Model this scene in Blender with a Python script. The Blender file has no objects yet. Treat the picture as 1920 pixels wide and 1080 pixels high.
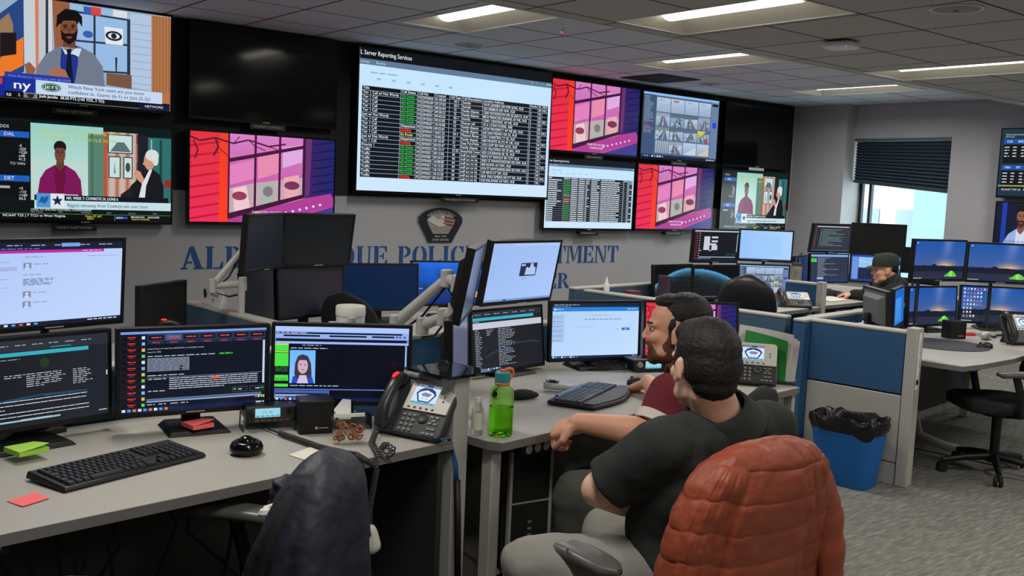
import bpy, bmesh, math, random
import numpy as np
from mathutils import Matrix, Vector
random.seed(7)
PI = math.pi
SC = bpy.context.scene
COL = SC.collection
rad = math.radians

# ------------------------------------------------------------------ camera
FPX = 1842.8
YAW, PIT, ROL = .6752, -.0986, .0429
CAM = np.array([-1.4116, -7.4457, 1.57])
_F = np.array([math.sin(YAW)*math.cos(PIT), math.cos(YAW)*math.cos(PIT), math.sin(PIT)])
_r = np.array([math.cos(YAW), -math.sin(YAW), 0.0])
_u = np.cross(_r, _F)
_R = math.cos(ROL)*_r + math.sin(ROL)*_u
_U = -math.sin(ROL)*_r + math.cos(ROL)*_u
cam_d = bpy.data.cameras.new('camera')
cam_d.sensor_width = 36.0
cam_d.lens = 36.0*FPX/1920.0
cam_d.clip_start = .05
cam_o = bpy.data.objects.new('camera', cam_d)
COL.objects.link(cam_o)
cam_o.matrix_world = Matrix(((_R[0], _U[0], -_F[0], CAM[0]), (_R[1], _U[1], -_F[1], CAM[1]), (_R[2], _U[2], -_F[2], CAM[2]), (0, 0, 0, 1)))
SC.camera = cam_o
CR = Vector((_r[0], _r[1], 0)).normalized()       # horizontal right of the view
CF = Vector((_F[0], _F[1], 0)).normalized()       # horizontal depth of the view


def ray(x, y):
    return _F + _R*(x-960)/FPX - _U*(y-540)/FPX


def at(x, y, d):                                   # a measured point at depth d
    return Vector(CAM + ray(x, y)*d)


def onz(x, y, z):
    d = ray(x, y)
    return Vector(CAM + d*(z-CAM[2])/d[2])


TH = rad(7.5)                                      # the desks stand 7.5 degrees off the display wall
OX, OY = .46, -4.87
E1 = Vector((math.cos(TH), math.sin(TH), 0))
E2 = Vector((-math.sin(TH), math.cos(TH), 0))


def W(u, v, z=0.0):
    return Vector((OX, OY, z)) + E1*u + E2*v


# ------------------------------------------------------------------ materials
def lin(c):
    if isinstance(c, str):
        c = [int(c[i:i+2], 16) for i in (0, 2, 4)]
    o = []
    for x in c[:3]:
        x = x/255.0
        o.append(x/12.92 if x <= .04045 else ((x+.055)/1.055)**2.4)
    return tuple(o)


MATS = {}


def mat(name, col, rough=.6, metal=0.0, spec=.5, bump=0.0, bscale=200.0, var=0.0, vscale=6.0, emit=0.0, ecol=None, trans=0.0, ior=1.45, coat=0.0, sheen=0.0, sss=0.0, alpha=1.0):
    if name in MATS:
        return MATS[name]
    m = bpy.data.materials.new(name)
    m.use_nodes = True
    nt = m.node_tree
    b = nt.nodes['Principled BSDF']
    c = lin(col)
    b.inputs['Base Color'].default_value = (*c, 1)
    b.inputs['Roughness'].default_value = rough
    b.inputs['Metallic'].default_value = metal
    b.inputs['Specular IOR Level'].default_value = spec
    b.inputs['IOR'].default_value = ior
    b.inputs['Transmission Weight'].default_value = trans
    b.inputs['Coat Weight'].default_value = coat
    b.inputs['Sheen Weight'].default_value = sheen
    b.inputs['Subsurface Weight'].default_value = sss
    b.inputs['Alpha'].default_value = alpha
    if sss:
        b.inputs['Subsurface Radius'].default_value = (.012, .005, .003)
        b.inputs['Subsurface Scale'].default_value = 1.0
    if emit:
        b.inputs['Emission Color'].default_value = (*lin(ecol or col), 1)
        b.inputs['Emission Strength'].default_value = emit
    if bump or var:
        tc = nt.nodes.new('ShaderNodeTexCoord')
    if bump:
        n = nt.nodes.new('ShaderNodeTexNoise')
        n.inputs['Scale'].default_value = bscale
        n.inputs['Detail'].default_value = 3
        nt.links.new(tc.outputs['Object'], n.inputs['Vector'])
        bp = nt.nodes.new('ShaderNodeBump')
        bp.inputs['Strength'].default_value = bump
        bp.inputs['Distance'].default_value = .002
        nt.links.new(n.outputs['Fac'], bp.inputs['Height'])
        nt.links.new(bp.outputs['Normal'], b.inputs['Normal'])
    if var:
        n2 = nt.nodes.new('ShaderNodeTexNoise')
        n2.inputs['Scale'].default_value = vscale
        n2.inputs['Detail'].default_value = 6
        nt.links.new(tc.outputs['Object'], n2.inputs['Vector'])
        mx = nt.nodes.new('ShaderNodeMix')
        mx.data_type = 'RGBA'
        mx.inputs[6].default_value = (*[x*(1-var) for x in c], 1)
        mx.inputs[7].default_value = (*[min(1, x*(1+var)) for x in c], 1)
        nt.links.new(n2.outputs['Fac'], mx.inputs[0])
        nt.links.new(mx.outputs[2], b.inputs['Base Color'])
    MATS[name] = m
    return m


def screen_material():
    m = bpy.data.materials.new('screen_image')
    m.use_nodes = True
    nt = m.node_tree
    b = nt.nodes['Principled BSDF']
    b.inputs['Base Color'].default_value = (.006, .006, .007, 1)
    b.inputs['Roughness'].default_value = .22
    b.inputs['Specular IOR Level'].default_value = .25
    a = nt.nodes.new('ShaderNodeAttribute')
    a.attribute_name = 'Col'
    nt.links.new(a.outputs['Color'], b.inputs['Emission Color'])
    b.inputs['Emission Strength'].default_value = 1.0
    m.cycles.emission_sampling = 'NONE'
    return m


M_SCREEN = screen_material()
M_BLACK = mat('black_plastic', (17, 17, 18), .42, bump=.15, bscale=900)
M_GLOSSB = mat('gloss_black_bezel', (9, 9, 10), .18)
M_OFF = mat('dark_panel_glass', (7, 7, 8), .09, spec=.5)
M_OFFMAT = mat('matt_dark_panel', (34, 38, 44), .33, spec=.5)  # switched-off screens; the grey-blue of room reflections is put into the colour
M_DGREY = mat('dark_grey_plastic', (52, 53, 55), .5, bump=.1, bscale=700)
M_GREY = mat('mid_grey_plastic', (96, 97, 98), .5, bump=.1, bscale=700)
M_SILVER = mat('silver_plastic', (178, 178, 172), .4)
M_ARM = mat('light_grey_arm', (176, 176, 170), .4, bump=.05)
M_CHROME = mat('chrome', (200, 200, 200), .2, metal=1.0)
M_WHITE = mat('white_plastic', (225, 226, 226), .4)
M_PAPER = mat('paper', (232, 230, 224), .8)
M_LAM = mat('grey_laminate', (176, 172, 164), .42, var=.05, vscale=40)
M_EDGE = mat('grey_edge_band', (112, 110, 108), .5)
M_PANELG = mat('grey_panel_metal', (168, 166, 160), .5, bump=.25, bscale=420, var=.04, vscale=90)
M_TRIMG = mat('grey_trim_metal', (172, 170, 164), .45)
M_BLUEF = mat('blue_fabric', (44, 84, 124), .95, bump=.5, bscale=500, var=.14, vscale=260)
M_BLUEP = mat('blue_painted_post', (40, 78, 124), .6, bump=.2, bscale=500)
M_BLUEG = mat('dull_blue_fabric', (66, 92, 116), .95, bump=.5, bscale=500, var=.12, vscale=260)
M_RUBBER = mat('black_rubber', (18, 18, 18), .75)
M_CABLE = mat('black_cable', (15, 15, 16), .55)


# ------------------------------------------------------------------ mesh building
def frame_of(d, up=None):
    d = Vector(d).normalized()
    if up is None:
        up = Vector((0, 0, 1)) if abs(d.z) < .95 else Vector((1, 0, 0))
    x = Vector(up).cross(d).normalized()
    y = d.cross(x)
    return x, y, d


class MB:
    def __init__(s):
        s.v = []
        s.f = []
        s.mi = []
        s.k = 0
        s.T = None

    def add(s, vs, fs, T=None):
        n = len(s.v)
        T = T if T is not None else s.T
        for p in vs:
            p = Vector(p)
            s.v.append(T @ p if T is not None else p)
        for f in fs:
            s.f.append([i+n for i in f])
            s.mi.append(s.k)
        return s

    def box(s, c, d, T=None):
        x, y, z = c
        a, b, e = d[0]/2, d[1]/2, d[2]/2
        vs = [(x+i*a, y+j*b, z+k*e) for i in (-1, 1) for j in (-1, 1) for k in (-1, 1)]
        return s.add(vs, [(0, 1, 3, 2), (4, 6, 7, 5), (0, 4, 5, 1), (2, 3, 7, 6), (0, 2, 6, 4), (1, 5, 7, 3)], T)

    def bx(s, x0, x1, y0, y1, z0, z1, T=None):
        return s.box(((x0+x1)/2, (y0+y1)/2, (z0+z1)/2), (abs(x1-x0), abs(y1-y0), abs(z1-z0)), T)

    def hexa(s, bot, top, T=None):
        return s.add(list(bot)+list(top), [(3, 2, 1, 0), (4, 5, 6, 7), (0, 1, 5, 4), (1, 2, 6, 5), (2, 3, 7, 6), (3, 0, 4, 7)], T)

    def rings(s, rings, caps=True, closed=True, T=None):
        n = len(rings[0])
        vs = [p for r in rings for p in r]
        fs = []
        for i in range(len(rings)-1):
            for j in range(n if closed else n-1):
                a, b = i*n+j, i*n+(j+1) % n
                fs.append((a, b, b+n, a+n))
        if caps:
            fs.append(tuple(range(n-1, -1, -1)))
            fs.append(tuple(range((len(rings)-1)*n, len(rings)*n)))
        return s.add(vs, fs, T)

    def cyl(s, p0, p1, r0, r1=None, n=18, T=None):
        p0, p1 = Vector(p0), Vector(p1)
        r1 = r0 if r1 is None else r1
        x, y, d = frame_of(p1-p0)
        rg = [[p+(x*math.cos(2*PI*i/n)+y*math.sin(2*PI*i/n))*r for i in range(n)] for p, r in ((p0, r0), (p1, r1))]
        return s.rings(rg, T=T)

    def tube(s, pts, r, n=8, flat=1.0, up=None, T=None):
        pts = [Vector(p) for p in pts]
        rg = []
        px = None
        for i, p in enumerate(pts):
            d = pts[min(i+1, len(pts)-1)]-pts[max(i-1, 0)]
            if d.length < 1e-9:
                d = Vector((0, 0, 1))
            d.normalize()
            if up is not None:
                x, y, _ = frame_of(d, up)
            elif px is None:
                x, y, _ = frame_of(d)
            else:
                x = (px-d*px.dot(d)).normalized()
                y = d.cross(x)
            px = x
            rr = r[i] if isinstance(r, (list, tuple)) else r
            rg.append([p+x*math.cos(2*PI*k/n)*rr+y*math.sin(2*PI*k/n)*rr*flat for k in range(n)])
        return s.rings(rg, T=T)

    def lathe(s, prof, n=28, c=(0, 0, 0), T=None):
        rg = [[(c[0]+r*math.cos(2*PI*i/n), c[1]+r*math.sin(2*PI*i/n), c[2]+z) for i in range(n)] for r, z in prof]
        return s.rings(rg, T=T)

    def prism(s, poly, z0, z1, T=None):
        n = len(poly)
        vs = [(p[0], p[1], z0) for p in poly]+[(p[0], p[1], z1) for p in poly]
        fs = [tuple(range(n-1, -1, -1)), tuple(range(n, 2*n))]+[(i, (i+1) % n, n+(i+1) % n, n+i) for i in range(n)]
        return s.add(vs, fs, T)

    def ell(s, c, r, n=14, T=None, rot=None):
        c = Vector(c)
        if not isinstance(r, (tuple, list)):
            r = (r, r, r)
        vs = []
        m = n//2
        for i in range(1, m):
            th = PI*i/m
            for j in range(n):
                ph = 2*PI*j/n
                vs.append(Vector((r[0]*math.sin(th)*math.cos(ph), r[1]*math.sin(th)*math.sin(ph), r[2]*math.cos(th))))
        vs.append(Vector((0, 0, r[2])))
        vs.append(Vector((0, 0, -r[2])))
        fs = []
        for i in range(m-2):
            for j in range(n):
                a, b = i*n+j, i*n+(j+1) % n
                fs.append((a, a+n, b+n, b))
        t, bt = len(vs)-2, len(vs)-1
        for j in range(n):
            fs.append((t, j, (j+1) % n))
            fs.append((bt, (m-2)*n+(j+1) % n, (m-2)*n+j))
        if rot is not None:
            vs = [rot @ v for v in vs]
        return s.add([c+v for v in vs], fs, T)

    def cap(s, p0, r0, p1, r1, n=14, fl=1.0, up=None, T=None):          # tapered capsule
        p0, p1 = Vector(p0), Vector(p1)
        x, y, d = frame_of(p1-p0, up)
        rg = []
        for k in range(0, 4):
            a = PI/2*(k+.35)/4
            rg.append((p0-d*r0*math.cos(a), r0*math.sin(a)))
        rg.append((p0, r0))
        rg.append(((p0+p1)/2, (r0+r1)/2))
        rg.append((p1, r1))
        for k in range(3, -1, -1):
            a = PI/2*(k+.35)/4
            rg.append((p1+d*r1*math.cos(a), r1*math.sin(a)))
        return s.rings([[c+x*math.cos(2*PI*i/n)*r+y*math.sin(2*PI*i/n)*r*fl for i in range(n)] for c, r in rg], T=T)

    def build(s, name, mats, parent=None, smooth=None, bevel=0.0, seg=2, world=False, sub=0, voxel=0.0, vsm=4):
        vs = s.v
        if world and parent is not None:
            iv = parent_matrix(parent).inverted()
            vs = [iv @ p for p in vs]
        me = bpy.data.meshes.new(name)
        me.from_pydata([tuple(p) for p in vs], [], s.f)
        if not isinstance(mats, (list, tuple)):
            mats = [mats]
        for m in mats:
            me.materials.append(m)
        if len(mats) > 1:
            me.polygons.foreach_set('material_index', s.mi)
        if not voxel:
            bm = bmesh.new()
            bm.from_mesh(me)
            bmesh.ops.recalc_face_normals(bm, faces=bm.faces)
            bm.to_mesh(me)
            bm.free()
        me.update()
        o = bpy.data.objects.new(name, me)
        COL.objects.link(o)
        if parent is not None:
            o.parent = parent
        if smooth is not None:
            me.polygons.foreach_set('use_smooth', [True]*len(me.polygons))
            if smooth < 179:
                me.set_sharp_from_angle(angle=rad(smooth))
        if bevel:
            b = o.modifiers.new('bevel', 'BEVEL')
            b.width = bevel
            b.segments = seg
            b.limit_method = 'ANGLE'
            b.angle_limit = rad(40)
            b.harden_normals = False
            me.polygons.foreach_set('use_smooth', [True]*len(me.polygons))
            me.set_sharp_from_angle(angle=rad(35))
        if voxel:
            r = o.modifiers.new('skin', 'REMESH')
            r.mode = 'VOXEL'
            r.voxel_size = voxel
            r.use_smooth_shade = True
            if vsm:
                q = o.modifiers.new('relax', 'SMOOTH')
                q.iterations = vsm
                q.factor = .5
        if sub:
            q = o.modifiers.new('sub', 'SUBSURF')
            q.levels = sub
            q.render_levels = sub
        return o


def parent_matrix(o):
    m = Matrix.Identity(4)
    while o is not None:
        m = Matrix.LocRotScale(o.location, o.rotation_euler, o.scale) @ m
        o = o.parent
    return m


def tag(o, label=None, cat=None, group=None, kind=None):
    if label:
        o['label'] = label
    if cat:
        o['category'] = cat
    if group:
        o['group'] = group
    if kind:
        o['kind'] = kind
    return o


def thing(name, label, cat, loc=(0, 0, 0), rz=0.0, group=None):
    o = bpy.data.objects.new(name, None)
    o.empty_display_size = .05
    COL.objects.link(o)
    o.location = loc
    o.rotation_euler = (0, 0, rz)
    return tag(o, label, cat, group)


def struct(o):
    return tag(o, kind='structure')


def quickbox(name, m, parent, x0, x1, y0, y1, z0, z1, bevel=0.0, label=None):
    b = MB()
    b.bx(x0, x1, y0, y1, z0, z1)
    o = b.build(name, m, parent, bevel=bevel)
    if label:
        o['label'] = label
    return o


# ------------------------------------------------------------------ lettering (glyphs of the built-in font, cached)
GL = {}


def load_glyphs():
    chars = "".join(chr(i) for i in range(33, 127))
    tmp = []
    for c in chars:
        for t in (c, c+c):
            cu = bpy.data.curves.new('g', 'FONT')
            cu.body = t
            cu.size = 1.0
            cu.resolution_u = 2
            o = bpy.data.objects.new('g', cu)
            COL.objects.link(o)
            tmp.append((c, t, o))
    bpy.context.view_layer.update()
    dg = bpy.context.evaluated_depsgraph_get()
    w1 = {}
    for c, t, o in tmp:
        e = o.evaluated_get(dg)
        me = e.to_mesh()
        vs = [tuple(v.co[:2]) for v in me.vertices]
        xs = [v[0] for v in vs] or [0]
        if t == c:
            GL[c] = [vs, [tuple(p.vertices) for p in me.polygons], .5]
            w1[c] = (min(xs), max(xs))
        else:
            GL[c][2] = (max(xs)-min(xs))-(w1[c][1]-w1[c][0])
        e.to_mesh_clear()
    for c, t, o in tmp:
        cu = o.data
        bpy.data.objects.remove(o)
        bpy.data.curves.remove(cu)


load_glyphs()


def text_width(s, h):
    k = h/.70
    return sum(GL[c][2]*k if c in GL else .28*k for c in s)


def text_polys(s, x, y, h, sx=1.0, fn=None):
    """flat glyph meshes: yields (verts2d, faces), cap height h"""
    k = h/.70
    for c in s:
        if c not in GL:
            x += .28*k*sx
            continue
        vs, fs, adv = GL[c]
        yield [(x+p[0]*k*sx, y+p[1]*k) for p in vs], fs
        x += adv*k*sx


# ------------------------------------------------------------------ pictures on screens: flat coloured shapes in one mesh
class Scr:
    def __init__(s, w, h, Mw):
        s.w, s.h = w, h
        s.v, s.f, s.c = [], [], []
        s.Mi = Mw.inverted()
        s.lay = 1.0e-4
        s.off = 0

    def pt(s, u, v, L):
        return ((u-.5)*s.w, -.0006-L*s.lay, (.5-v)*s.h)

    def px(s, x, y):                      # where a measured sight line meets the panel, as (u, v)
        c = s.Mi @ Vector(CAM)
        d = s.Mi.to_3x3() @ Vector(ray(x, y))
        t = -c.y/d.y
        p = c+d*t
        return (p.x/s.w+.5, .5-p.z/s.h)

    def raw(s, uv, fs, col, L):
        n = len(s.v)
        L += s.off
        s.v += [s.pt(u, v, L) for u, v in uv]
        s.f += [[i+n for i in f] for f in fs]
        if col and isinstance(col[0], (tuple, list)):
            s.c += [lin(q) for q in col]
        else:
            s.c += [lin(col)]*len(uv)

    def poly(s, uv, col, L=1):
        uv = [(min(1, max(0, a)), min(1, max(0, b))) for a, b in uv]
        s.raw(uv, [list(range(len(uv)))], col, L)

    def pp(s, pts, col, L=1):
        s.poly([s.px(*p) for p in pts], col, L)

    def rect(s, u0, v0, u1, v1, col, L=1):
        s.poly([(u0, v0), (u1, v0), (u1, v1), (u0, v1)], col, L)

    def bg(s, col):
        s.rect(0, 0, 1, 1, col, 0)

    def ell(s, u, v, ru, rv, col, L=2, n=20, a0=0, a1=2*PI):
        s.poly([(u+ru*math.cos(a0+(a1-a0)*i/n), v+rv*math.sin(a0+(a1-a0)*i/n)) for i in range(n)], col, L)

    def line(s, pts, wd, col, L=2):
        a = s.w/s.h
        for (u0, v0), (u1, v1) in zip(pts, pts[1:]):
            dx, dy = (u1-u0)*a, v1-v0
            l = math.hypot(dx, dy) or 1
            nx, ny = -dy/l*wd/2/a, dx/l*wd/2
            s.poly([(u0+nx, v0+ny), (u1+nx, v1+ny), (u1-nx, v1-ny), (u0-nx, v0-ny)], col, L)

    def grid(s, u0, v0, u1, v1, nx, ny, fn, L=0):
        uv = [(u0+(u1-u0)*i/nx, v0+(v1-v0)*j/ny) for j in range(ny+1) for i in range(nx+1)]
        fs = [(j*(nx+1)+i, j*(nx+1)+i+1, (j+1)*(nx+1)+i+1, (j+1)*(nx+1)+i) for j in range(ny) for i in range(nx)]
        s.raw(uv, fs, [fn((a-u0)/(u1-u0), (b-v0)/(v1-v0)) for a, b in uv], L)

    def text(s, t, u, v, hv, col, L=4, wu=None, bold=0):
        """baseline left at (u, v), cap height hv of the screen height; wu squeezes it to a width"""
        h = hv*s.h
        sx = 1.0
        if wu:
            sx = wu*s.w/max(text_width(t, h), 1e-6)
        for vs, fs in text_polys(t, 0, 0, h, sx):
            s.raw([(u+p[0]/s.w, v-p[1]/s.h) for p in vs], fs, col, L)
            if bold:
                s.raw([(u+(p[0]+bold*h)/s.w, v-p[1]/s.h) for p in vs], fs, col, L)

    def dash(s, u0, v, u1, hv, col, L=3, word=(.02, .06), gap=.012):
        """a run of words too small to read"""
        u = u0
        while u < u1:
            e = min(u1, u+random.uniform(*word))
            s.rect(u, v+hv*.14, e, v+hv*.86, col, L)
            u = e+gap*.8

    def build(s, parent, name='screen'):
        me = bpy.data.meshes.new(name)
        me.from_pydata(s.v, [], s.f)
        me.materials.append(M_SCREEN)
        ca = me.color_attributes.new('Col', 'FLOAT_COLOR', 'POINT')
        buf = np.ones((len(s.v), 4), dtype=np.float32)
        buf[:, :3] = np.array(s.c, dtype=np.float32)
        ca.data.foreach_set('color', buf.ravel())
        o = bpy.data.objects.new(name, me)
        COL.objects.link(o)
        o.parent = parent
        return o
# ------------------------------------------------------------------ what the screens show
def mixc(a, b, t):
    t = max(0, min(1, t))
    return tuple(a[i]+(b[i]-a[i])*t for i in range(3))


def bust(S, q, skin, hair, coat, shirt, tie=None, specs=False, beard=None):
    """a presenter from the waist up; q maps local (x -1..1, y 0 top..1 bottom) to (u, v)"""
    P = lambda pts, c, L: S.poly([q(*p) for p in pts], c, L)

    def E(cx, cy, rx, ry, c, L, n=18):
        P([(cx+rx*math.cos(2*PI*i/n), cy+ry*math.sin(2*PI*i/n)) for i in range(n)], c, L)
    P([(-.22, .40), (-.62, .50), (-.86, .66), (-.98, 1), (.98, 1), (.9, .66), (.66, .5), (.25, .40)], coat, 3)
    P([(-.2, .40), (.22, .40), (.24, .62), (.1, 1), (-.12, 1), (-.24, .62)], shirt, 4)
    P([(-.15, .28), (.16, .28), (.18, .43), (0, .5), (-.17, .43)], mixc(skin, (0, 0, 0), .15), 5)
    if tie:
        P([(-.07, .44), (.07, .44), (.05, .5), (.12, .9), (0, 1), (-.12, .9), (-.05, .5)], tie, 6)
    E(0, .07, .27, .11, hair, 5)
    E(0, .2, .235, .165, skin, 6)
    P([(-.25, .14), (-.22, .045), (0, -.03), (.22, .045), (.25, .14), (.15, .09), (-.15, .09)], hair, 7)
    if beard:
        P([(-.225, .2), (-.2, .32), (0, .39), (.2, .32), (.225, .2), (.13, .25), (0, .245), (-.13, .25)], beard, 7)
        P([(-.09, .285), (.09, .285), (.05, .31), (-.05, .31)], mixc(skin, (150, 60, 60), .5), 8)
    else:
        P([(-.1, .29), (.1, .29), (.05, .31), (-.05, .31)], mixc(skin, (150, 50, 50), .5), 8)
    for k in (-1, 1):
        E(k*.1, .17, .045, .012, (30, 22, 20), 8, 10)
        P([(k*.05, .135), (k*.16, .135), (k*.16, .145), (k*.05, .145)], hair, 8)
        if specs:
            P([(k*.03, .15), (k*.19, .15), (k*.19, .158), (k*.03, .158)], (20, 20, 24), 9)
            P([(k*.03, .195), (k*.19, .195), (k*.19, .201), (k*.03, .201)], (20, 20, 24), 9)
    P([(-.02, .17), (.02, .17), (.045, .235), (-.045, .235)], mixc(skin, (0, 0, 0), .2), 8)


def draw_host(S):
    z = lambda x, y: S.px(x/2.4559, y/2.4559)
    Z = lambda pts, c, L=1: S.poly([z(*p) for p in pts], c, L)
    S.bg((150, 172, 196))
    Z([(-900, 0), (108, -30), (112, 330), (-900, 330)], (40, 70, 130), 1)
    Z([(-900, 40), (40, 60), (60, 110), (60, 210), (-900, 230)], (150, 120, 90), 2)
    Z([(0, 150), (75, 150), (75, 250), (0, 260)], (30, 24, 28), 3)
    Z([(-900, 250), (75, 190), (108, 170), (108, 300), (-900, 310)], (236, 120, 40), 2)
    Z([(108, -30), (160, -25), (165, 330), (112, 330)], (196, 204, 212), 2)
    Z([(160, -20), (178, -18), (178, 330), (165, 330)], (214, 126, 90), 3)
    Z([(178, -18), (210, -14), (210, 330), (178, 330)], (190, 196, 204), 3)
    Z([(210, -14), (222, -12), (222, 330), (210, 330)], (40, 46, 60), 3)
    Z([(222, -12), (240, -10), (240, 330), (222, 330)], (206, 208, 212), 3)
    Z([(240, -10), (320, 2), (320, 300), (255, 300)], (150, 92, 62), 3)
    Z([(322, 18), (600, 60), (600, 345), (322, 330)], (150, 186, 226), 3)
    Z([(430, 55), (440, 57), (440, 330), (430, 330)], (44, 54, 70), 4)
    Z([(585, 95), (600, 98), (600, 345), (585, 345)], (44, 54, 70), 4)
    Z([(322, 45), (600, 90), (600, 98), (322, 55)], (44, 54, 70), 4)
    Z([(322, 180), (600, 205), (600, 214), (322, 189)], (44, 54, 70), 4)
    Z([(470, 325), (600, 333), (600, 342), (470, 334)], (44, 54, 70), 4)
    Z([(385, 28), (420, 34), (420, 68), (385, 62)], (60, 90, 180), 5)
    Z([(420, 30), (465, 38), (465, 74), (420, 68)], (216, 70, 60), 5)
    Z([(520, 45), (585, 55), (585, 84), (520, 76)], (220, 222, 226), 5)
    Z([(480, 122), (566, 134), (566, 210), (486, 202)], (226, 230, 236), 5)
    cu, cv = z(524, 166)
    S.ell(cu, cv, .047, .05, (30, 34, 44), 6)
    S.ell(cu, cv, .033, .03, (226, 230, 236), 7)
    S.ell(cu, cv, .016, .028, (30, 34, 44), 8)
    cu, cv = z(405, 158)
    S.ell(cu, cv, .028, .036, (60, 96, 170), 6)
    Z([(530, 265), (540, 265), (538, 330), (532, 330)], (40, 44, 50), 6)
    Z([(600, 60), (700, 74), (700, 420), (600, 400)], (176, 196, 222), 3)
    for k in range(9):
        y = 108+k*34
        Z([(606, y), (696, y+11), (696, y+15), (606, y+4)], (150, 170, 200), 4)
    Z([(696, 70), (790, 84), (790, 510), (696, 430)], (178, 116, 72), 3)
    for k in range(6):
        x = 706+k*14
        Z([(x, 76), (x+4, 77), (x+4, 430), (x, 430)], (146, 90, 56), 4)
    Z([(490, 336), (606, 346), (606, 410), (490, 392)], (120, 84, 66), 5)
    S.off = 8
    q = lambda x, y: z(318+172*x, 62+372*y)
    bust(S, q, (126, 78, 54), (18, 15, 15), (112, 122, 140), (34, 50, 140), (18, 22, 44), True, (26, 19, 17))
    Z([(283, 215), (375, 225), (362, 262), (338, 250), (300, 250)], (206, 220, 240), 5)
    Z([(258, 130), (262, 70), (300, 40), (350, 48), (378, 78), (378, 125), (360, 96), (290, 88)], (16, 14, 14), 8)
    Z([(112, 296), (135, 285), (165, 318), (155, 345), (120, 338)], (150, 92, 70), 8)
    Z([(222, 326), (262, 310), (300, 322), (318, 360), (262, 352), (230, 345)], (166, 108, 84), 8)
    S.off = 16
    Z([(20, 328), (325, 358), (327, 384), (22, 356)], (40, 58, 160), 9)
    u, v = z(36, 350)
    S.text('Nate Burleson wakes up with @GMFB', u, v, .018, (130, 150, 230), 10, z(326, 360)[0]-u)
    Z([(-900, 270), (22, 352), (22, 440), (-900, 380)], (24, 40, 150), 9)
    Z([(-10, 356), (10, 358), (10, 386), (-10, 384)], (220, 50, 60), 10)
    Z([(22, 354), (164, 366), (164, 428), (22, 416)], (26, 48, 150), 9)
    u, v = z(58, 408)
    S.text('ny', u, v-.005, .085, (236, 240, 250), 10, z(140, 412)[0]-u, .05)
    Z([(164, 366), (746, 428), (746, 480), (164, 432)], (198, 216, 240), 9)
    cu, cv = z(236, 403)
    S.ell(cu, cv, .052, .043, (20, 84, 60), 10)
    S.ell(cu, cv, .047, .036, (222, 232, 236), 11)
    S.ell(cu, cv, .044, .032, (20, 84, 60), 12)
    S.text('JETS', cu-.036, cv+.014, .028, (230, 236, 236), 13, .072, .05)
    u, v = z(312, 407)
    S.text('Which New York team are you more', u, v, .036, (40, 62, 110), 10, z(662, 440)[0]-u, .02)
    u, v = z(312, 432)
    S.text('confident in: Giants (6-1) or Jets (5-2)?', u, v, .036, (40, 62, 110), 10, z(692, 462)[0]-u, .02)
    Z([(-900, 380), (0, 412), (780, 480), (780, 510), (0, 446), (-900, 420)], (10, 10, 14), 8.5)
    u, v = z(28, 440)
    S.text('RB', u, v, .028, (220, 220, 224), 10)
    u, v = z(82, 442)
    S.text('2.', u, v, .028, (220, 220, 224), 10)
    Z([(108, 424), (172, 430), (172, 455), (108, 449)], (120, 126, 134), 10)
    Z([(122, 431), (158, 434), (152, 449), (140, 452), (128, 447)], (30, 32, 36), 11)
    u, v = z(180, 448)
    S.text('Josh Jacobs  38.50 PTS (143 YDS, 3 TD)', u, v, .030, (232, 234, 236), 10, z(480, 474)[0]-u, .05)
    Z([(640, 478), (780, 488), (780, 512), (640, 500)], (16, 22, 60), 10)
    u, v = z(666, 494)
    S.text('NETWORK', u, v, .024, (226, 230, 240), 11, z(752, 500)[0]-u)


def star(S, cu, cv, r, col, L):
    a = S.w/S.h
    S.poly([(cu+(r if i % 2 == 0 else r*.42)*math.sin(PI*i/5)/a, cv-(r if i % 2 == 0 else r*.42)*math.cos(PI*i/5)) for i in range(10)], col, L)


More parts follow.
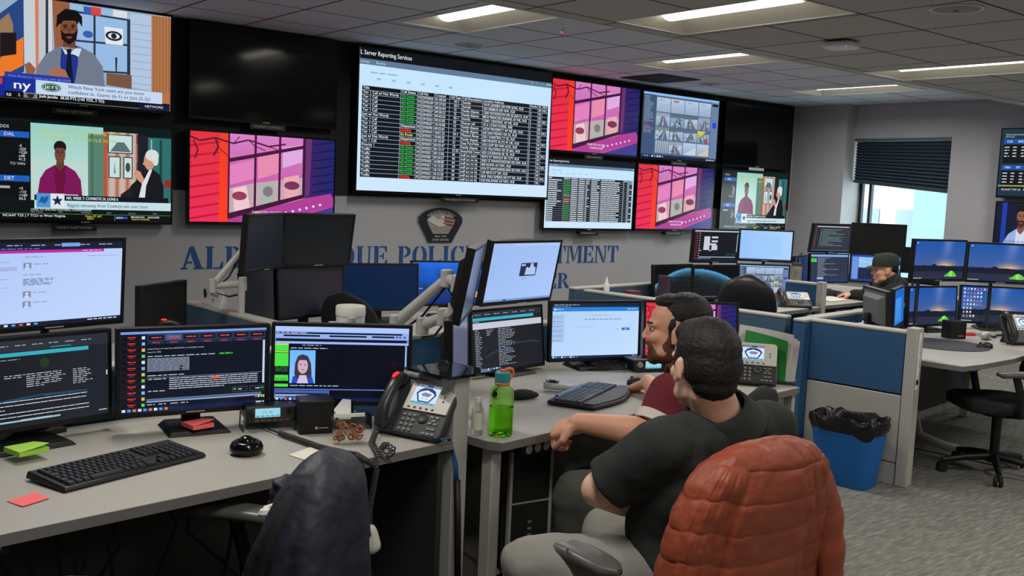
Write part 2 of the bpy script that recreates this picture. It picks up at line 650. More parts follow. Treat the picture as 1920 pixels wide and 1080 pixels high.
def draw_debate(S, dim=1.0):
    R = S.rect
    S.bg((12, 20, 22))
    S.grid(0, 0, 1, .13, 8, 3, lambda a, b: mixc((16, 44, 34), (24, 40, 40), a), 0)
    # odds column
    R(.0, .02, .205, .78, (10, 13, 16), 1)
    S.text('DAL', .07, .17, .035, (226, 236, 255), 3)
    R(.02, .125, .2, .185, (30, 92, 190), 2)
    S.text('ODDS', .03, .095, .03, (200, 210, 220), 3)
    for k in range(5):
        S.text(('-5', '-220', '+220', 'o48', '41.5')[k], .145, .275+k*.034, .026, (220, 225, 230), 3)
    S.text('TO WIN', .1, .395+.06, .026, (200, 205, 210), 3)
    R(.02, .56, .2, .62, (30, 92, 190), 2)
    S.text('DET', .07, .605, .035, (226, 236, 255), 3)
    for k in range(4):
        S.text(('+5', '-110', '+180', '50.5')[k], .145, .70+k*.034, .026, (220, 225, 230), 3)
    R(.03, .665, .1, .69, (160, 165, 170), 3)
    # studio
    x0 = .207
    S.grid(x0, .03, .6, .80, 10, 8, lambda a, b: mixc((150, 206, 196), (206, 224, 214), b), 1)
    R(x0, .40, .5, .80, (186, 214, 206), 2)
    R(.515, .10, .605, .80, (86, 128, 112), 2)
    R(.53, .10, .545, .80, (70, 108, 96), 3)
    S.grid(.6, .07, .80, .80, 10, 14, lambda a, b: (196, 180, 168) if int(a*9)*7 % 3 else (178, 84, 52), 2)
    for (a, b, c, d) in ((.625, .09, .77, .29), (.63, .32, .70, .55), (.715, .32, .77, .55)):
        R(a, b, c, d, (30, 34, 36), 3)
        R(a+.006, b+.01, c-.006, d-.01, (196, 222, 220), 4)
    S.poly([(.64, .27), (.68, .17), (.72, .17), (.76, .27)], (90, 110, 116), 5)
    S.ell(.742, .43, .014, .05, (60, 70, 72), 5)
    S.poly([(.66, .5), (.665, .37), (.672, .5)], (120, 140, 140), 5)
    R(.79, .08, .86, .80, (24, 30, 40), 2)
    R(.86, .10, 1, .80, (44, 108, 108), 2)
    R(.875, .12, .885, .8, (130, 176, 170), 3)
    R(.93, .12, .945, .8, (24, 66, 66), 3)
    R(.96, .55, 1, .63, (150, 40, 40), 3)
    # speaker in a wine-coloured jacket
    S.off = 6
    q = lambda x, y: (.362+.125*x, .215+.56*y)
    bust(S, q, (112, 70, 56), (28, 20, 20), (122, 20, 88), (104, 14, 60))
    S.poly([(.28, .735), (.46, .735), (.46, .77), (.28, .77)], (196, 214, 214), 9)
    # white-haired speaker turned to the left
    S.poly([(.70, .80), (.76, .62), (.83, .50), (.875, .42), (.93, .49), (.955, .62), (.955, .8)], (20, 20, 24), 6)
    S.poly([(.80, .80), (.825, .6), (.875, .42), (.885, .45), (.85, .62), (.84, .8)], (216, 224, 228), 7)
    S.ell(.868, .35, .032, .10, (206, 148, 124), 8)
    S.ell(.885, .29, .040, .062, (214, 218, 220), 9)
    S.ell(.905, .34, .018, .06, (214, 218, 220), 9)
    S.poly([(.838, .35), (.828, .39), (.84, .4)], (206, 148, 124), 8)
    S.poly([(.775, .50), (.785, .45), (.815, .47), (.838, .55), (.825, .60), (.80, .56)], (208, 146, 124), 9)
    S.poly([(.70, .72), (.76, .64), (.78, .8), (.70, .8)], (30, 30, 34), 8)
    # caption bands
    S.off = 12
    S.text('THROUGHOUT THIS GAME, BUT', .25, .115, .034, (190, 196, 60), 4, .44)
    S.text('WE EXPECT A WHOLE NEW', .24, .185, .034, (190, 196, 60), 4, .44)
    R(.225, .745, .985, .80, (10, 16, 36), 9)
    R(.225, .80, 1, .885, (196, 224, 228), 9)
    R(.235, .73, .31, .875, (80, 150, 206), 10)
    R(.31, .73, .385, .875, (220, 228, 232), 10)
    S.poly([(.245, .83), (.262, .76), (.28, .77), (.30, .75), (.296, .80), (.28, .84), (.262, .82)], (26, 96, 160), 11)
    star(S, .347, .803, .058, (16, 36, 86), 11)
    S.text('NFL WEEK 7: COWBOYS 24, LIONS 6', .395, .787, .03, (230, 236, 240), 11, .29, .04)
    S.text('Biggest takeaway from Cowboys win over Lions', .40, .862, .036, (44, 80, 130), 11, .46, .02)
    R(.0, .885, 1, .935, (14, 18, 22), 9)
    S.text('ODDS TO WIN PRO FOOTBALL CHAMPIONSHIP', .205, .905, .02, (206, 210, 214), 11, .33, .03)
    for k, (a, b) in enumerate((('New Orleans', '175-1'), ('Washington', '200-1'), ('Carolina', '500-1'))):
        S.text(a, .205+k*.27, .925, .015, (150, 155, 160), 11)
        S.text(b, .35+k*.27, .925, .015, (150, 155, 160), 11)
    R(0, .935, 1, .94, (60, 140, 70), 10)
    R(0, .94, 1, 1, (8, 9, 10), 9)
    S.text('NCAAF T25 | 7 TCU vs West Virginia', .06, .968, .024, (226, 230, 232), 11, .33, .03)
    S.text('Noon ET SAT', .5, .965, .02, (232, 220, 60), 11)
    S.text('ESPN', .51, .99, .02, (232, 220, 60), 11)
    R(.665, .945, .668, .998, (120, 126, 130), 11)
    R(.672, .955, .74, .98, (40, 70, 180), 11)
    S.text('ESPN+', .676, .976, .018, (230, 234, 240), 12)
    S.text('BRONCOS    JAGUARS', .76, .968, .02, (230, 232, 236), 11, .17, .03)
    S.text('SUNDAY ON ESPN+', .765, .99, .015, (226, 214, 60), 11)


def draw_snowy_window(S):
    """red siding, a lit window with bare twigs, blue shingles and a string of lights; nobody at the window"""
    R = S.rect
    S.grid(0, 0, .24, 1, 6, 10, lambda a, b: mixc((228, 48, 62), (240, 44, 100), b*.8), 0)
    for k in range(9):
        v = .1+k*.115
        S.poly([(0, v+.05), (.19, v-.01), (.19, v+.012), (0, v+.075)], (196, 26, 42), 1)
    S.grid(.19, 0, .25, 1, 2, 6, lambda a, b: mixc((238, 62, 40), (255, 60, 30), b), 2)
    S.grid(.25, 0, 1, 1, 14, 12, lambda a, b: mixc((214, 130, 200), (190, 70, 150), b), 0)
    S.poly([(.25, .62), (.42, .55), (.6, .5), (.77, .46), (.77, .72), (.25, .94)], (196, 168, 178), 1)
    S.poly([(.26, .36), (.42, .28), (.42, .50), (.26, .58)], (226, 130, 190), 2)
    S.poly([(.45, .22), (.595, .17), (.595, .42), (.45, .50)], (232, 140, 176), 2)
    S.poly([(.62, .12), (.76, .08), (.76, .28), (.62, .36)], (224, 170, 226), 2)
    S.poly([(.28, .62), (.37, .58), (.4, .84), (.29, .88)], (240, 200, 206), 2)
    S.poly([(.46, .56), (.57, .52), (.57, .78), (.47, .82)], (170, 180, 170), 2)
    S.poly([(.63, .47), (.74, .43), (.74, .68), (.64, .72)], (232, 170, 176), 2)
    S.ell(.325, .70, .05, .05, (150, 60, 90), 3)
    S.ell(.69, .56, .055, .05, (120, 50, 90), 3)
    S.ell(.52, .64, .035, .06, (130, 120, 130), 3)
    # sash bars
    fr = (72, 20, 60)
    S.poly([(.25, .28), (.77, .08), (.77, .12), (.25, .325)], fr, 4)
    for u in (.43, .60):
        R(u-.008, 0, u+.008, .86-.4*(u-.43), fr, 4)
    R(.245, 0, .257, .96, fr, 4)
    R(.765, .0, .785, .70, (58, 20, 56), 4)
    S.poly([(.25, .90), (.77, .66), (.785, .70), (.25, .97)], (66, 18, 54), 5)
    S.poly([(.25, .97), (.8, .70), (.98, .64), (1, .70), (1, .80), (.52, 1), (.25, 1)], (176, 62, 150), 4)
    S.grid(.785, 0, 1, .70, 5, 9, lambda a, b: mixc((60, 30, 96), (28, 36, 110), a), 3)
    S.poly([(.785, .0), (.83, 0), (.82, .66), (.785, .69)], (104, 50, 110), 4)
    for k in range(7):
        v = .06+k*.095
        S.poly([(.84, v), (1, v-.05), (1, v-.035), (.84, v+.015)], (16, 20, 74), 5)
    S.poly([(.6, 1), (1, .80), (1, 1)], (64, 60, 140), 5)
    for k in range(7):
        u = .60+k*.05
        S.ell(u, .905-.42*(u-.60), .010, .015, (206, 226, 255), 6, 8)
    tw = (84, 14, 50)
    for pts, w in (([(.0, .06), (.06, .1), (.16, .06), (.28, .11), (.38, .06), (.52, .12), (.64, .08)], .018), ([(.16, .06), (.18, .16), (.15, .26)], .02), ([(.02, .1), (.05, .2), (.03, .3)], .016), ([(.38, .06), (.42, .12), (.5, .17)], .01), ([(.28, .11), (.32, .03)], .01), ([(.18, .16), (.26, .28)], .008), ([(.52, .12), (.6, .16)], .01)):
        S.line(pts, w, tw, 7)
    S.text("THERE'S STILL NO SIGN", .41, .895, .026, (240, 236, 244), 8, .21, .02)
    S.text('OF SANTA CLAUS.', .445, .945, .028, (240, 236, 244), 8, .15, .04)


ROWS = [('Title', 'Call Status', 'Call No', 'Created', 'Call Type', 'Call Description', 'Location Address', 'Priority', 'A/C', 'UNIT ID')]
_t = ['Tier 1 Call w/ Hot Words', 'Tier 1 Call', 'Tier 1 Call', 'Tier 1 Call', 'Tier 1 Call', 'Just w/ Hot Words', 'Tier 1 Call', 'Tier 1 Call', 'Tier 1 Call', 'Tier 1 Call', 'Just w/ Hot Words', 'Tier 1 Call', 'Priority 1'] + ['Traffic']*7
_st = 'SSSSSSSDHEDHSSSSSSSH'
_no = '0050 0249 0255 0267 0391 2033 0627 0390 0419 0421 0242 0391 0352 0351 0381 0420 0421 0431 0433 0357'.split()
_cr = '01:00:50 07:27:03 08:26:04 09:30:22 09:45:56 09:52:05 10:10:08 09:52:01 10:01:22 10:06:22 07:10:47 09:43:47 09:13:17 09:13:06 09:24:57 10:08:08 10:12:20 10:14:29 10:15:38 09:16:03'.split()
_ty = '43-1 43-1 15 15 43-1 43 15 15 39-1 15 31 15 27-3C 45 44 44 44 44 44 44'.split()
_de = ['Suicide', 'Suicide', 'Family dispute', 'Family dispute', 'Suicide', 'Rescue call', 'Family dispute', 'Family dispute', 'Physical Abuse', 'Family dispute', 'Susp Pers/Vehs', 'Family dispute', 'Armed Rob Comm', 'traff acc injuri'] + ['traff acc no inj']*6
_ad = ['1919 LADERA DR NW #104, ALB', '225 ERBBOS RD NW, ALB', '1200 DICKERSON DR SE #65/15, ALB', '8810 PRINCESS JEANNE AV NE, ALB', '12901 CENTRAL AV NE, ALB', '10 A CONCOURSE, ABE', '10729 PROSPECT AV NE #D, ALB', '620 SAN PEDRO DR SE, ALB', '2551 KARSTEN CT SE, ALB', '400 MONTE ALTO PL NE, ALB', '1015 ILIFF RD NW #125, ALB', '1121 PALOMAS DR SE #62, ALB', '420 LOUISIANA BL SE, ALB', '98TH ST NW/GO EB CITY ALB', '2ND ST NW/MOUNTAIN RD NW, ALB', '400 ROMA AV NW, ALB', '4TH ST NW/CANDELARIA RD NW, ALB', '150 98TH ST SW, ALB', '4501 PAN AMERICAN FY NE, ALB', '518 DELAMAR AV NW, ALB']
_ac = 'NW VA SE NE FH ABE FH SE VA FH NW SE SE SW VA VA VA SW VA VA'.split()


def draw_table(S, full=True):
    R = S.rect
    S.grid(0, 0, 1, 1, 4, 4, lambda a, b: mixc((196, 228, 255), (206, 232, 255), b), 0)
    R(0, 0, 1, .075, (14, 18, 22), 1)
    R(0, .075, 1, .115, (96, 122, 150), 1)
    S.text('L Server Reporting Services' if full else 'Server Reporting Services', .003, .047, .032, (220, 228, 236), 3, .24, .02)
    R(0, 0, .001, 1, (200, 230, 255), 1)
    S.text('vorites' if full else 'Favorites', .004, .104, .018, (210, 220, 232), 3)
    S.text('Browse', .075, .104, .018, (210, 220, 232), 3)
    for k in range(4):
        S.text(('⚙?v'[k] if False else ('o', '?', 'v', 'Name')[k]), .88+k*.03, .098, .018, (220, 228, 236), 3)
    S.dash(.05, .16, .18, .012, (120, 180, 230), 2)
    for k in range(6):
        R(.08+k*.07, .20, .10+k*.07, .214, (150, 190, 225), 2)
    y0, y1, n = .262, .905, 21
    R(.014, y0, .985, y1, (12, 18, 28), 2)
    cu = [.014, .195, .275, .36, .437, .50, .612, .875, .925, .95, .985]
    rh = (y1-y0)/n
    for k in range(n+1):
        R(.014, y0+k*rh-.0012, .985, y0+k*rh+.0012, (176, 196, 214), 3)
    for u in cu:
        R(u-.0008, y0, u+.0008, y1, (176, 196, 214), 3)
    wh = (226, 234, 242)
    kinds = {'S': ('On Scene', (40, 210, 60)), 'D': ('Dispatched', wh), 'H': ('Holding', (255, 60, 50)), 'E': ('En Route', (236, 224, 70))}
    for r in range(n):
        v = y0+rh*(r+.74)
        if r == 0:
            row = ROWS[0]
            cs = [wh]*10
        else:
            i = r-1
            s, sc = kinds[_st[i]]
            row = (_t[i], s, 'P22297'+_no[i], _cr[i], _ty[i], _de[i], _ad[i], '2' if i % 5 else '1', _ac[i], 'NCL' if i % 3 == 0 else '')
            cs = [wh, sc]+[wh]*8
        for c, tx in enumerate(row):
            if not tx:
                continue
            if full:
                off = .022 if c == 4 and r else .004
                mw = (cu[c+1]-cu[c])-.006-off
                h = .0195
                w = text_width(tx, h*S.h)/S.w
                S.text(tx, cu[c]+off, v, h, cs[c], 5, min(w, mw), .03 if c != 1 else .05)
                if c == 1 and r and _st[r-1] == 'S':
                    R(cu[1]+.001, y0+rh*r+.0015, cu[2]-.001, y0+rh*(r+1)-.0015, (12, 52, 26), 4)
                if c == 1 and r and _st[r-1] == 'H':
                    R(cu[1]+.004, y0+rh*r+.006, cu[1]+.05, y0+rh*(r+1)-.004, (120, 16, 16), 4)
            else:
                w = min((cu[c+1]-cu[c])*.85, .010*len(tx))
                S.dash(cu[c]+.004, y0+rh*r+rh*.25, cu[c]+w, rh*.5, cs[c] if c != 1 or not r else mixc(cs[c], (0, 60, 20), .3), 5, (.03, .07), .004)


def draw_table_small(S):
    draw_table(S, False)


def draw_cameras(S):
    R = S.rect
    S.bg((74, 100, 136))
    R(0, 0, 1, .035, (140, 190, 240), 1)
    R(.0, .03, .16, .95, (62, 84, 118), 1)
    for k in range(26):
        S.dash(.02, .06+k*.022, .02+random.uniform(.06, .12), .008, (170, 190, 210), 2, (.02, .04), .006)
    R(.015, .45, .13, .58, (84, 74, 104), 2)
    R(.90, .03, 1, .95, (104, 130, 166), 1)
    R(.91, .06, .99, .10, (20, 26, 34), 2)
    R(.925, .36, .975, .45, (30, 70, 220), 2)
    cols = [.165, .35, .535, .72, .895]
    rows = [.055, .29, .51, .72, .93]
    rnd = random.Random(3)
    for j in range(4):
        for i in range(4):
            a, b, c, d = cols[i]+.004, rows[j]+.008, cols[i+1]-.004, rows[j+1]-.008
            base = rnd.choice([(176, 196, 220), (150, 172, 200), (120, 140, 164), (190, 206, 226)])
            if j in (0, 3):
                base = (186, 204, 228)
            S.grid(a, b, c, d, 3, 3, lambda x, y, q=base: mixc(q, (90, 110, 140), y*.35), 2)
            if j in (1, 2) or (j == 3 and i == 1):
                # a street running to a crossing, kerbs and parked cars
                vx = a+(c-a)*rnd.uniform(.3, .7)
                S.poly([(vx-.012, b+.05), (vx+.012, b+.05), (c-.02, d), (a+.03, d)], (96, 112, 134), 3)
                S.poly([(vx-.001, b+.06), (vx+.001, b+.06), ((a+c)/2+.004, d), ((a+c)/2-.004, d)], (214, 220, 230), 4)
                S.poly([(a, b), (c, b), (c, b+.045), (a, b+.06)], rnd.choice([(120, 140, 130), (150, 160, 176), (90, 110, 120)]), 3)
                for q in range(5):
                    x, y = rnd.uniform(a+.01, c-.03), rnd.uniform(b+.06, d-.03)
                    R(x, y, x+.02, y+.014, rnd.choice([(40, 48, 60), (230, 234, 240), (160, 60, 60)]), 5)
            elif i == 0 and j == 3:
                for q in range(7):
                    x = a+(c-a)*q/7
                    R(x, b, x+.012, d, (110, 118, 130), 4)
            elif j == 0:
                R(a+.03, b+.02, a+.10, b+.05, (150, 120, 110) if i == 1 else (160, 180, 206), 4)
                S.line([(a, d-.03), (c, b+.08)], .02, (160, 178, 204), 4)
            else:
                S.poly([(a, d), (c, b+.06), (c, d)], (206, 196, 170) if i == 3 else (196, 210, 228), 3)
            if i == 3 and j == 2:
                S.poly([(a, b), (c-.05, b), (a, d-.06)], (206, 206, 90), 4)
                S.poly([(c-.06, d), (c-.035, b+.07), (c-.02, d)], (200, 60, 60), 5)
    R(0, .95, 1, 1, (24, 34, 56), 3)
    for k in range(9):
        R(.01+k*.032, .962, .03+k*.032, .988, rnd.choice([(220, 226, 236), (90, 150, 220), (60, 80, 120)]), 4)
    S.dash(.86, .965, .98, .02, (200, 210, 224), 4, (.02, .04), .01)


def draw_feed(S):
    """white page, purple band, a few entries with grey portraits"""
    R = S.rect
    S.grid(0, 0, 1, 1, 6, 6, lambda a, b: mixc((176, 200, 246), (196, 216, 255), (a+b)/2), 0)
    R(0, 0, 1, .09, (22, 30, 50), 1)
    for k in range(6):
        S.dash(.02+k*.16, .025, .12+k*.16, .016, (150, 170, 210), 2)
    R(.55, .01, .68, .055, (120, 160, 230), 1.5)
    S.dash(.02, .067, .4, .012, (120, 140, 180), 2)
    R(0, .09, .86, .125, (190, 40, 176), 1)
    S.dash(.7, .1, .84, .012, (240, 190, 236), 2)
    S.dash(.3, .165, .42, .012, (130, 146, 190), 2)
    for v in (.24, .58, .70):
        R(.29, v, .345, v+.075, (130, 142, 178), 2)
        S.ell(.3175, v+.03, .011, .02, (206, 216, 240), 3, 12)
        S.poly([(.298, v+.075), (.305, v+.052), (.33, v+.052), (.337, v+.075)], (206, 216, 240), 3)
        S.dash(.36, v+.012, .46, .011, (120, 136, 180), 2)
    S.dash(.29, .375, .41, .012, (130, 146, 190), 2)
    for k in range(5):
        S.dash(.29, .43+k*.017, .29+random.uniform(.12, .22), .010, (70, 84, 130), 2)
    R(.0, .28, .25, .33, (170, 180, 236), 2)
    for k in range(4):
        S.dash(.03, .22+k*.1, .2, .012, (150, 166, 210), 2.5)
    S.dash(.74, .17, .97, .012, (150, 166, 210), 2)
    R(0, .955, 1, 1, (22, 30, 54), 2)
    for k in range(8):
        R(.02+k*.05, .967, .045+k*.05, .99, ((230, 236, 246), (90, 160, 230), (220, 90, 60))[k % 3], 3)
    S.dash(.75, .968, .97, .018, (206, 214, 230), 3)


def draw_dark_report(S):
    R = S.rect
    S.grid(0, 0, 1, 1, 12, 10, lambda a, b: mixc((22, 24, 30), (34, 38, 46), a), 0)
    R(0, 0, 1, .13, (44, 48, 58), 1)
    for k in range(8):
        S.dash(.04+k*.11, .055, .11+k*.11, .012, (170, 180, 196), 2)
    R(0, .14, .86, .185, (54, 172, 190), 1)
    R(.6, .105, .74, .115, (54, 150, 170), 2)
    S.dash(.05, .215, .4, .01, (160, 170, 180), 2)
    S.ell(.56, .29, .03, .06, (30, 60, 34), 1)
    for (u, n) in ((.30, 2), (.44, 7), (.56, 6), (.75, 8)):
        for k in range(n):
            S.dash(u, .40+k*.024, u+random.uniform(.08, .14), .011, (190, 198, 210), 2)
    pts = [(0, .74), (.3, .68), (.55, .655), (.85, .67)]
    for (a, b) in zip(pts, pts[1:]):
        S.poly([a, b, (b[0], b[1]+.014), (a[0], a[1]+.03)], (26, 78, 112), 1)
    for k, (a, b) in enumerate(((.0, .85), (.0, .84), (.0, .3), (.0, .86), (.0, .86), (.4, .6))):
        S.dash(a, .70+k*.045, b, .012, (206, 212, 222), 2, (.04, .1), .006)
    R(0, .93, .66, .95, (150, 190, 206), 2)
    S.dash(.93, .94, .99, .015, (190, 200, 214), 2)
    R(.985, .46, .995, .52, (190, 196, 206), 2)


def draw_dispatch(S):
    """dark call sheet: red buttons down the left, a pale table, white lines"""
    R = S.rect
    S.bg((10, 18, 34))
    R(0, 0, 1, .03, (120, 156, 230), 1)
    for k in range(12):
        v = .045+k*.076
        R(.0, v, .165, v+.066, (24, 32, 52), 1)
        R(.004, v+.006, .161, v+.060, (14, 14, 20), 2)
        S.dash(.045, v+.016, .10, .016, (236, 60, 54), 3, (.02, .05), .006)
        S.dash(.055, v+.040, .09, .010, (200, 50, 50), 3, (.02, .03), .006)
        R(.137, v+.012, .158, v+.05, ((220, 226, 236), (110, 190, 240), (230, 190, 80), (90, 210, 90))[k % 4], 3)
    for k in range(7):
        u = .175+k*.117
        R(u, .04, u+.112, .12, (60, 80, 120), 1)
        R(u+.003, .047, u+.109, .113, (18, 22, 34) if k != 1 else (76, 92, 130), 2)
        S.dash(u+.025, .07, u+.09, .018, (240, 70, 60), 3, (.03, .06), .006)
        R(u, .125, u+.112, .16, (34, 44, 70), 1)
        S.dash(u+.03, .135, u+.08, .014, (220, 64, 60), 3, (.02, .05), .006)
    R(.975, .16, .99, .72, (196, 210, 240), 2)
    S.text('Standard History for Police Event #P222970475 As of 10/24/2022 10:18:30', .175, .225, .015, (200, 210, 226), 3, .38)
    S.text('Report No: 27806', .175, .265, .015, (200, 210, 226), 3)
    S.dash(.175, .305, .64, .012, (200, 210, 226), 3)
    R(.66, .297, .76, .325, (16, 90, 30), 2)
    S.dash(.665, .303, .755, .014, (70, 230, 90), 3)
    R(.175, .335, .455, .50, (126, 136, 156), 2)
    for k in range(9):
        S.dash(.18, .345+k*.0172, .45, .009, (40, 46, 60), 3, (.02, .06), .01)
    R(.39, .44, .41, .46, (20, 24, 30), 4)
    R(.39, .475, .41, .495, (20, 24, 30), 4)
    S.dash(.175, .545, .42, .012, (206, 214, 228), 3)
    R(.17, .575, .97, .579, (150, 160, 180), 2)
    for k in range(6):
        S.dash(.32, .59+k*.026, .94 if k < 5 else .7, .013, (196, 206, 224), 3, (.02, .07), .006)
    R(.61, .605, .665, .63, (240, 90, 40), 4)
    S.dash(.18, .59, .30, .013, (206, 214, 228), 3)
    S.dash(.18, .74, .29, .013, (206, 214, 228), 3)
    for u in (.76, .885):
        R(u, .755, u+.105, .82, (70, 84, 110), 2)
        R(u+.003, .76, u+.102, .815, (16, 20, 30), 3)
        S.dash(u+.04, .78, u+.075, .014, (220, 226, 236), 4)
    R(.768, .775, .785, .79, (60, 220, 80), 4)
    R(.968, .775, .982, .79, (60, 220, 80), 4)
    R(.17, .84, .97, .862, (90, 110, 150), 2)
    R(.17, .868, .97, .885, (150, 170, 206), 2)
    for u in (.175, .25, .33, .40):
        S.dash(u, .905, u+.05, .014, (190, 200, 216), 3)
    for u, c in ((.925, (200, 80, 160)), (.945, (230, 230, 90)), (.965, (90, 220, 120)), (.98, (240, 200, 60))):
        R(u, .88, u+.012, .91, c, 4)
    R(0, .945, 1, 1, (16, 30, 70), 3)
    for k in range(9):
        R(.01+k*.035, .957, .032+k*.035, .988, ((230, 236, 246), (90, 150, 230), (230, 120, 60))[k % 3], 4)
    S.dash(.93, .955, .99, .03, (206, 214, 230), 4, (.03, .05), .01)


def draw_person_file(S):
    R = S.rect
    S.bg((8, 12, 26))
    R(0, 0, 1, .065, (176, 200, 255), 1)
    R(0, .065, 1, .155, (150, 178, 240), 1)
    R(.005, .075, .95, .098, (10, 16, 34), 2)
    S.dash(.01, .08, .24, .012, (200, 214, 250), 3)
    for a, b in ((.06, .33), (.40, .68), (.72, .89)):
        R(a, .112, b, .135, (10, 16, 34), 2)
    for a in (.90, .925, .96):
        R(a, .108, a+.018, .135, (70, 100, 170), 2)
    R(.005, .165, .985, .20, (10, 16, 34), 2)
    R(0, .155, 1, .225, (120, 150, 220), 1)
    R(0, .205, 1, .232, (160, 186, 246), 1.5)
    S.dash(.20, .245, .34, .014, (150, 170, 220), 3)
    S.dash(.115, .285, .39, .014, (190, 204, 236), 3)
    for a, b in ((.25, .335), (.36, .54), (.66, .74), (.78, .82)):
        R(0, a, .10, b, (74, 226, 70), 2)
    R(0, .235, .10, .25, (240, 220, 110), 2)
    R(0, .34, .10, .352, (240, 220, 110), 2)
    for k in range(8):
        S.dash(.005, .55+k*.014 if k < 5 else .70+(k-5)*.014, .095, .009, (60, 110, 60), 3)
    # portrait
    S.grid(.11, .32, .30, .77, 2, 4, lambda a, b: mixc((110, 186, 255), (136, 200, 255), b), 2)
    S.poly([(.125, .77), (.135, .68), (.18, .64), (.24, .64), (.28, .68), (.292, .77)], (40, 76, 190), 3)
    S.poly([(.145, .64), (.15, .50), (.17, .40), (.205, .375), (.245, .40), (.268, .50), (.275, .66), (.25, .70), (.16, .70)], (66, 50, 72), 4)
    S.poly([(.165, .77), (.185, .66), (.235, .66), (.25, .77)], (206, 196, 226), 5)
    S.ell(.208, .535, .038, .105, (206, 172, 190), 6)
    S.poly([(.166, .49), (.178, .42), (.208, .40), (.24, .42), (.25, .49), (.235, .455), (.18, .455)], (66, 50, 72), 7)
    for k in (-1, 1):
        S.ell(.208+k*.016, .515, .006, .008, (50, 40, 60), 7, 8)
    S.ell(.208, .585, .014, .008, (190, 110, 130), 7, 10)
    S.dash(.115, .795, .48, .014, (190, 204, 236), 3)
    R(0, .845, .99, .858, (96, 126, 206), 2)
    R(.975, .235, .988, .85, (150, 176, 240), 2)
    R(.0, .865, .41, .965, (70, 96, 170), 1)
    R(.005, .905, .40, .925, (16, 22, 44), 2)
    R(.005, .925, .25, .94, (190, 206, 246), 2)
    R(.0, .955, .08, .975, (140, 160, 210), 2)
    R(0, .965, 1, 1, (14, 28, 80), 2)
    for k in range(8):
        R(.01+k*.033, .972, .03+k*.033, .995, ((230, 236, 246), (90, 150, 230), (230, 120, 60))[k % 3], 3)
    S.dash(.9, .972, .98, .02, (206, 214, 230), 3)


def draw_form(S):
    R = S.rect
    S.grid(0, 0, 1, 1, 6, 6, lambda a, b: mixc((176, 208, 250), (196, 224, 255), (a+b)/2), 0)
    R(0, 0, 1, .07, (26, 40, 60), 1)
    S.dash(.02, .02, .3, .014, (180, 196, 216), 2)
    S.dash(.02, .048, .2, .012, (150, 170, 200), 2)
    R(0, .07, 1, .145, (40, 130, 220), 1)
    S.ell(.03, .107, .012, .02, (230, 240, 250), 2, 10)
    S.dash(.045, .10, .12, .014, (230, 240, 250), 2)
    S.dash(.86, .10, .98, .014, (230, 240, 250), 2)
    R(.0, .2, .135, .7, (166, 196, 236), 1)
    for k in range(6):
        S.ell(.02, .245+k*.085, .006, .01, (90, 110, 150), 2, 8)
        S.dash(.035, .24+k*.085, .11, .012, (110, 130, 170), 2)
    S.dash(.46, .215, .66, .012, (130, 150, 180), 2)
    S.dash(.36, .285, .80, .014, (80, 90, 110), 2)
    R(.30, .43, .48, .434, (130, 150, 190), 2)
    R(.80, .455, .895, .50, (30, 110, 220), 2)
    S.dash(.83, .472, .865, .012, (220, 234, 250), 3)
    S.dash(.73, .47, .77, .012, (140, 160, 190), 2)
    R(0, .955, 1, 1, (24, 40, 76), 2)
    for k in range(9):
        R(.01+k*.033, .966, .032+k*.033, .99, ((230, 236, 246), (90, 150, 230), (70, 100, 150))[k % 3], 3)
    S.dash(.93, .968, .99, .02, (206, 214, 230), 3)


def draw_map_page(S):
    S.grid(0, 0, 1, 1, 8, 8, lambda a, b: mixc((156, 186, 240), (170, 200, 250), a*.5+b*.5), 0)
    S.rect(0, 0, 1, .05, (172, 200, 246), 1)
    S.dash(.02, .02, .3, .012, (130, 150, 190), 2)
    for k in range(9):
        S.dash(.03, .36+k*.03, .08, .012, (146, 170, 214), 2)
    S.rect(.45, .35, .70, .58, (34, 46, 76), 2)
    S.poly([(.53, .56), (.54, .42), (.59, .44), (.60, .36), (.64, .36), (.645, .42), (.68, .43), (.69, .56)], (176, 200, 240), 3)
    S.rect(.46, .37, .52, .40, (180, 196, 230), 3)
    S.dash(.50, .62, .58, .014, (120, 140, 180), 2)
    S.rect(0, .965, 1, 1, (120, 156, 216), 2)
    S.rect(.28, .972, .32, .99, (20, 26, 40), 3)


def draw_code_list(S):
    R = S.rect
    S.bg((34, 36, 42))
    R(0, 0, 1, .10, (44, 48, 58), 1)
    for k in range(7):
        S.dash(.04+k*.13, .04, .12+k*.13, .014, (170, 180, 196), 2)
    R(0, .10, .88, .15, (60, 176, 196), 1)
    R(0, .155, 1, .29, (196, 202, 214), 1)
    R(0, .155, 1, .185, (30, 34, 44), 2)
    S.dash(.01, .162, .1, .012, (200, 210, 220), 3)
    R(.34, .29, 1, .95, (30, 32, 38), 1)
    for k in range(23):
        v = .31+k*.028
        S.dash(.03, v, .03+random.uniform(.05, .10), .012, (176, 184, 196), 2)
        if k < 4:
            S.dash(.19, v, .19+random.uniform(.03, .10), .012, (176, 184, 196), 2)
        S.dash(.35, v, .35+random.uniform(.10, .25), .012, (176, 184, 196), 2)
    pts = [(.16+.8*k/16, .575+.20*(1-k/16/.72)**2) for k in range(17)]
    for (a, b) in zip(pts, pts[1:]):
        S.poly([a, b, (b[0], b[1]+.016), (a[0], a[1]+.018)], (38, 72, 112), 3)
    R(0, .955, 1, 1, (28, 32, 44), 3)
    for k in range(8):
        R(.06+k*.04, .966, .085+k*.04, .99, ((230, 236, 246), (90, 150, 230), (200, 200, 210))[k % 3], 4)


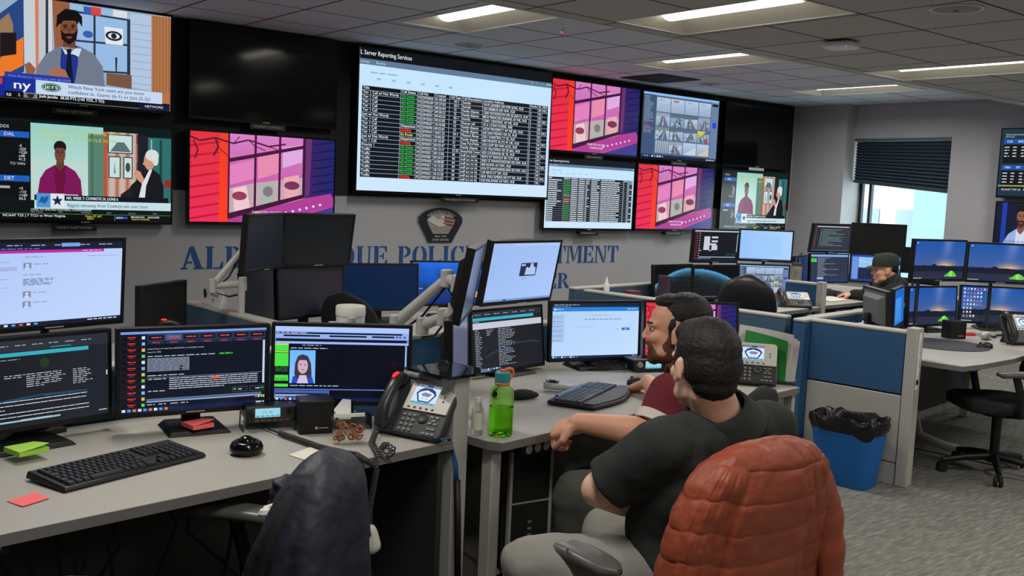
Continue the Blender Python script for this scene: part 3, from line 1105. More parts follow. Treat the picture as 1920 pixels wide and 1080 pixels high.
def draw_arc(S, side):
    """half of a planet's lit rim on black, the other half on the next screen"""
    def fn(a, b):
        x = (a-1.0) if side < 0 else a
        y0 = .10+.42*x*x*(1.25 if side < 0 else 1.1)
        d = b-y0
        if d < -.02:
            return (8, 9, 12)
        if d < 0:
            return (70, 140, 190)
        k = math.exp(-d*7)
        return mixc((22, 23, 26), (90, 176, 226), k)
    S.grid(0, 0, 1, 1, 40, 40, fn, 0)
    S.dash(.0, .955, .5, .016, (150, 170, 190), 2)


def draw_list_red(S):
    R = S.rect
    S.bg((24, 26, 34))
    R(0, 0, 1, .04, (190, 200, 220), 1)
    for k in range(11):
        R(.0, .06+k*.082, .11, .125+k*.082, (40, 26, 34), 1)
        S.dash(.03, .08+k*.082, .09, .02, (200, 60, 70), 2)
        R(.115, .08+k*.082, .13, .11+k*.082, (210, 216, 226), 2)
    for a, b, c, d in ((.22, .19, .35, .64), (.39, .19, .53, .25), (.39, .32, .53, .38), (.35, .42, .5, .48), (.40, .48, .53, .64), (.14, .64, .17, .67), (.35, .64, .4, .67)):
        R(a, b, c, d, (206, 212, 224), 2)
        for k in range(int((d-b)/.035)):
            R(a+.005, b+.012+k*.035, c-.005, b+.018+k*.035, (150, 156, 170), 3)
    R(.97, .1, .985, .7, (190, 200, 214), 2)
    R(.14, .86, .96, .885, (180, 190, 206), 2)
    for u in (.74, .86):
        R(u, .75, u+.10, .82, (30, 60, 60), 2)
    S.dash(.14, .91, .4, .016, (180, 190, 206), 2)
    R(0, .95, 1, 1, (24, 36, 66), 2)


def draw_blank(S):
    S.grid(0, 0, 1, 1, 6, 6, lambda a, b: mixc((150, 196, 250), (176, 212, 255), a), 0)
    S.rect(.25, .18, .8, .82, (160, 204, 252), 1)
    for k in range(4):
        S.dash(.32, .3+k*.12, .6, .01, (140, 184, 232), 2)
    S.rect(0, .965, 1, 1, (60, 90, 140), 2)


def draw_code(S):
    R = S.rect
    S.bg((40, 44, 56))
    R(.08, .05, .9, .085, (190, 196, 206), 1)
    for k in range(12):
        S.dash(.05, .07+k*.07, .09, .02, (200, 90, 90), 2)
    R(.16, .12, .95, .90, (52, 58, 70), 1)
    R(.20, .20, .21, .8, (120, 170, 120), 2)
    for k in range(12):
        S.dash(.24, .17+k*.055, random.uniform(.4, .85), .02, (150, 160, 172) if k % 3 else (120, 190, 140), 2)
    R(0, .94, 1, 1, (60, 80, 110), 2)


def draw_sheet(S):
    R = S.rect
    S.bg((48, 54, 76))
    R(0, 0, 1, .08, (130, 170, 230), 1)
    R(.0, .14, .15, .28, (70, 200, 90), 2)
    for k in range(17):
        S.dash(.18, .12+k*.042, random.uniform(.28, .42) if k % 5 else random.uniform(.5, .75), .016, (170, 182, 206), 2)
    R(.17, .84, .34, .92, (150, 180, 230), 2)
    R(0, .93, 1, 1, (30, 60, 120), 2)


def draw_windows_doc(S):
    R = S.rect
    S.bg((60, 96, 170))
    R(0, 0, 1, .06, (40, 76, 160), 1)
    R(.02, .08, .14, .93, (110, 150, 226), 1)
    R(.15, .08, 1, .48, (150, 196, 244), 1)
    S.line([(.16, .2), (.4, .3), (.7, .18), (.98, .34)], .03, (196, 222, 250), 2)
    S.line([(.3, .1), (.35, .46)], .02, (120, 160, 210), 2)
    R(.15, .5, .98, .93, (30, 40, 70), 1)
    for k in range(6):
        R(.15+k*.14, .5, .155+k*.14, .93, (50, 66, 110), 2)
    R(0, .94, 1, 1, (30, 60, 130), 2)


def draw_camp(S, icons=0):
    """night sky over a field, sunset glow behind trees, a lit green tent"""
    def fn(a, b):
        hz = .64
        if b < hz:
            t = b/hz
            c = mixc((30, 84, 170), (66, 96, 156), t)
            gl = math.exp(-((a-.62)/.17)**2)*max(0, (t-.62)/.38)**2
            c = mixc(c, (250, 190, 130), gl)
            mw = math.exp(-((a-(.60+.05*(1-t)))/.09)**2)*(1-t)*.55
            return mixc(c, (150, 160, 210), mw)
        return mixc((34, 40, 62), (44, 48, 70), (b-hz)/.3)
    S.grid(0, 0, 1, 1, 36, 30, fn, 0)
    rnd = random.Random(5)
    pts = [(0, .80)]
    for k in range(41):
        a = k/40
        pts.append((a, .635+.02*rnd.random()-(.05 if .36 < a < .43 else 0)*rnd.random()+.05*max(0, a-.5)))
    pts.append((1, .80))
    S.poly(pts, (22, 28, 50), 1)
    S.poly([(.655, .93), (.675, .86), (.72, .80), (.765, .775), (.80, .80), (.84, .86), (.875, .92), (.80, .94)], (104, 206, 70), 2)
    S.poly([(.72, .80), (.765, .775), (.77, .93), (.735, .93)], (146, 236, 100), 3)
    S.poly([(.62, .90), (.66, .87), (.68, .93), (.64, .94)], (84, 180, 60), 2)
    S.rect(0, .965, 1, 1, (36, 46, 84), 3)
    for k in range(6):
        S.rect(.01+k*.028, .972, .03+k*.028, .992, (196, 206, 226), 4)
    if icons:
        n = [9, 6, 6, 6, 6, 3, 3, 4]
        for r in range(8):
            for c in range(n[r]):
                u, v = .03+c*.052, .035+r*.112
                S.rect(u, v, u+.026, v+.042, rnd.choice([(236, 240, 246), (210, 220, 240), (220, 90, 90), (120, 170, 240)]), 4)
                S.dash(u-.006, v+.055, u+.032, .01, (200, 210, 230), 4)
    else:
        S.rect(.03, .04, .05, .07, (230, 236, 246), 4)


def draw_camp_icons(S):
    draw_camp(S, 1)


def draw_blue(S):
    S.grid(0, 0, 1, 1, 4, 6, lambda a, b: mixc((26, 90, 180), (20, 120, 226), b), 0)
    S.rect(.1, .25, .7, .9, (60, 140, 226), 1)


def draw_forest(S):
    def fn(a, b):
        c = mixc((30, 110, 226), (14, 40, 120), b)
        k = math.sin(a*9+b*5)*math.cos(a*14-b*9)
        return mixc(c, (20, 60, 90), max(0, k)*.7*(1 if b > .25 else .4))
    S.grid(0, 0, 1, 1, 26, 20, fn, 0)
    S.poly([(.55, .6), (.62, .45), (.72, .5), (.72, .85), (.58, .88)], (196, 160, 200), 1)
    S.poly([(.75, .7), (.85, .62), (.95, .72), (.95, .85), (.76, .86)], (236, 150, 110), 1)
    S.dash(.04, .62, .14, .016, (220, 230, 246), 2)


def draw_panel_odds(S):
    R = S.rect
    S.bg((22, 50, 66))
    S.text('Odds by Caesars Sportsbook', .03, .09, .022, (210, 220, 226), 3, .16)
    S.text('MATCHUP', .03, .125, .02, (200, 210, 216), 3)
    for v, a, b in ((.15, 'CHI', 'BAL'), (.54, 'MIA', 'PIT')):
        R(.02, v, .21, v+.07, (26, 80, 170), 1)
        S.text(a, .045, v+.05, .035, (230, 240, 255), 3)
        S.text(b, .14, v+.05, .035, (230, 240, 255), 3)
        R(.02, v+.08, .21, v+.36, (6, 10, 14), 1)
        for k in range(4):
            S.dash(.03, v+.11+k*.045, .07, .02, (210, 214, 220), 3)
            S.dash(.10, v+.11+k*.045, .13, .02, (210, 214, 220), 3)
            S.dash(.17, v+.11+k*.045, .2, .02, (210, 214, 220), 3)
    R(.22, .05, 1, .80, (110, 176, 226), 1)
    q = lambda x, y: (.55+.14*x, .2+.6*y)
    bust(S, q, (196, 140, 116), (60, 44, 34), (40, 50, 80), (220, 226, 236), (90, 30, 40))
    R(.0, .84, 1, .86, (150, 160, 90), 2)
    S.text('NCAAF TOP 25   NOON ET SAT', .03, .92, .03, (226, 230, 234), 3)


def draw_panel_guest(S):
    S.off = 0
    R = S.rect
    S.grid(0, 0, 1, 1, 10, 10, lambda a, b: mixc((14, 20, 46), (20, 34, 86), a), 0)
    R(.05, 0, .09, 1, (26, 60, 160), 1)
    R(.5, 0, 1, .45, (60, 30, 36), 1)
    R(.28, 0, .36, .5, (70, 34, 40), 1)
    q = lambda x, y: (.215+.16*x, .05+.85*y)
    bust(S, q, (150, 96, 74), (22, 17, 16), (150, 178, 226), (206, 216, 236), None, False, (60, 40, 34))
    for k in range(7):
        R(.10+k*.035, .56, .103+k*.035, 1, (64, 84, 150), 5)
    for k in range(6):
        R(.075, .58+k*.07, .36, .586+k*.07, (64, 84, 150), 5)


def draw_nothing(S):
    S.bg((0, 0, 0))


def draw_badge(S):
    """telephone display: pale ground, dark top line, a blue pentagon badge"""
    R = S.rect
    S.bg((206, 226, 246))
    R(0, 0, 1, .14, (60, 74, 92), 1)
    S.text('10:18 10/24/22', .04, .11, .07, (230, 236, 244), 2, .4)
    S.text('8336700', .68, .11, .07, (230, 236, 244), 2, .28)
    S.poly([(.2, .28), (.36, .17), (.64, .17), (.82, .28), (.92, .48), (.74, .90), (.28, .90), (.10, .48)], (40, 64, 128), 2)
    S.poly([(.24, .40), (.5, .28), (.78, .40), (.84, .5), (.70, .84), (.32, .84), (.18, .5)], (226, 236, 248), 3)
    S.poly([(.3, .5), (.44, .40), (.56, .42), (.72, .48), (.64, .62), (.4, .62)], (110, 140, 190), 4)
    R(.52, .44, .72, .48, (196, 70, 80), 5)
    R(.52, .52, .72, .55, (196, 70, 80), 5)
    S.text('REAL TIME', .36, .76, .06, (50, 80, 140), 5, .28)
    R(.0, .90, 1, 1, (110, 190, 226), 1)
    for k in range(4):
        S.dash(.03+k*.25, .93, .2+k*.25, .04, (30, 60, 100), 2)


def draw_radio(S):
    S.bg((150, 214, 230))
    S.text('RTCC   APD', .3, .55, .2, (30, 70, 90), 2, .4)
    for k in range(5):
        S.rect(.03+k*.2, .78, .17+k*.2, .95, (90, 160, 190), 1)
# ------------------------------------------------------------------ room shell
ZR, ZL, YS = 2.745, 2.58, -3.05          # recessed ceiling, lower ceiling, the step between them
XW, XP, YP = 9.06, 8.90, -.73            # window wall, pier beside the window, its edge
XL, YF = -3.6, -10.2


def wall_paint():
    m = mat('wall_paint', (172, 172, 176), .8, bump=.12, bscale=350, var=.03, vscale=2.2)
    return m


def carpet():
    m = bpy.data.materials.new('carpet')
    m.use_nodes = True
    nt = m.node_tree
    b = nt.nodes['Principled BSDF']
    b.inputs['Roughness'].default_value = .95
    b.inputs['Specular IOR Level'].default_value = .15
    tc = nt.nodes.new('ShaderNodeTexCoord')
    outs = []
    for ang, sc in ((rad(20), (5.5, 34, 1)), (rad(-48), (6, 30, 1))):
        mp = nt.nodes.new('ShaderNodeMapping')
        mp.inputs['Rotation'].default_value = (0, 0, ang)
        mp.inputs['Scale'].default_value = sc
        nt.links.new(tc.outputs['Object'], mp.inputs['Vector'])
        n = nt.nodes.new('ShaderNodeTexNoise')
        n.inputs['Scale'].default_value = 1.6
        n.inputs['Detail'].default_value = 7
        n.inputs['Roughness'].default_value = .65
        nt.links.new(mp.outputs['Vector'], n.inputs['Vector'])
        outs.append(n.outputs['Fac'])
    big = nt.nodes.new('ShaderNodeTexNoise')
    big.inputs['Scale'].default_value = 2.2
    nt.links.new(tc.outputs['Object'], big.inputs['Vector'])
    mx = nt.nodes.new('ShaderNodeMix')
    mx.data_type = 'FLOAT'
    nt.links.new(big.outputs['Fac'], mx.inputs[0])
    nt.links.new(outs[0], mx.inputs[2])
    nt.links.new(outs[1], mx.inputs[3])
    cr = nt.nodes.new('ShaderNodeValToRGB')
    cr.color_ramp.elements[0].position = .30
    cr.color_ramp.elements[0].color = (*lin((82, 83, 80)), 1)
    cr.color_ramp.elements[1].position = .72
    cr.color_ramp.elements[1].color = (*lin((160, 156, 146)), 1)
    e = cr.color_ramp.elements.new(.5)
    e.color = (*lin((114, 114, 108)), 1)
    nt.links.new(mx.outputs[0], cr.inputs['Fac'])
    nt.links.new(cr.outputs['Color'], b.inputs['Base Color'])
    n = nt.nodes.new('ShaderNodeTexNoise')
    n.inputs['Scale'].default_value = 260
    nt.links.new(tc.outputs['Object'], n.inputs['Vector'])
    bp = nt.nodes.new('ShaderNodeBump')
    bp.inputs['Strength'].default_value = .6
    bp.inputs['Distance'].default_value = .004
    nt.links.new(n.outputs['Fac'], bp.inputs['Height'])
    nt.links.new(bp.outputs['Normal'], b.inputs['Normal'])
    return m


def tiles(name, ox, oy, col, grid):
    m = bpy.data.materials.new(name)
    m.use_nodes = True
    nt = m.node_tree
    b = nt.nodes['Principled BSDF']
    b.inputs['Roughness'].default_value = .9
    b.inputs['Specular IOR Level'].default_value = .2
    tc = nt.nodes.new('ShaderNodeTexCoord')
    mp = nt.nodes.new('ShaderNodeMapping')
    mp.inputs['Location'].default_value = (ox, oy, 0)
    nt.links.new(tc.outputs['Object'], mp.inputs['Vector'])
    br = nt.nodes.new('ShaderNodeTexBrick')
    br.offset = 0
    br.squash = 1
    br.inputs['Scale'].default_value = 1
    br.inputs['Brick Width'].default_value = .61
    br.inputs['Row Height'].default_value = .61
    br.inputs['Mortar Size'].default_value = .010
    br.inputs['Mortar Smooth'].default_value = .2
    br.inputs['Color1'].default_value = (*lin(col), 1)
    br.inputs['Color2'].default_value = (*lin([c*.97 for c in col]), 1)
    br.inputs['Mortar'].default_value = (*lin(grid), 1)
    nt.links.new(mp.outputs['Vector'], br.inputs['Vector'])
    n = nt.nodes.new('ShaderNodeTexNoise')
    n.inputs['Scale'].default_value = 140
    n.inputs['Detail'].default_value = 4
    nt.links.new(tc.outputs['Object'], n.inputs['Vector'])
    mx = nt.nodes.new('ShaderNodeMix')
    mx.data_type = 'RGBA'
    mx.blend_type = 'MULTIPLY'
    mx.inputs[0].default_value = .25
    nt.links.new(br.outputs['Color'], mx.inputs[6])
    nt.links.new(n.outputs['Color'], mx.inputs[7])
    nt.links.new(mx.outputs[2], b.inputs['Base Color'])
    bp = nt.nodes.new('ShaderNodeBump')
    bp.inputs['Strength'].default_value = .5
    bp.inputs['Distance'].default_value = .006
    bp.invert = True
    nt.links.new(br.outputs['Fac'], bp.inputs['Height'])
    nt.links.new(bp.outputs['Normal'], b.inputs['Normal'])
    return m


M_WALL = wall_paint()
M_DARKW = mat('dark_wall_board', (22, 23, 26), .7, bump=.1)
quick = quickbox
struct(quick('floor', carpet(), None, XL-.2, XW+.4, YF-.2, .2, -.08, 0))
struct(quick('wall_back', M_WALL, None, XL-.2, XW+.6, 0, .2, 0, 3.0))
struct(quick('wall_left', M_WALL, None, XL-.2, XL, YF, 0, 0, 3.0))
struct(quick('wall_front', M_WALL, None, XL-.2, XW+.6, YF-.2, YF, 0, 3.0))
WY0, WY1, WZ0, WZ1 = -.73, -1.93, .72, 2.36            # window opening
b = MB()
b.bx(XW, XW+.28, YF, WY1, 0, 3.0)
b.bx(XW, XW+.28, WY1, WY0, 0, WZ0)
b.bx(XW, XW+.28, WY1, WY0, WZ1, 3.0)
b.bx(XW, XW+.28, WY0, 0, 0, 3.0)
struct(b.build('wall_right', M_WALL))
struct(quick('wall_pier', M_WALL, None, XP, XW, YP, 0, 0, ZR))
struct(quick('trim_board', M_DARKW, None, -3.0, 8.86, -.012, 0, 1.47, ZR))
T1 = tiles('recess_tiles', -3.556+6.1, 1.749+6.1, (222, 225, 234), (70, 72, 78))  # blue cast of screens and daylight is put into the tile colour
T2 = tiles('lower_tiles', -4.545+6.1, 3.788+6.1, (196, 193, 190), (84, 82, 80))


def troffer_holes(y0, y1, z, holes, mt, name):
    """a ceiling plate with rectangular openings where the fixtures sit"""
    xs = sorted({XL, XW+.0, *[h[0] for h in holes], *[h[1] for h in holes]})
    ys = sorted({y0, y1, *[h[2] for h in holes], *[h[3] for h in holes]})
    bb = MB()
    for i in range(len(xs)-1):
        for j in range(len(ys)-1):
            cx, cy = (xs[i]+xs[i+1])/2, (ys[j]+ys[j+1])/2
            if any(h[0] < cx < h[1] and h[2] < cy < h[3] for h in holes):
                continue
            bb.add([(xs[i], ys[j], z), (xs[i], ys[j+1], z), (xs[i+1], ys[j+1], z), (xs[i+1], ys[j], z)], [(0, 1, 2, 3)])
    o = bb.build(name, mt)
    # make the face look down
    return struct(o)


REC = [(2.42, 3.00, -2.45, -1.25), (4.94, 5.52, -2.29, -1.08), (7.41, 7.97, -2.20, -.98)]
LOW = [(2.67, 3.27, -4.40, -3.20), (5.37, 5.96, -4.32, -3.12), (8.00, 8.60, -4.22, -3.03+.0), (-.6, 0, -4.4, -3.2), (2.67, 3.27, -6.8, -5.6), (5.37, 5.96, -6.8, -5.6), (-.6, 0, -6.8, -5.6), (2.67, 3.27, -9.2, -8.0), (-.6, 0, -9.2, -8.0), (5.37, 5.96, -9.2, -8.0)]
LOW = [(a, b2, c, min(d, YS-.05)) for a, b2, c, d in LOW]
troffer_holes(YS, 0, ZR, REC, T1, 'ceiling_recess')
troffer_holes(YF, YS, ZL, LOW, T2, 'ceiling_lower')
struct(quick('trim_ceiling_step', mat('ceiling_step_paint', (206, 204, 200), .7), None, XL, XW, YS-.015, YS+.01, ZL-.004, ZR))
M_REFL = mat('troffer_reflector', (222, 216, 198), .5)
M_TUBE = mat('lamp_diffuser', (255, 250, 238), .4, emit=3.6, ecol=(255, 250, 240))
LG = 'ceiling light fixtures'
LAMP_W = 22.0
rec_l = ['recessed ceiling light above the big call table display', 'recessed ceiling light beside the dark ceiling vent', 'recessed ceiling light nearest the window wall']
low_l = ['large ceiling light at the edge of the lower ceiling, nearest the sprinkler', 'ceiling light in the lower ceiling beyond the wireless access point', 'small far ceiling light above the right hand wall displays']
for grp, z, lb in ((REC, ZR, rec_l), (LOW, ZL, low_l)):
    for i, (x0, x1, y0, y1) in enumerate(grp):
        t = thing('ceiling_light', lb[i] if i < len(lb) else 'ceiling light fixture behind the photographer, out of the picture', 'ceiling light', (x0, y0, z), 0, LG if i < len(lb) else 'ceiling lights out of view')
        w, l = x1-x0, y1-y0
        m = MB()
        m.bx(0, w, 0, .012, -.004, .006)
        m.bx(0, w, l-.012, l, -.004, .006)
        m.bx(0, .012, .012, l-.012, -.004, .006)
        m.bx(w-.012, w, .012, l-.012, -.004, .006)
        m.build('frame', M_WHITE, t)
        m = MB()                               # sloping reflector: a deep trough with a raised middle
        d = .085
        a, c = .012, w-.012
        e0, e1 = .012, l-.012
        q = [(a, e0, 0), (c, e0, 0), (c, e1, 0), (a, e1, 0)]
        k = [(w*.36, e0+.14, d), (w*.64, e0+.14, d), (w*.64, e1-.14, d), (w*.36, e1-.14, d)]
        m.add(q+k, [(0, 1, 5, 4), (1, 2, 6, 5), (2, 3, 7, 6), (3, 0, 4, 7), (4, 5, 6, 7)])
        m.build('reflector', M_REFL, t)
        m = MB()                               # the lit centre basket
        m.prism([(w*.5+.085*math.cos(PI*j/8), .055*math.sin(-PI*j/8)) for j in range(9)], 0, l-.30, Matrix(((1, 0, 0, 0), (0, 0, 1, .15), (0, 1, 0, d-.004), (0, 0, 0, 1))))
        m.build('diffuser', M_TUBE, t)
        m = MB()
        for s in (-1, 1):
            m.bx(w*.5+s*.088-.004, w*.5+s*.088+.004, .14, l-.14, d-.02, d-.004)
        m.build('rail', M_GREY, t)
        ld = bpy.data.lights.new('troffer_lamp', 'AREA')
        ld.shape = 'RECTANGLE'
        ld.size, ld.size_y = .13, l-.34
        ld.energy = LAMP_W
        ld.color = (1.0, .965, .90)
        ld.spread = rad(165)
        lo = bpy.data.objects.new('troffer_lamp', ld)
        COL.objects.link(lo)
        lo.parent = t
        lo.location = (w*.5, l*.5, .024)

# ------------------------------------------------------------------ ceiling fittings
def speaker_round(name, label, x, y, z, r, col, group=None):
    t = thing(name, label, 'ceiling speaker', (x, y, z), 0, group)
    m = MB()
    m.lathe([(r*.86, -.001), (r*.9, -.006), (r, -.006), (r*1.0, -.001)], 36)
    m.build('rim', mat('speaker_rim', (206, 206, 204), .5), t, smooth=40)
    m = MB()
    m.lathe([(.001, -.012), (r*.5, -.010), (r*.86, -.004), (r*.86, -.001), (.001, -.001)], 36)
    m.build('grille', col, t, smooth=40)
    m = MB()
    m.lathe([(.001, -.016), (.012, -.016), (.014, -.011)], 12)
    m.build('centre_screw', M_GREY, t)


M_GRILLE = mat('speaker_grille', (150, 150, 152), .7, bump=.6, bscale=700)
speaker_round('ceiling_speaker', 'round grey ceiling speaker above the big call table display', 3.40, -.74, ZR, .13, M_GRILLE, 'ceiling speakers')
speaker_round('ceiling_speaker', 'round grey ceiling speaker right of the dark ceiling vent', 6.50, -.66, ZR, .13, M_GRILLE, 'ceiling speakers')
speaker_round('ceiling_speaker', 'round white rimmed ceiling speaker in the lower ceiling, nearest the camera', 3.47, -4.84, ZL, .13, M_GRILLE, 'ceiling speakers')
t = thing('ceiling_vent', 'dark square ceiling vent beside a ceiling light above the displays', 'vent', (5.60, -.83, ZR))
m = MB()
m.bx(0, .57, 0, .57, -.004, -.0005)
m.build('backing', mat('vent_dark', (40, 42, 44), .8), t)
m = MB()
for k in range(14):
    m.bx(.01, .56, .012+k*.0405, .03+k*.0405, -.010, -.004)
m.build('slats', mat('vent_slats', (58, 60, 62), .7), t)
t = thing('fire_sprinkler', 'small fire sprinkler hanging from the recessed ceiling', 'sprinkler', (3.24, -2.09, ZR+.002))
m = MB()
m.lathe([(.045, 0), (.045, -.004), (.02, -.010), (.012, -.012), (.012, -.03)], 20)
m.build('escutcheon', M_WHITE, t, smooth=40)
m = MB()
m.cyl((0, 0, -.012), (0, 0, -.05), .006)
m.lathe([(.003, -.052), (.022, -.052), (.022, -.049), (.003, -.047)], 12)
m.build('deflector', M_CHROME, t)
t = thing('wireless_access_point', 'white wireless access point with a blue light on the lower ceiling', 'access point', (4.02, -3.82, ZL), rad(12))
m = MB()
m.prism([(.10*math.copysign(abs(math.cos(a))**.45, math.cos(a)), .10*math.copysign(abs(math.sin(a))**.45, math.sin(a))) for a in [2*PI*i/28 for i in range(28)]], -.045, -.012)
m.build('housing', M_WHITE, t, bevel=.012, seg=3)
quick('mount', M_GREY, t, -.06, .06, -.06, .06, -.014, 0)
m = MB()
m.ell((-.07, -.062, -.044), (.006, .006, .004), 8)
m.build('status_light', mat('blue_led', (60, 110, 255), emit=4), t)

# ------------------------------------------------------------------ window, shade, the building outside
o = thing('window_1', None, None, (XW+.2, WY1, WZ0))
struct(o)
m = MB()
ww, wh = WY0-WY1, WZ1-WZ0
for (y0, y1, z0, z1) in ((0, ww, 0, .04), (0, ww, wh-.04, wh), (0, .04, .04, wh-.04), (ww-.04, ww, .04, wh-.04), (ww-.16, ww-.125, .04, wh-.04)):
    m.bx(0, .05, y0, y1, z0, z1)
m.build('window_frame', mat('dark_aluminium', (52, 58, 64), .4, metal=.6), o)
m = MB()
m.bx(.02, .026, .04, ww-.04, .04, wh-.04)
m.build('glass', mat('window_glass', (235, 248, 248), .02, trans=1.0, ior=1.02, spec=.1), o)
struct(quick('window_sill', M_WALL, None, XW-.03, XW+.2, WY1, WY0, WZ0-.03, WZ0))
M_SHADE = mat('pleated_shade_cloth', (58, 74, 88), .9, bump=.2, bscale=500)
t = thing('window_shade', 'dark pleated window shade lowered unevenly over the top of the window', 'window shade', (XW+.04, WY1+.01, 0))
quick('headrail', mat('headrail', (84, 92, 98), .5), t, -.02, .03, 0, ww-.02, 2.325, 2.355)
n = 26
vs = []
for k in range(n+1):
    x = .018 if k % 2 else -.018
    for y, zb in ((0.0, 1.775), (ww-.03, 1.87)):
        vs.append((x, y, 2.318+(zb-2.318)*k/n))
m = MB()
m.add(vs, [(2*k, 2*k+1, 2*k+3, 2*k+2) for k in range(n)])
m.add([(p[0]+.006, p[1], p[2]) for p in vs], [(2*k, 2*k+2, 2*k+3, 2*k+1) for k in range(n)])
m.build('pleats', M_SHADE, t)
m = MB()
m.hexa([(-.02, 0, 1.745), (.02, 0, 1.745), (.02, ww-.03, 1.84), (-.02, ww-.03, 1.84)], [(-.02, 0, 1.775), (.02, 0, 1.775), (.02, ww-.03, 1.87), (-.02, ww-.03, 1.87)])
m.build('bottom_rail', mat('shade_rail', (50, 60, 70), .5), t)
t = thing('office_tower', 'pale office tower seen through the window across the street', 'building', (21, 2.2, 0))
m = MB()
m.bx(0, 8, -9, 9, -12, 26)
m.build('facade', mat('pale_concrete', (150, 152, 148), .8), t)
for r in range(9):
    for c in range(12):
        m = MB()
        m.bx(-.04, .0, -7.4+c*1.25, -6.6+c*1.25, -2.4+r*1.5, -1.5+r*1.5)
        m.build('window', mat('tower_glass', (104, 116, 120), .3), t)
quick('pilaster', mat('grey_cladding', (96, 116, 122), .7), t, -.5, 0, 1.6, 2.7, -12, 26)

# ------------------------------------------------------------------ screens
def panel(name, label, cat, c, yaw, tilt, w, h, draw, bez=.013, dep=.035, group=None, frame=None, off=None, back=None, bottom=None, logo=False):
    """a flat display: frame, screen, back case; its Empty sits at the middle of the screen"""
    t = thing(name, label, cat, c, yaw, group)
    T = Matrix.Rotation(-tilt, 4, 'X')
    fm = frame or M_GLOSSB
    bb = bottom if bottom is not None else bez
    m = MB()
    m.T = T
    y0, y1 = -.003, dep
    m.bx(-w/2-bez, -w/2, y0, y1, -h/2-bb, h/2+bez)
    m.bx(w/2, w/2+bez, y0, y1, -h/2-bb, h/2+bez)
    m.bx(-w/2, w/2, y0, y1, h/2, h/2+bez)
    m.bx(-w/2, w/2, y0, y1, -h/2-bb, -h/2)
    m.build('bezel', fm, t, bevel=.0015)
    m = MB()
    m.T = T
    m.hexa([(-w/2+.02, dep-.006, -h/2+.02), (w/2-.02, dep-.006, -h/2+.02), (w/2-.02, dep-.006, h/2-.02), (-w/2+.02, dep-.006, h/2-.02)],
           [(-w*.33, dep+.025, -h*.33), (w*.33, dep+.025, -h*.33), (w*.33, dep+.025, h*.3), (-w*.33, dep+.025, h*.3)])
    m.bx(-w/2, w/2, .002, dep-.004, -h/2, h/2)
    m.build('back_case', back or M_BLACK, t)
    if draw is None:
        m = MB()
        m.T = T
        m.add([(-w/2, 0, -h/2), (w/2, 0, -h/2), (w/2, 0, h/2), (-w/2, 0, h/2)], [(0, 1, 2, 3)])
        m.build('screen', off or M_OFF, t)
    else:
        S = Scr(w, h, Matrix.Translation(c) @ Matrix.Rotation(yaw, 4, 'Z') @ T)
        draw(S)
        S.v = [tuple(T @ Vector(p)) for p in S.v]
        S.build(t)
    if logo:
        m = MB()
        m.bx(-.03, .03, -.0045, -.003, -h/2-bb*.62, -h/2-bb*.4)
        m.build('maker_mark', M_SILVER, t)
    return t


TW, TH_ = 1.21, 1.21*9/16
TVG = 'displays on the wall'


def tv(label, x0, z0, draw, w=TW, y=-.10, off=None):
    h = w*9/16
    t = panel('wall_display', label, 'television', (x0+w/2, y, z0+h/2), 0, 0, w, h, draw, .014, .05, TVG, logo=True, bottom=.024, off=off)
    quick('wall_bracket', M_BLACK, t, -w*.2, w*.2, .06, -y-.012, -h*.25, h*.25)
    return t


tv('wall display with a presenter in a grey suit, a sports question below', -.045, 2.046, draw_host)
tv('wall display with two men debating under odds columns, at the left end', -.035, 1.231, draw_debate)
tv('switched-off black display above the red cartoon window, left of the call table', 1.318, 2.03, None)
tv('red cartoon window display left of the big call table', 1.318, 1.235, draw_snowy_window)
tv('biggest wall display with the full table of police calls', 2.725, 1.52, draw_table, 2.102, -.13)
tv('red cartoon window display in the upper row, right of the call table', 4.855, 1.988, draw_snowy_window)
tv('wall display with a grid of street camera pictures', 6.125, 1.986, draw_cameras)
tv('switched-off black display at the top right corner of the display wall', 7.481, 1.984, None)
tv('smaller wall display with a table of calls under the red cartoon', 4.835, 1.223, draw_table_small)
tv('red cartoon window display in the lower row, under the street cameras', 6.108, 1.228, draw_snowy_window)
tv('wall display with two men debating, lower right corner of the display wall', 7.481, 1.234, draw_debate)
for (lb, y0, z0, dr) in (('wall display with odds columns on the window wall, the upper of two', -2.52, 1.738, draw_panel_odds), ('wall display with a guest in a checked shirt on the window wall', -2.53, .985, draw_panel_guest)):
    t = panel('wall_display', lb, 'television', (XW-.10, y0-TW/2, z0+TH_/2), -PI/2, 0, TW, TH_, dr, .014, .05, TVG, logo=True, bottom=.024)
    quick('wall_bracket', M_BLACK, t, -.25, .25, .06, .10, -.16, .16)

M_PLATE = mat('name_plate_black', (20, 20, 21), .4)
M_PLTXT = mat('name_plate_lettering', (190, 188, 178), .6)


def text_mesh(name, s, h, m, parent, loc, rot, th=.0006, width=None, align=0, curve=None):
    """raised lettering: flat glyphs given a little thickness; local x along the line, z up, facing -y"""
    wd = text_width(s, h)
    sx = (width/wd) if width else 1.0
    tot = wd*sx
    bm = MB()
    for vs, fs in text_polys(s, -tot/2 if align == 0 else 0, 0, h, sx):
        if curve:
            vs = [curve(p[0]/tot, p[1]) for p in vs]
        n = len(vs)
        bm.add([(p[0], -th, p[1]) for p in vs], fs)
    o = bm.build(name, m, parent)
    o.location = loc
    o.rotation_euler = rot
    return o


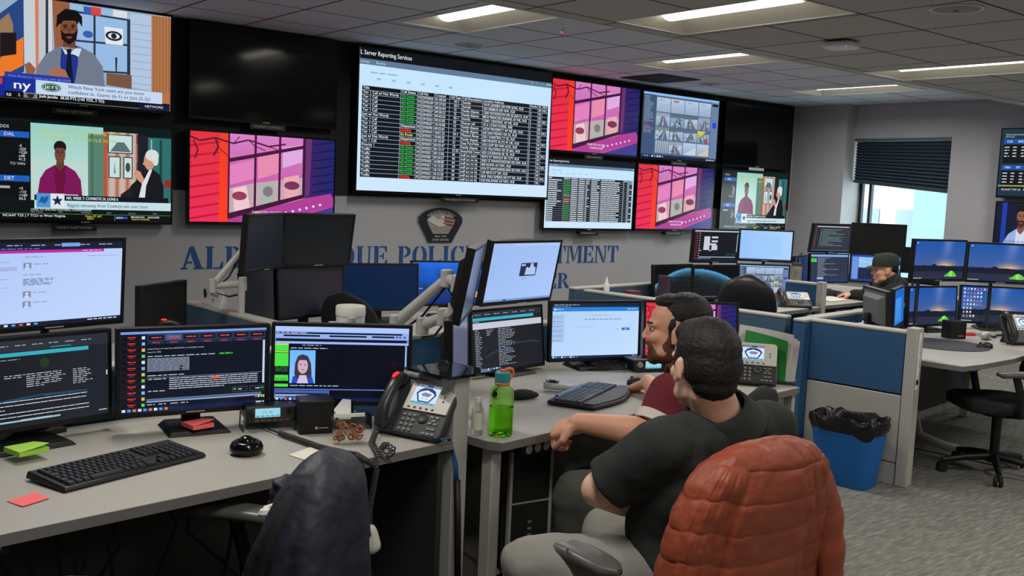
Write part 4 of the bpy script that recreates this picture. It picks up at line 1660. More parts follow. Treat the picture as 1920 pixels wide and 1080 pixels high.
def plate(label, x, z, w, tx, light=False, y=-.10):
    t = thing('name_plate', label, 'name plate', (x, y+.05, z), 0, 'name plates under the wall displays')
    quick('plate', M_PLTXT if light else M_PLATE, t, -w/2, w/2, -.05, -.044, -.022, .022, .002)
    quick('clip', M_BLACK, t, -w*.3, w*.3, -.044, -y-.05-(.010 if z > 1.5 else -.002), -.01, .012)
    if tx:
        text_mesh('lettering', tx, .016, M_PLATE if light else M_PLTXT, t, (0, -.0505, -.007), (0, 0, 0), width=w*.8)
    return t


plate('name plate under the display with the grey suited presenter', .50, 1.985, .30, 'VIDEO NETWORK')
plate('name plate under the debate display, near the left end', .50, 1.178, .30, 'VIDEO NETWORK')
plate('name plate under the switched-off display left of the call table', 1.94, 1.985, .30, 'UNIVERSITY CONTROLS')
plate('name plate under the biggest display', 3.80, 1.465, .42, 'WORKSTATION', y=-.13)
plate('name plate under the upper red cartoon display', 5.46, 1.94, .26, 'VIDEO NETWORK')
plate('name plate under the street camera display', 6.73, 1.94, .26, 'VIDEO NETWORK')
plate('pale name plate under the switched-off display at the top right corner', 8.08, 1.94, .28, '', True)
plate('name plate under the smaller call table', 5.44, 1.172, .26, 'WORKSTATION 11')
plate('name plate under the lower red cartoon display', 6.71, 1.177, .26, 'VIDEO NETWORK')

# ------------------------------------------------------------------ stencilled lettering on the wall
def crescent(cx, cy, rx, ry, th, a0, a1, gap=0.0, n=14):
    o, i = [], []
    for k in range(n+1):
        a = rad(a0+(a1-a0)*k/n)
        o.append((cx+rx*math.cos(a), cy+ry*math.sin(a)))
        i.append((cx+(rx-th)*math.cos(a), cy+(ry-.075)*math.sin(a)))
    return o+i[::-1]


def stem(x, w=.22):
    return [[(x, 0), (x+w, 0), (x+w, 1), (x, 1)], [(x-.07, 0), (x, 0), (x, .07), (x-.07, .05)], [(x-.07, 1), (x, 1), (x, .93), (x-.07, .95)]]


def foot(x, w=.22, top=1, bot=1):
    r = []
    if bot:
        r.append([(x+w, 0), (x+w+.07, 0), (x+w+.07, .05), (x+w, .07)])
    if top:
        r.append([(x+w, 1), (x+w+.07, 1), (x+w+.07, .95), (x+w, .93)])
    return r


def stencil(c):
    arms = [[(.36, .93), (.36, 1), (.76, 1), (.76, .70), (.70, .70), (.62, .93)], [(.36, .47), (.36, .54), (.50, .54), (.56, .66), (.60, .66), (.60, .36), (.56, .36), (.50, .47)], [(.36, .07), (.36, 0), (.78, 0), (.78, .32), (.72, .32), (.62, .07)]]
    if c == 'A':
        return [[(.10, .05), (.19, .05), (.43, .80), (.37, .97)], [(.40, 1), (.56, 1), (.92, .05), (.64, .05), (.44, .66)], [(0, 0), (.3, 0), (.3, .06), (0, .06)], [(.54, 0), (1.0, 0), (1.0, .06), (.54, .06)], [(.25, .26), (.50, .26), (.47, .34), (.28, .34)]], 1.06
    if c == 'B':
        return stem(.08)+[crescent(.36, .755, .34, .245, .2, -90, 90), crescent(.36, .26, .40, .26, .22, -90, 90)], .86
    if c == 'C':
        return [crescent(.42, .5, .40, .51, .22, 98, 262), [(.50, .94), (.50, 1.0), (.66, .97), (.78, 1), (.78, .66), (.72, .66), (.64, .86)], [(.50, .06), (.50, 0), (.66, .02), (.80, .2), (.76, .26), (.64, .12)]], .90
    if c == 'D':
        return stem(.08)+[crescent(.38, .5, .46, .5, .22, -90, 90)], .94
    if c == 'E':
        return stem(.08)+arms, .88
    if c == 'I':
        return stem(.10)+foot(.10), .50
    if c == 'L':
        return stem(.08)+[arms[2]]+foot(.08, .22, 1, 0), .86
    if c == 'M':
        return [[(.09, .05), (.17, .05), (.17, .95), (.09, .95)], [(.0, 0), (.27, 0), (.27, .05), (.0, .05)], [(.0, 1), (.17, 1), (.17, .95), (.0, .95)], [(.20, 1), (.40, 1), (.58, .34), (.50, .06)], [(.56, .10), (.82, 1), (.88, 1), (.88, .9), (.64, .2)], [(.90, 0), (1.12, 0), (1.12, 1), (.90, 1)], [(.83, 0), (.90, 0), (.90, .05), (.83, .05)], [(1.12, 0), (1.19, 0), (1.19, .05), (1.12, .05)], [(1.12, 1), (1.19, 1), (1.19, .95), (1.12, .95)]], 1.26
    if c == 'N':
        return [[(.10, .05), (.18, .05), (.18, .90), (.10, .95)], [(.0, 0), (.28, 0), (.28, .05), (.0, .05)], [(.0, 1), (.30, 1), (.84, 0), (.66, 0), (.20, .86), (.0, .95)], [(.78, .26), (.86, .1), (.86, .95), (.78, .95)], [(.66, 1), (.96, 1), (.96, .95), (.66, .95)]], 1.03
    if c == 'O':
        return [crescent(.40, .5, .38, .51, .22, 96, 264), crescent(.48, .5, .38, .51, .22, -84, 84)], .94
    if c == 'P':
        return stem(.08)+[crescent(.36, .72, .38, .28, .2, -90, 90)]+foot(.08, .22, 0, 1), .82
    if c == 'Q':
        return [crescent(.40, .5, .38, .51, .22, 96, 264), crescent(.48, .5, .38, .51, .22, -84, 84), [(.44, .16), (.58, .22), (.90, -.16), (.70, -.16)]], .96
    if c == 'R':
        return stem(.08)+[crescent(.36, .74, .36, .26, .2, -90, 90), [(.40, .44), (.60, .46), (.92, .0), (.66, .0)]]+foot(.08, .22, 0, 1), .94
    if c == 'T':
        return [[(.30, 0), (.52, 0), (.52, 1), (.30, 1)], [(.23, 0), (.30, 0), (.30, .05), (.23, .05)], [(.52, 0), (.59, 0), (.59, .05), (.52, .05)], [(0, .68), (.06, .68), (.13, .93), (.26, .93), (.26, 1), (0, 1)], [(.82, .68), (.76, .68), (.69, .93), (.56, .93), (.56, 1), (.82, 1)]], .88
    if c == 'U':
        return [[(.08, 1), (.30, 1), (.30, .3), (.34, .14), (.44, .08), (.44, 0), (.27, .03), (.13, .14), (.08, .3)], [(.74, .95), (.66, .95), (.66, .3), (.62, .14), (.50, .08), (.50, 0), (.64, .04), (.72, .15), (.74, .3)], [(.01, 1), (.08, 1), (.08, .94), (.01, .95)], [(.30, 1), (.37, 1), (.37, .95), (.30, .94)], [(.58, 1), (.83, 1), (.83, .95), (.58, .95)]], .90
    return [], .5


M_STENCIL = mat('stencil_blue_paint', (30, 78, 138), .7, var=.08, vscale=12)


def wall_words(name, label, s, x0, x1, z, h):
    tot = sum(stencil(c)[1] for c in s)
    k = (x1-x0)/tot
    x = x0
    t = thing(name, label, 'wall lettering', (x0, 0, z), 0, 'stencilled words on the wall')
    for wd in s.split(' '):
        m = MB()
        for c in wd:
            ps, adv = stencil(c)
            for p in ps:
                n = len(p)
                m.add([(x-x0+q[0]*k, -.003, q[1]*h) for q in p]+[(x-x0+q[0]*k, 0, q[1]*h) for q in p], [tuple(range(n))]+[(i, (i+1) % n, n+(i+1) % n, n+i) for i in range(n)])
            x += adv*k
        m.build('word', M_STENCIL, t)
        x += .5*k


wall_words('wall_lettering', 'blue stencilled words ALBUQUERQUE POLICE DEPARTMENT on the grey wall', 'ALBUQUERQUE POLICE DEPARTMENT', 1.29, 5.98, .862, .176)
wall_words('wall_lettering', 'blue stencilled words REAL TIME CRIME CENTER, the lower line on the wall', 'REAL TIME CRIME CENTER', 2.02, 5.30, .607, .155)

# ------------------------------------------------------------------ badge on the wall
t = thing('police_badge', 'dark shield shaped police badge with an eagle on the grey wall', 'badge', (3.675, 0, 1.225))


def badge_outline(s, n=10):
    top = [(-.235*s*math.cos(rad(25+130*k/n))*1.08, .015+.145*s*math.sin(rad(25+130*k/n))) for k in range(n+1)]
    return [(-.235*s, .075*s)]+top+[(.235*s, .075*s), (.235*s, .03*s), (.125*s, -.15*s), (-.125*s, -.15*s), (-.235*s, .03*s)]


TB = Matrix(((1, 0, 0, 0), (0, 0, -1, 0), (0, 1, 0, 0), (0, 0, 0, 1)))
m = MB()
m.prism(badge_outline(1.04), 0, .012, TB)
m.build('rim', mat('badge_pewter', (120, 122, 124), .4, metal=.5), t)
m = MB()
m.prism(badge_outline(1.0), .012, .016, TB)
m.build('shield', mat('badge_navy', (24, 28, 40), .5), t)
m = MB()
m.prism([(-.155, .055), (-.10, .10), (0, .118), (.10, .10), (.155, .055), (.14, .01), (.085, -.075), (-.085, -.075), (-.14, .01)], .016, .019, TB)
m.build('field', mat('badge_field', (150, 146, 138), .5), t)
m = MB()
for k in range(3):
    m.prism([(.02, .085-k*.03), (.14-k*.0, .07-k*.03), (.14-k*.01, .056-k*.03), (.02, .07-k*.03)], .019, .021, TB)
m.build('stripes', mat('badge_red', (140, 50, 46), .5), t)
m = MB()
m.prism([(-.15, .05), (-.09, .09), (-.03, .05), (.0, .09), (.035, .05), (.02, .02), (.07, .0), (-.02, -.01), (-.10, .02)], .019, .022, TB)
m.build('eagle', mat('badge_eagle', (206, 200, 186), .5), t)
m = MB()
m.ell((.012, -.024, .075), (.022, .006, .02), 10)
m.build('eagle_head', mat('badge_eagle', (206, 200, 186), .5), t, smooth=180)
arc = lambda u, y: ((.205+y)*math.sin(u*1.5), (.150+y)*math.cos(u*1.5)-.032)
text_mesh('top_lettering', 'ALBUQUERQUE POLICE', .024, mat('badge_letters', (206, 204, 196), .5), t, (0, -.017, 0), (0, 0, 0), curve=arc)
text_mesh('middle_lettering', 'REAL TIME', .016, MATS['badge_letters'], t, (0, -.017, -.106), (0, 0, 0), width=.13)
text_mesh('bottom_lettering', 'CRIME CENTER', .018, MATS['badge_letters'], t, (0, -.017, -.138), (0, 0, 0), width=.19)

# ------------------------------------------------------------------ daylight
w = bpy.data.worlds.new('world')
SC.world = w
w.use_nodes = True
bg = w.node_tree.nodes['Background']
bg.inputs['Color'].default_value = (.86, .95, 1.0, 1)
bg.inputs['Strength'].default_value = 6.0
SC.view_settings.view_transform = 'Standard'
SC.view_settings.look = 'None'
SC.view_settings.gamma = 1
SC.view_settings.exposure = 0
SC.cycles.use_denoising = True
SC.cycles.max_bounces = 6
SC.cycles.diffuse_bounces = 4
SC.cycles.sample_clamp_indirect = 6
# ------------------------------------------------------------------ partitions
def flatpanel(name, label, p0, p1, z1, th=.065, low=None, parent=None, cap=True, fabric=None):
    """low wall from p0 to p1: fabric or metal skins, a top cap, a base"""
    p0, p1 = Vector((p0.x, p0.y, 0)), Vector((p1.x, p1.y, 0))
    d = p1-p0
    L = d.length
    t = thing(name, label, 'partition', p0, math.atan2(d.y, d.x), 'cubicle partitions')
    fb = fabric or M_BLUEF
    m = MB()
    zl = low or .10
    m.bx(0.0, L, -th/2, th/2, zl+.004, z1-.022)
    m.build('fabric_panel', fb, t, bevel=.004)
    if low:
        quick('metal_panel', M_PANELG, t, 0.0, L, -th/2, th/2, .13, low-.004, .004)
    quick('base_strip', M_TRIMG, t, 0, L, -th/2+.004, th/2-.004, .0, .125, .003)
    if cap:
        quick('top_cap', M_TRIMG, t, -.004, L+.004, -th/2-.003, th/2+.003, z1-.022, z1, .008)
    return t


# side panel between the two near desks with its grey end post
t = flatpanel('partition', 'low partition between the left desk and the middle desk, beside the desk phone', W(.03, .10), W(.03, .90), .93)
quick('end_post', M_TRIMG, t, -.07, 0, -.034, .034, 0, .948, .004)
t = flatpanel('partition', 'low blue partition along the back of the left desk, behind its monitors', W(-3.0, .945), W(-.02, .945), .93)
t = flatpanel('partition', 'low blue partition along the back of the middle desk, behind its monitors', W(.08, .945), W(1.90, .945), .93)
# right hand partition run
t = flatpanel('partition', 'blue and grey partition with the waste bin against it', W(3.31, .44), W(3.31, -.13), .885, .075, .52)
quick('end_post', M_TRIMG, t, .575, .64, -.042, .042, 0, .905, .004)
o = quick('name_strip', M_PAPER, t, .6405, .642, -.022, .012, .56, .88)
o['label'] = 'white paper strip with a badge'
text_mesh('strip_lettering', 'TIME OF CRIME', .011, mat('ink', (40, 40, 46), .8), t, (.6425, -.005, .84), (PI/2*0, PI/2, PI/2), align=1, width=.16)
m = MB()
m.cyl((.6421, -.005, .60), (.6432, -.005, .60), .016)
m.build('strip_badge', MATS['ink'], t)
t = flatpanel('partition', 'tall narrow blue corner panel left of the waste bin', W(3.20, .48), W(3.36, .48), .885, .075)
t = flatpanel('partition', 'low blue partition behind the right desk and its monitors', W(3.40, .50), W(6.1, .50), .885, .075)
t = flatpanel('partition', 'dull blue partition running away left of the leather chair', W(3.29, .60), W(3.29, 2.2), .885, .07, fabric=M_BLUEG)
t = flatpanel('partition', 'dull blue partition along the far row, behind the planet monitors', W(3.30, 2.345), W(5.2, 2.345), .885, .07, fabric=M_BLUEG)
t = flatpanel('partition', 'low partition end carrying a white name sign, beside the dark monitor stack', W(.42, 1.72), W(.47, 2.7), .89, .07, fabric=M_BLUEG)
t = flatpanel('partition', 'short blue partition under the grey tumbler and paper cup', W(5.30, 1.42), W(5.30, 1.70), .93, .06)
quick('end_post', M_TRIMG, t, -.06, 0, -.032, .032, 0, .94, .004)


# ------------------------------------------------------------------ desks
def desk(label, poly, z, legs, th=.03, extra=None, u0=0, v0=0):
    """poly in row coordinates (u, v)"""
    c = W(u0, v0)
    t = thing('desk', label, 'desk', c, TH, 'office desks')
    q = [(p[0]-u0, p[1]-v0) for p in poly]
    m = MB()
    m.prism(q, z-.004, z)
    m.build('desktop', M_LAM, t, bevel=.0015)
    m = MB()
    m.prism(q, z-th, z-.004)
    m.build('edge_band', M_EDGE, t)
    for (x, y, dx, dy) in legs:
        quick('leg', M_TRIMG, t, x-u0-dx/2, x-u0+dx/2, y-v0-dy/2, y-v0+dy/2, 0, z-th, .004)
    return t


def outlets(t, x0, y, z, n):
    m = MB()
    m.bx(x0, x0+.045*n+.03, y-.006, y+.03, z-.045, z)
    o = m.build('power_strip', M_BLACK, t, bevel=.003)
    for k in range(n):
        m = MB()
        m.cyl((x0+.035+k*.045, y-.005, z-.022), (x0+.035+k*.045, y-.0085, z-.022), .016)
        m.build('outlet', mat('outlet_white', (190, 190, 184), .5), o)


M_CHARCOAL = mat('charcoal_panel', (46, 47, 48), .6, bump=.2)  # dark charcoal boards under the desks
D1 = desk('long grey desk on the left with the keyboard and the desk phone', [(-3.0, .02), (-.012, .02), (-.012, .90), (-3.0, .90)], .74, [(-.10, .70, .05, .05), (-1.7, .70, .05, .05), (-2.9, .70, .05, .05), (-2.9, .1, .05, .05)], u0=-1.5, v0=.0)
quick('modesty_panel', M_CHARCOAL, D1, -1.4, 1.45, .55, .57, .12, .70)
quick('end_panel', M_CHARCOAL, D1, 1.44, 1.463, .04, .56, .0, .70)
outlets(D1, -.03, .10, .705, 3)
D2 = desk('grey corner desk in the middle with the green bottle and ergonomic keyboard', [(.075, -.05), (.10, -.098), (1.30, -.098), (1.50, -.22), (1.895, -.22), (1.895, .90), (.075, .90)], .74, [(.13, -.02, .045, .05), (1.79, .70, .05, .05), (1.0, .72, .05, .05)])
quick('modesty_panel', M_CHARCOAL, D2, .12, 1.80, .60, .62, .12, .70)
quick('end_panel', M_PANELG, D2, 1.86, 1.89, -.205, .74, .0, .705)
quick('file_drawer', M_PANELG, D2, 1.55, 1.855, -.17, .30, .03, .70, .004)
quick('drawer_frame', M_BLACK, D2, 1.544, 1.55, -.12, .22, .36, .62)
outlets(D2, .23, -.06, .705, 5)
quick('cable_tray', mat('dull_green_steel', (92, 100, 92), .6), D2, .42, 1.15, .02, .05, .53, .70)
D3 = desk('grey desk on the right under the camping wallpaper monitors', [(3.36, -.42), (3.55, -.46), (3.95, -.50), (5.9, -.50), (5.9, .45), (3.36, .45)], .72, [(5.6, .3, .06, .06)], u0=3.4)
m = MB()
m.tube([(.85, .25, .69), (.85, .2, .35), (.85, .12, .10), (.85, -.05, .055), (.85, -.50, .03)], [.035, .032, .03, .03, .022], 10, flat=.7)
m.build('curved_leg', M_TRIMG, D3, smooth=50)
quick('under_panel', M_CHARCOAL, D3, .05, 2.3, .40, .42, .10, .68)
outlets(D3, .28, -.36, .688, 3)
D4 = desk('grey desk in the far row behind the leather chair', [(3.42, 1.36), (5.24, 1.36), (5.24, 2.18), (3.42, 2.18)], .74, [(5.15, 1.42, .05, .05), (3.5, 2.0, .05, .05)], u0=3.4, v0=1.3)
D5 = desk('grey desk by the window where the person in the cap works', [(5.36, 1.40), (7.5, 1.30), (7.5, 2.45), (5.36, 2.45)], .74, [(7.4, 2.3, .05, .05), (5.45, 1.5, .05, .05)], u0=5.3, v0=1.3)
quick('drawer_unit', M_DGREY, D5, .10, .50, .18, .8, .04, .66)
quick('under_shelf', M_DGREY, D5, .08, 1.0, .14, .7, .675, .695)
D7 = desk('grey desk behind the left desk, under the black switched-off monitor', [(-1.4, 1.30), (.36, 1.30), (.36, 2.4), (-1.4, 2.4)], .74, [(-1.3, 1.4, .05, .05), (.3, 1.4, .05, .05), (-1.3, 2.3, .05, .05), (.3, 2.3, .05, .05)], u0=-.5, v0=1.3)
D6 = desk('grey desk behind the left desk, under the stack of dark monitors', [(.52, 1.30), (2.2, 1.30), (2.2, 2.62), (.52, 2.62)], .74, [(2.1, 2.5, .05, .05), (.6, 1.4, .05, .05), (2.1, 1.4, .05, .05)], u0=.5, v0=1.3)


# ------------------------------------------------------------------ monitors
def stand(t, z, desk_z, back=.05, fw=.22, fd=.19, off=.0, fx=.0):
    """neck and foot for a monitor whose middle is at height z"""
    m = MB()
    m.bx(-.03, .03, back+.005, back+.03, desk_z-z+.012, -.03)
    m.build('stand_neck', M_BLACK, t, bevel=.003)
    m = MB()
    y0 = back+.06-fd+off
    m.hexa([(fx-fw/2, y0, desk_z-z+.001), (fx+fw/2, y0, desk_z-z+.001), (fx+fw/2, y0+fd, desk_z-z+.001), (fx-fw/2, y0+fd, desk_z-z+.001)],
           [(fx-fw/2+.012, y0+.012, desk_z-z+.014), (fx+fw/2-.012, y0+.012, desk_z-z+.014), (fx+fw/2-.02, y0+fd-.01, desk_z-z+.02), (fx-fw/2+.02, y0+fd-.01, desk_z-z+.02)])
    m.build('stand_foot', M_BLACK, t, bevel=.003)


def post(t, z, desk_z, back=.055):
    """a slim pole behind a raised screen"""
    m = MB()
    m.cyl((0, back, desk_z-z+.001), (0, back, .03), .013)
    m.bx(-.04, .04, .03, back+.0, -.04, .04)
    m.bx(-.05, .05, back-.04, back+.03, desk_z-z+.001, desk_z-z+.015)
    m.build('support_pole', M_DGREY, t)


MG = 'desk monitors'


def mon(label, c, yaw, tilt, w, draw, how='stand', dz=.74, **k):
    t = panel('computer_monitor', label, 'monitor', c, rad(yaw), rad(tilt), w, w*9/16, draw, .0125, .03, MG, frame=M_BLACK, logo=True, bottom=.017, off=k.pop('off', None))
    if how == 'stand':
        stand(t, c[2], dz, **k)
    elif how == 'post':
        post(t, c[2], dz, k.get('back', .055))
    return t


mon('upper left monitor with a white page and a purple band', (-.626, -4.186, 1.223), 14.5, -3, .457, draw_feed, 'post')
mon('lower left monitor with a dark report and a teal bar, by the green notes', (-.691, -4.240, .929), 12.2, 1.6, .465, draw_dark_report, fw=.25, fd=.22, off=-.12, fx=-.05)
mon('monitor with red buttons and a dark call sheet, on the left desk', (-.225, -4.323, .943), -8.1, -.3, .465, draw_dispatch, fw=.20, off=-.03)
mon('monitor showing a woman with long hair in a person file', (.235, -4.468, .949), -30.3, 1.1, .454, draw_person_file, fw=.22, off=.03)
mon('upper monitor with a pale page and one small picture, above the middle desk', (1.290, -4.143, 1.222), 11.7, -11, .457, draw_map_page, None)
mon('monitor with a dark text list under the pale page monitor', (1.347, -3.992, .902), 9.7, 6.7, .465, draw_code_list, fw=.24, off=-.07)
mon('monitor with a pale web form in front of the bearded man', (1.828, -4.057, .921), -15.8, 2.6, .465, draw_form, fw=.24, off=-.06)
mon('monitor with the red cartoon picture behind the two men', (2.115, -4.40, .955), -32.1, 6.5, .435, draw_snowy_window, 'post')
DK = M_OFFMAT
mon('tilted dark monitor, upper left of the switched-off stack', (.722, -2.777, 1.259), 42.1, -4.1, .465, None, None, off=DK)
mon('dark monitor, upper right of the switched-off stack', (1.114, -2.582, 1.258), 12.2, -8.3, .465, None, None, off=DK)
mon('narrow looking dark monitor, lower left of the switched-off stack', (.823, -2.513, .950), 44.3, 4.8, .465, None, 'stand', off=DK)
mon('dark purple-grey monitor in the lower row of the switched-off stack', (1.098, -2.549, .974), 15.1, 3.7, .465, None, 'stand', off=mat('violet_grey_screen', (52, 50, 62), .4))
t = mon('dark navy monitor, right of the switched-off stack above the wipes', (1.677, -2.313, .956), -12.4, 4.3, .465, lambda S: S.bg((6, 30, 64)), 'stand')
mon('monitor with a blue forest picture, half hidden by the monitor arms', (2.18, -2.30, .965), -14, 4, .465, draw_forest, 'stand')
p = at(308, 574, 4.75)
mon('black switched-off monitor right behind the white page monitor', (p.x, p.y, p.z), 38, 0, .36, None, 'post', off=mat('black_screen', (10, 11, 11), .5))
mon('small monitor with a pale block list, upper left of the far planet pair', (4.897, -2.208, 1.193), -13.2, -3.8, .441, draw_list_red, 'post')
mon('blank pale blue monitor in the far row', (5.552, -2.208, 1.195), -39.6, -2.2, .441, draw_blank, 'post')
mon('left monitor of the glowing planet pair', (4.465, -2.158, .907), 1.6, 4.3, .441, lambda S: draw_arc(S, -1), 'stand')
mon('right monitor of the glowing planet pair', (4.70, -2.40, .921), -10.8, 3.2, .441, lambda S: draw_arc(S, 1), 'stand')
mon('far monitor with a grid of street cameras beside the leather chair', (5.492, -2.243, .901), -35.2, -.8, .441, draw_cameras, 'stand')
mon('upper far monitor with code, left of the window', (6.883, -1.969, 1.248), -17.8, -8.7, .451, draw_code, 'post')
mon('switched-off black monitor in front of the window, above the cap', (6.98, -2.40, 1.265), -43.7, -1.2, .475, None, 'post', off=mat('black_screen', (10, 11, 11), .5))
mon('lower far monitor with a text sheet and a green box', (6.748, -2.055, .969), -14.1, 3.5, .451, draw_sheet, 'stand')
mon('far monitor with a map and blue windows behind the cap', (7.305, -2.195, .967), -49, 5.3, .451, draw_windows_doc, 'stand')
p = at(1506, 504, 9.2)
mon('narrow dark blue far monitor behind the grey tumbler', (p.x, p.y, p.z), 15, 3, .40, lambda S: S.bg((24, 44, 84)), 'post')
p = at(1715, 488, 9.6)
mon('dark monitor half hidden right of the man in the cap', (p.x, p.y, p.z), -60, 0, .40, None, 'post', off=mat('black_screen', (10, 11, 11), .5))
mon('upper left camping wallpaper monitor with a green tent', (4.924, -4.095, 1.230), -14.9, -1.5, .449, draw_camp, 'post', .72, back=.17)
mon('upper right camping wallpaper monitor at the right edge', (5.50, -4.24, 1.215), -44, -1.5, .449, draw_camp, 'post', .72, back=.17)
mon('lower left camping wallpaper monitor behind the black speaker', (5.136, -3.961, .898), -13, 3.1, .449, draw_camp, 'stand', .72)
mon('lower right camping wallpaper monitor covered in icons', (5.708, -4.109, .898), -44.5, 4, .441, draw_camp_icons, 'stand', .72)
p = at(1686, 574, 6.45)
mon('plain blue monitor left of the lower camping wallpaper', (p.x, p.y, p.z), 22, 2, .40, draw_blue, 'stand', .72)
p = at(1648, 578, 6.08)
t = mon('grey-backed monitor turned away, behind the blue partition', (p.x, p.y, p.z), 50, 4, .40, lambda S: S.bg((24, 80, 170)), 'stand', .72)
for o in t.children:
    if o.name.startswith('back_case'):
        o.data.materials[0] = M_GREY

# the two monitors seen edge-on between the near desks
pn, pf = at(876, 538, 3.55), at(897, 518, 4.0)
c = (pn+pf)/2
y = math.degrees(math.atan2((pf-pn).y, (pf-pn).x))
EU = mon('upper monitor seen edge-on between the two near desks', (c.x, c.y, c.z), y, -10, .455, lambda S: S.bg((70, 76, 98)), None)
pn, pf = at(849, 662, 3.55), at(876, 648, 4.0)
c2 = (pn+pf)/2
y2 = math.degrees(math.atan2((pf-pn).y, (pf-pn).x))
EL = mon('lower monitor seen edge-on at the end of the near partition', (c2.x, c2.y, c2.z), y2, 2, .455, lambda S: S.bg((84, 84, 110)), None)
# its wide glass foot rests on the partition's end post
q = W(.03, .07, .948)
iv = parent_matrix(EL).inverted()
m = MB()
m.T = iv @ Matrix.Translation(q) @ Matrix.Rotation(TH, 4, 'Z')
m.bx(-.085, .12, -.06, .16, 0.0005, .010)
m.build('stand_foot', mat('tinted_glass_foot', (20, 22, 24), .05), EL)
m = MB()
m.cyl(iv @ (q+Vector((.02, .10, .01))), (-.05, .05, -.05), .02)
m.build('stand_neck', M_BLACK, EL)


# ------------------------------------------------------------------ monitor arms
def arm(label, base, p1, p2, p3, r=.02):
    t = thing('monitor_arm', label, 'monitor arm', base, 0, 'light grey monitor arms')
    b0 = Vector(base)
    m = MB()
    m.cyl(b0, Vector((b0.x, b0.y, p1.z+.03)), .018)
    m.build('pole', M_ARM, t, smooth=50, world=True)
    m = MB()
    m.bx(-.05, .05, -.045, .045, 0.001, .02)
    m.build('clamp', M_DGREY, t, bevel=.004)
    for (a, c) in ((p1, p2), (p2, p3)):
        m = MB()
        d = (c-a).normalized()
        m.cap(a, r, c, r*.8, 12, fl=1.25)
        m.build('arm_segment', M_ARM, t, smooth=60, world=True)
    for a in (p1, p2, p3):
        m = MB()
        m.cyl(a+Vector((0, 0, -.035)), a+Vector((0, 0, .035)), r*1.35, r*1.25)
        m.build('joint', M_ARM, t, smooth=50, bevel=.004, world=True)
    m = MB()
    pts = [p1+Vector((0, 0, -.05)), (p1+p2)/2+Vector((.01, 0, -.06)), p2+Vector((0, 0, -.03)), (p2+p3)/2+Vector((0, 0, -.055)), p3]
    m.tube(pts, .005, 6)
    m.build('cable', M_CABLE, t, smooth=180, world=True)
    return t


b0 = at(748, 640, 4.05)
b0.z = .931
arm('light grey monitor arm reaching up to the edge-on upper monitor', W(.02, .75, .931), at(742, 606, 4.0), at(838, 522, 3.92), at(858, 532, 3.86))
arm('lower light grey monitor arm behind the desk phone', W(.16, .82, .931), at(792, 610, 3.98), at(832, 594, 3.9), at(852, 585, 3.85))
arm('light grey bent monitor arm behind the switched-off monitor stack', (at(452, 590, 5.0).x, at(452, 590, 5.0).y, .741), at(455, 532, 5.0), at(398, 536, 4.9), at(460, 462, 5.0), .016)
# ------------------------------------------------------------------ chairs
M_MESHB = mat('black_chair_fabric', (26, 27, 29), .85, bump=.5, bscale=600)
M_LEATH = mat('black_leather', (28, 28, 30), .38, bump=.25, bscale=160)
M_ARMPAD = mat('arm_pad', (86, 85, 82), .34)


def sup(a, p):
    return math.copysign(abs(math.cos(a))**p, math.cos(a)), math.copysign(abs(math.sin(a))**p, math.sin(a))


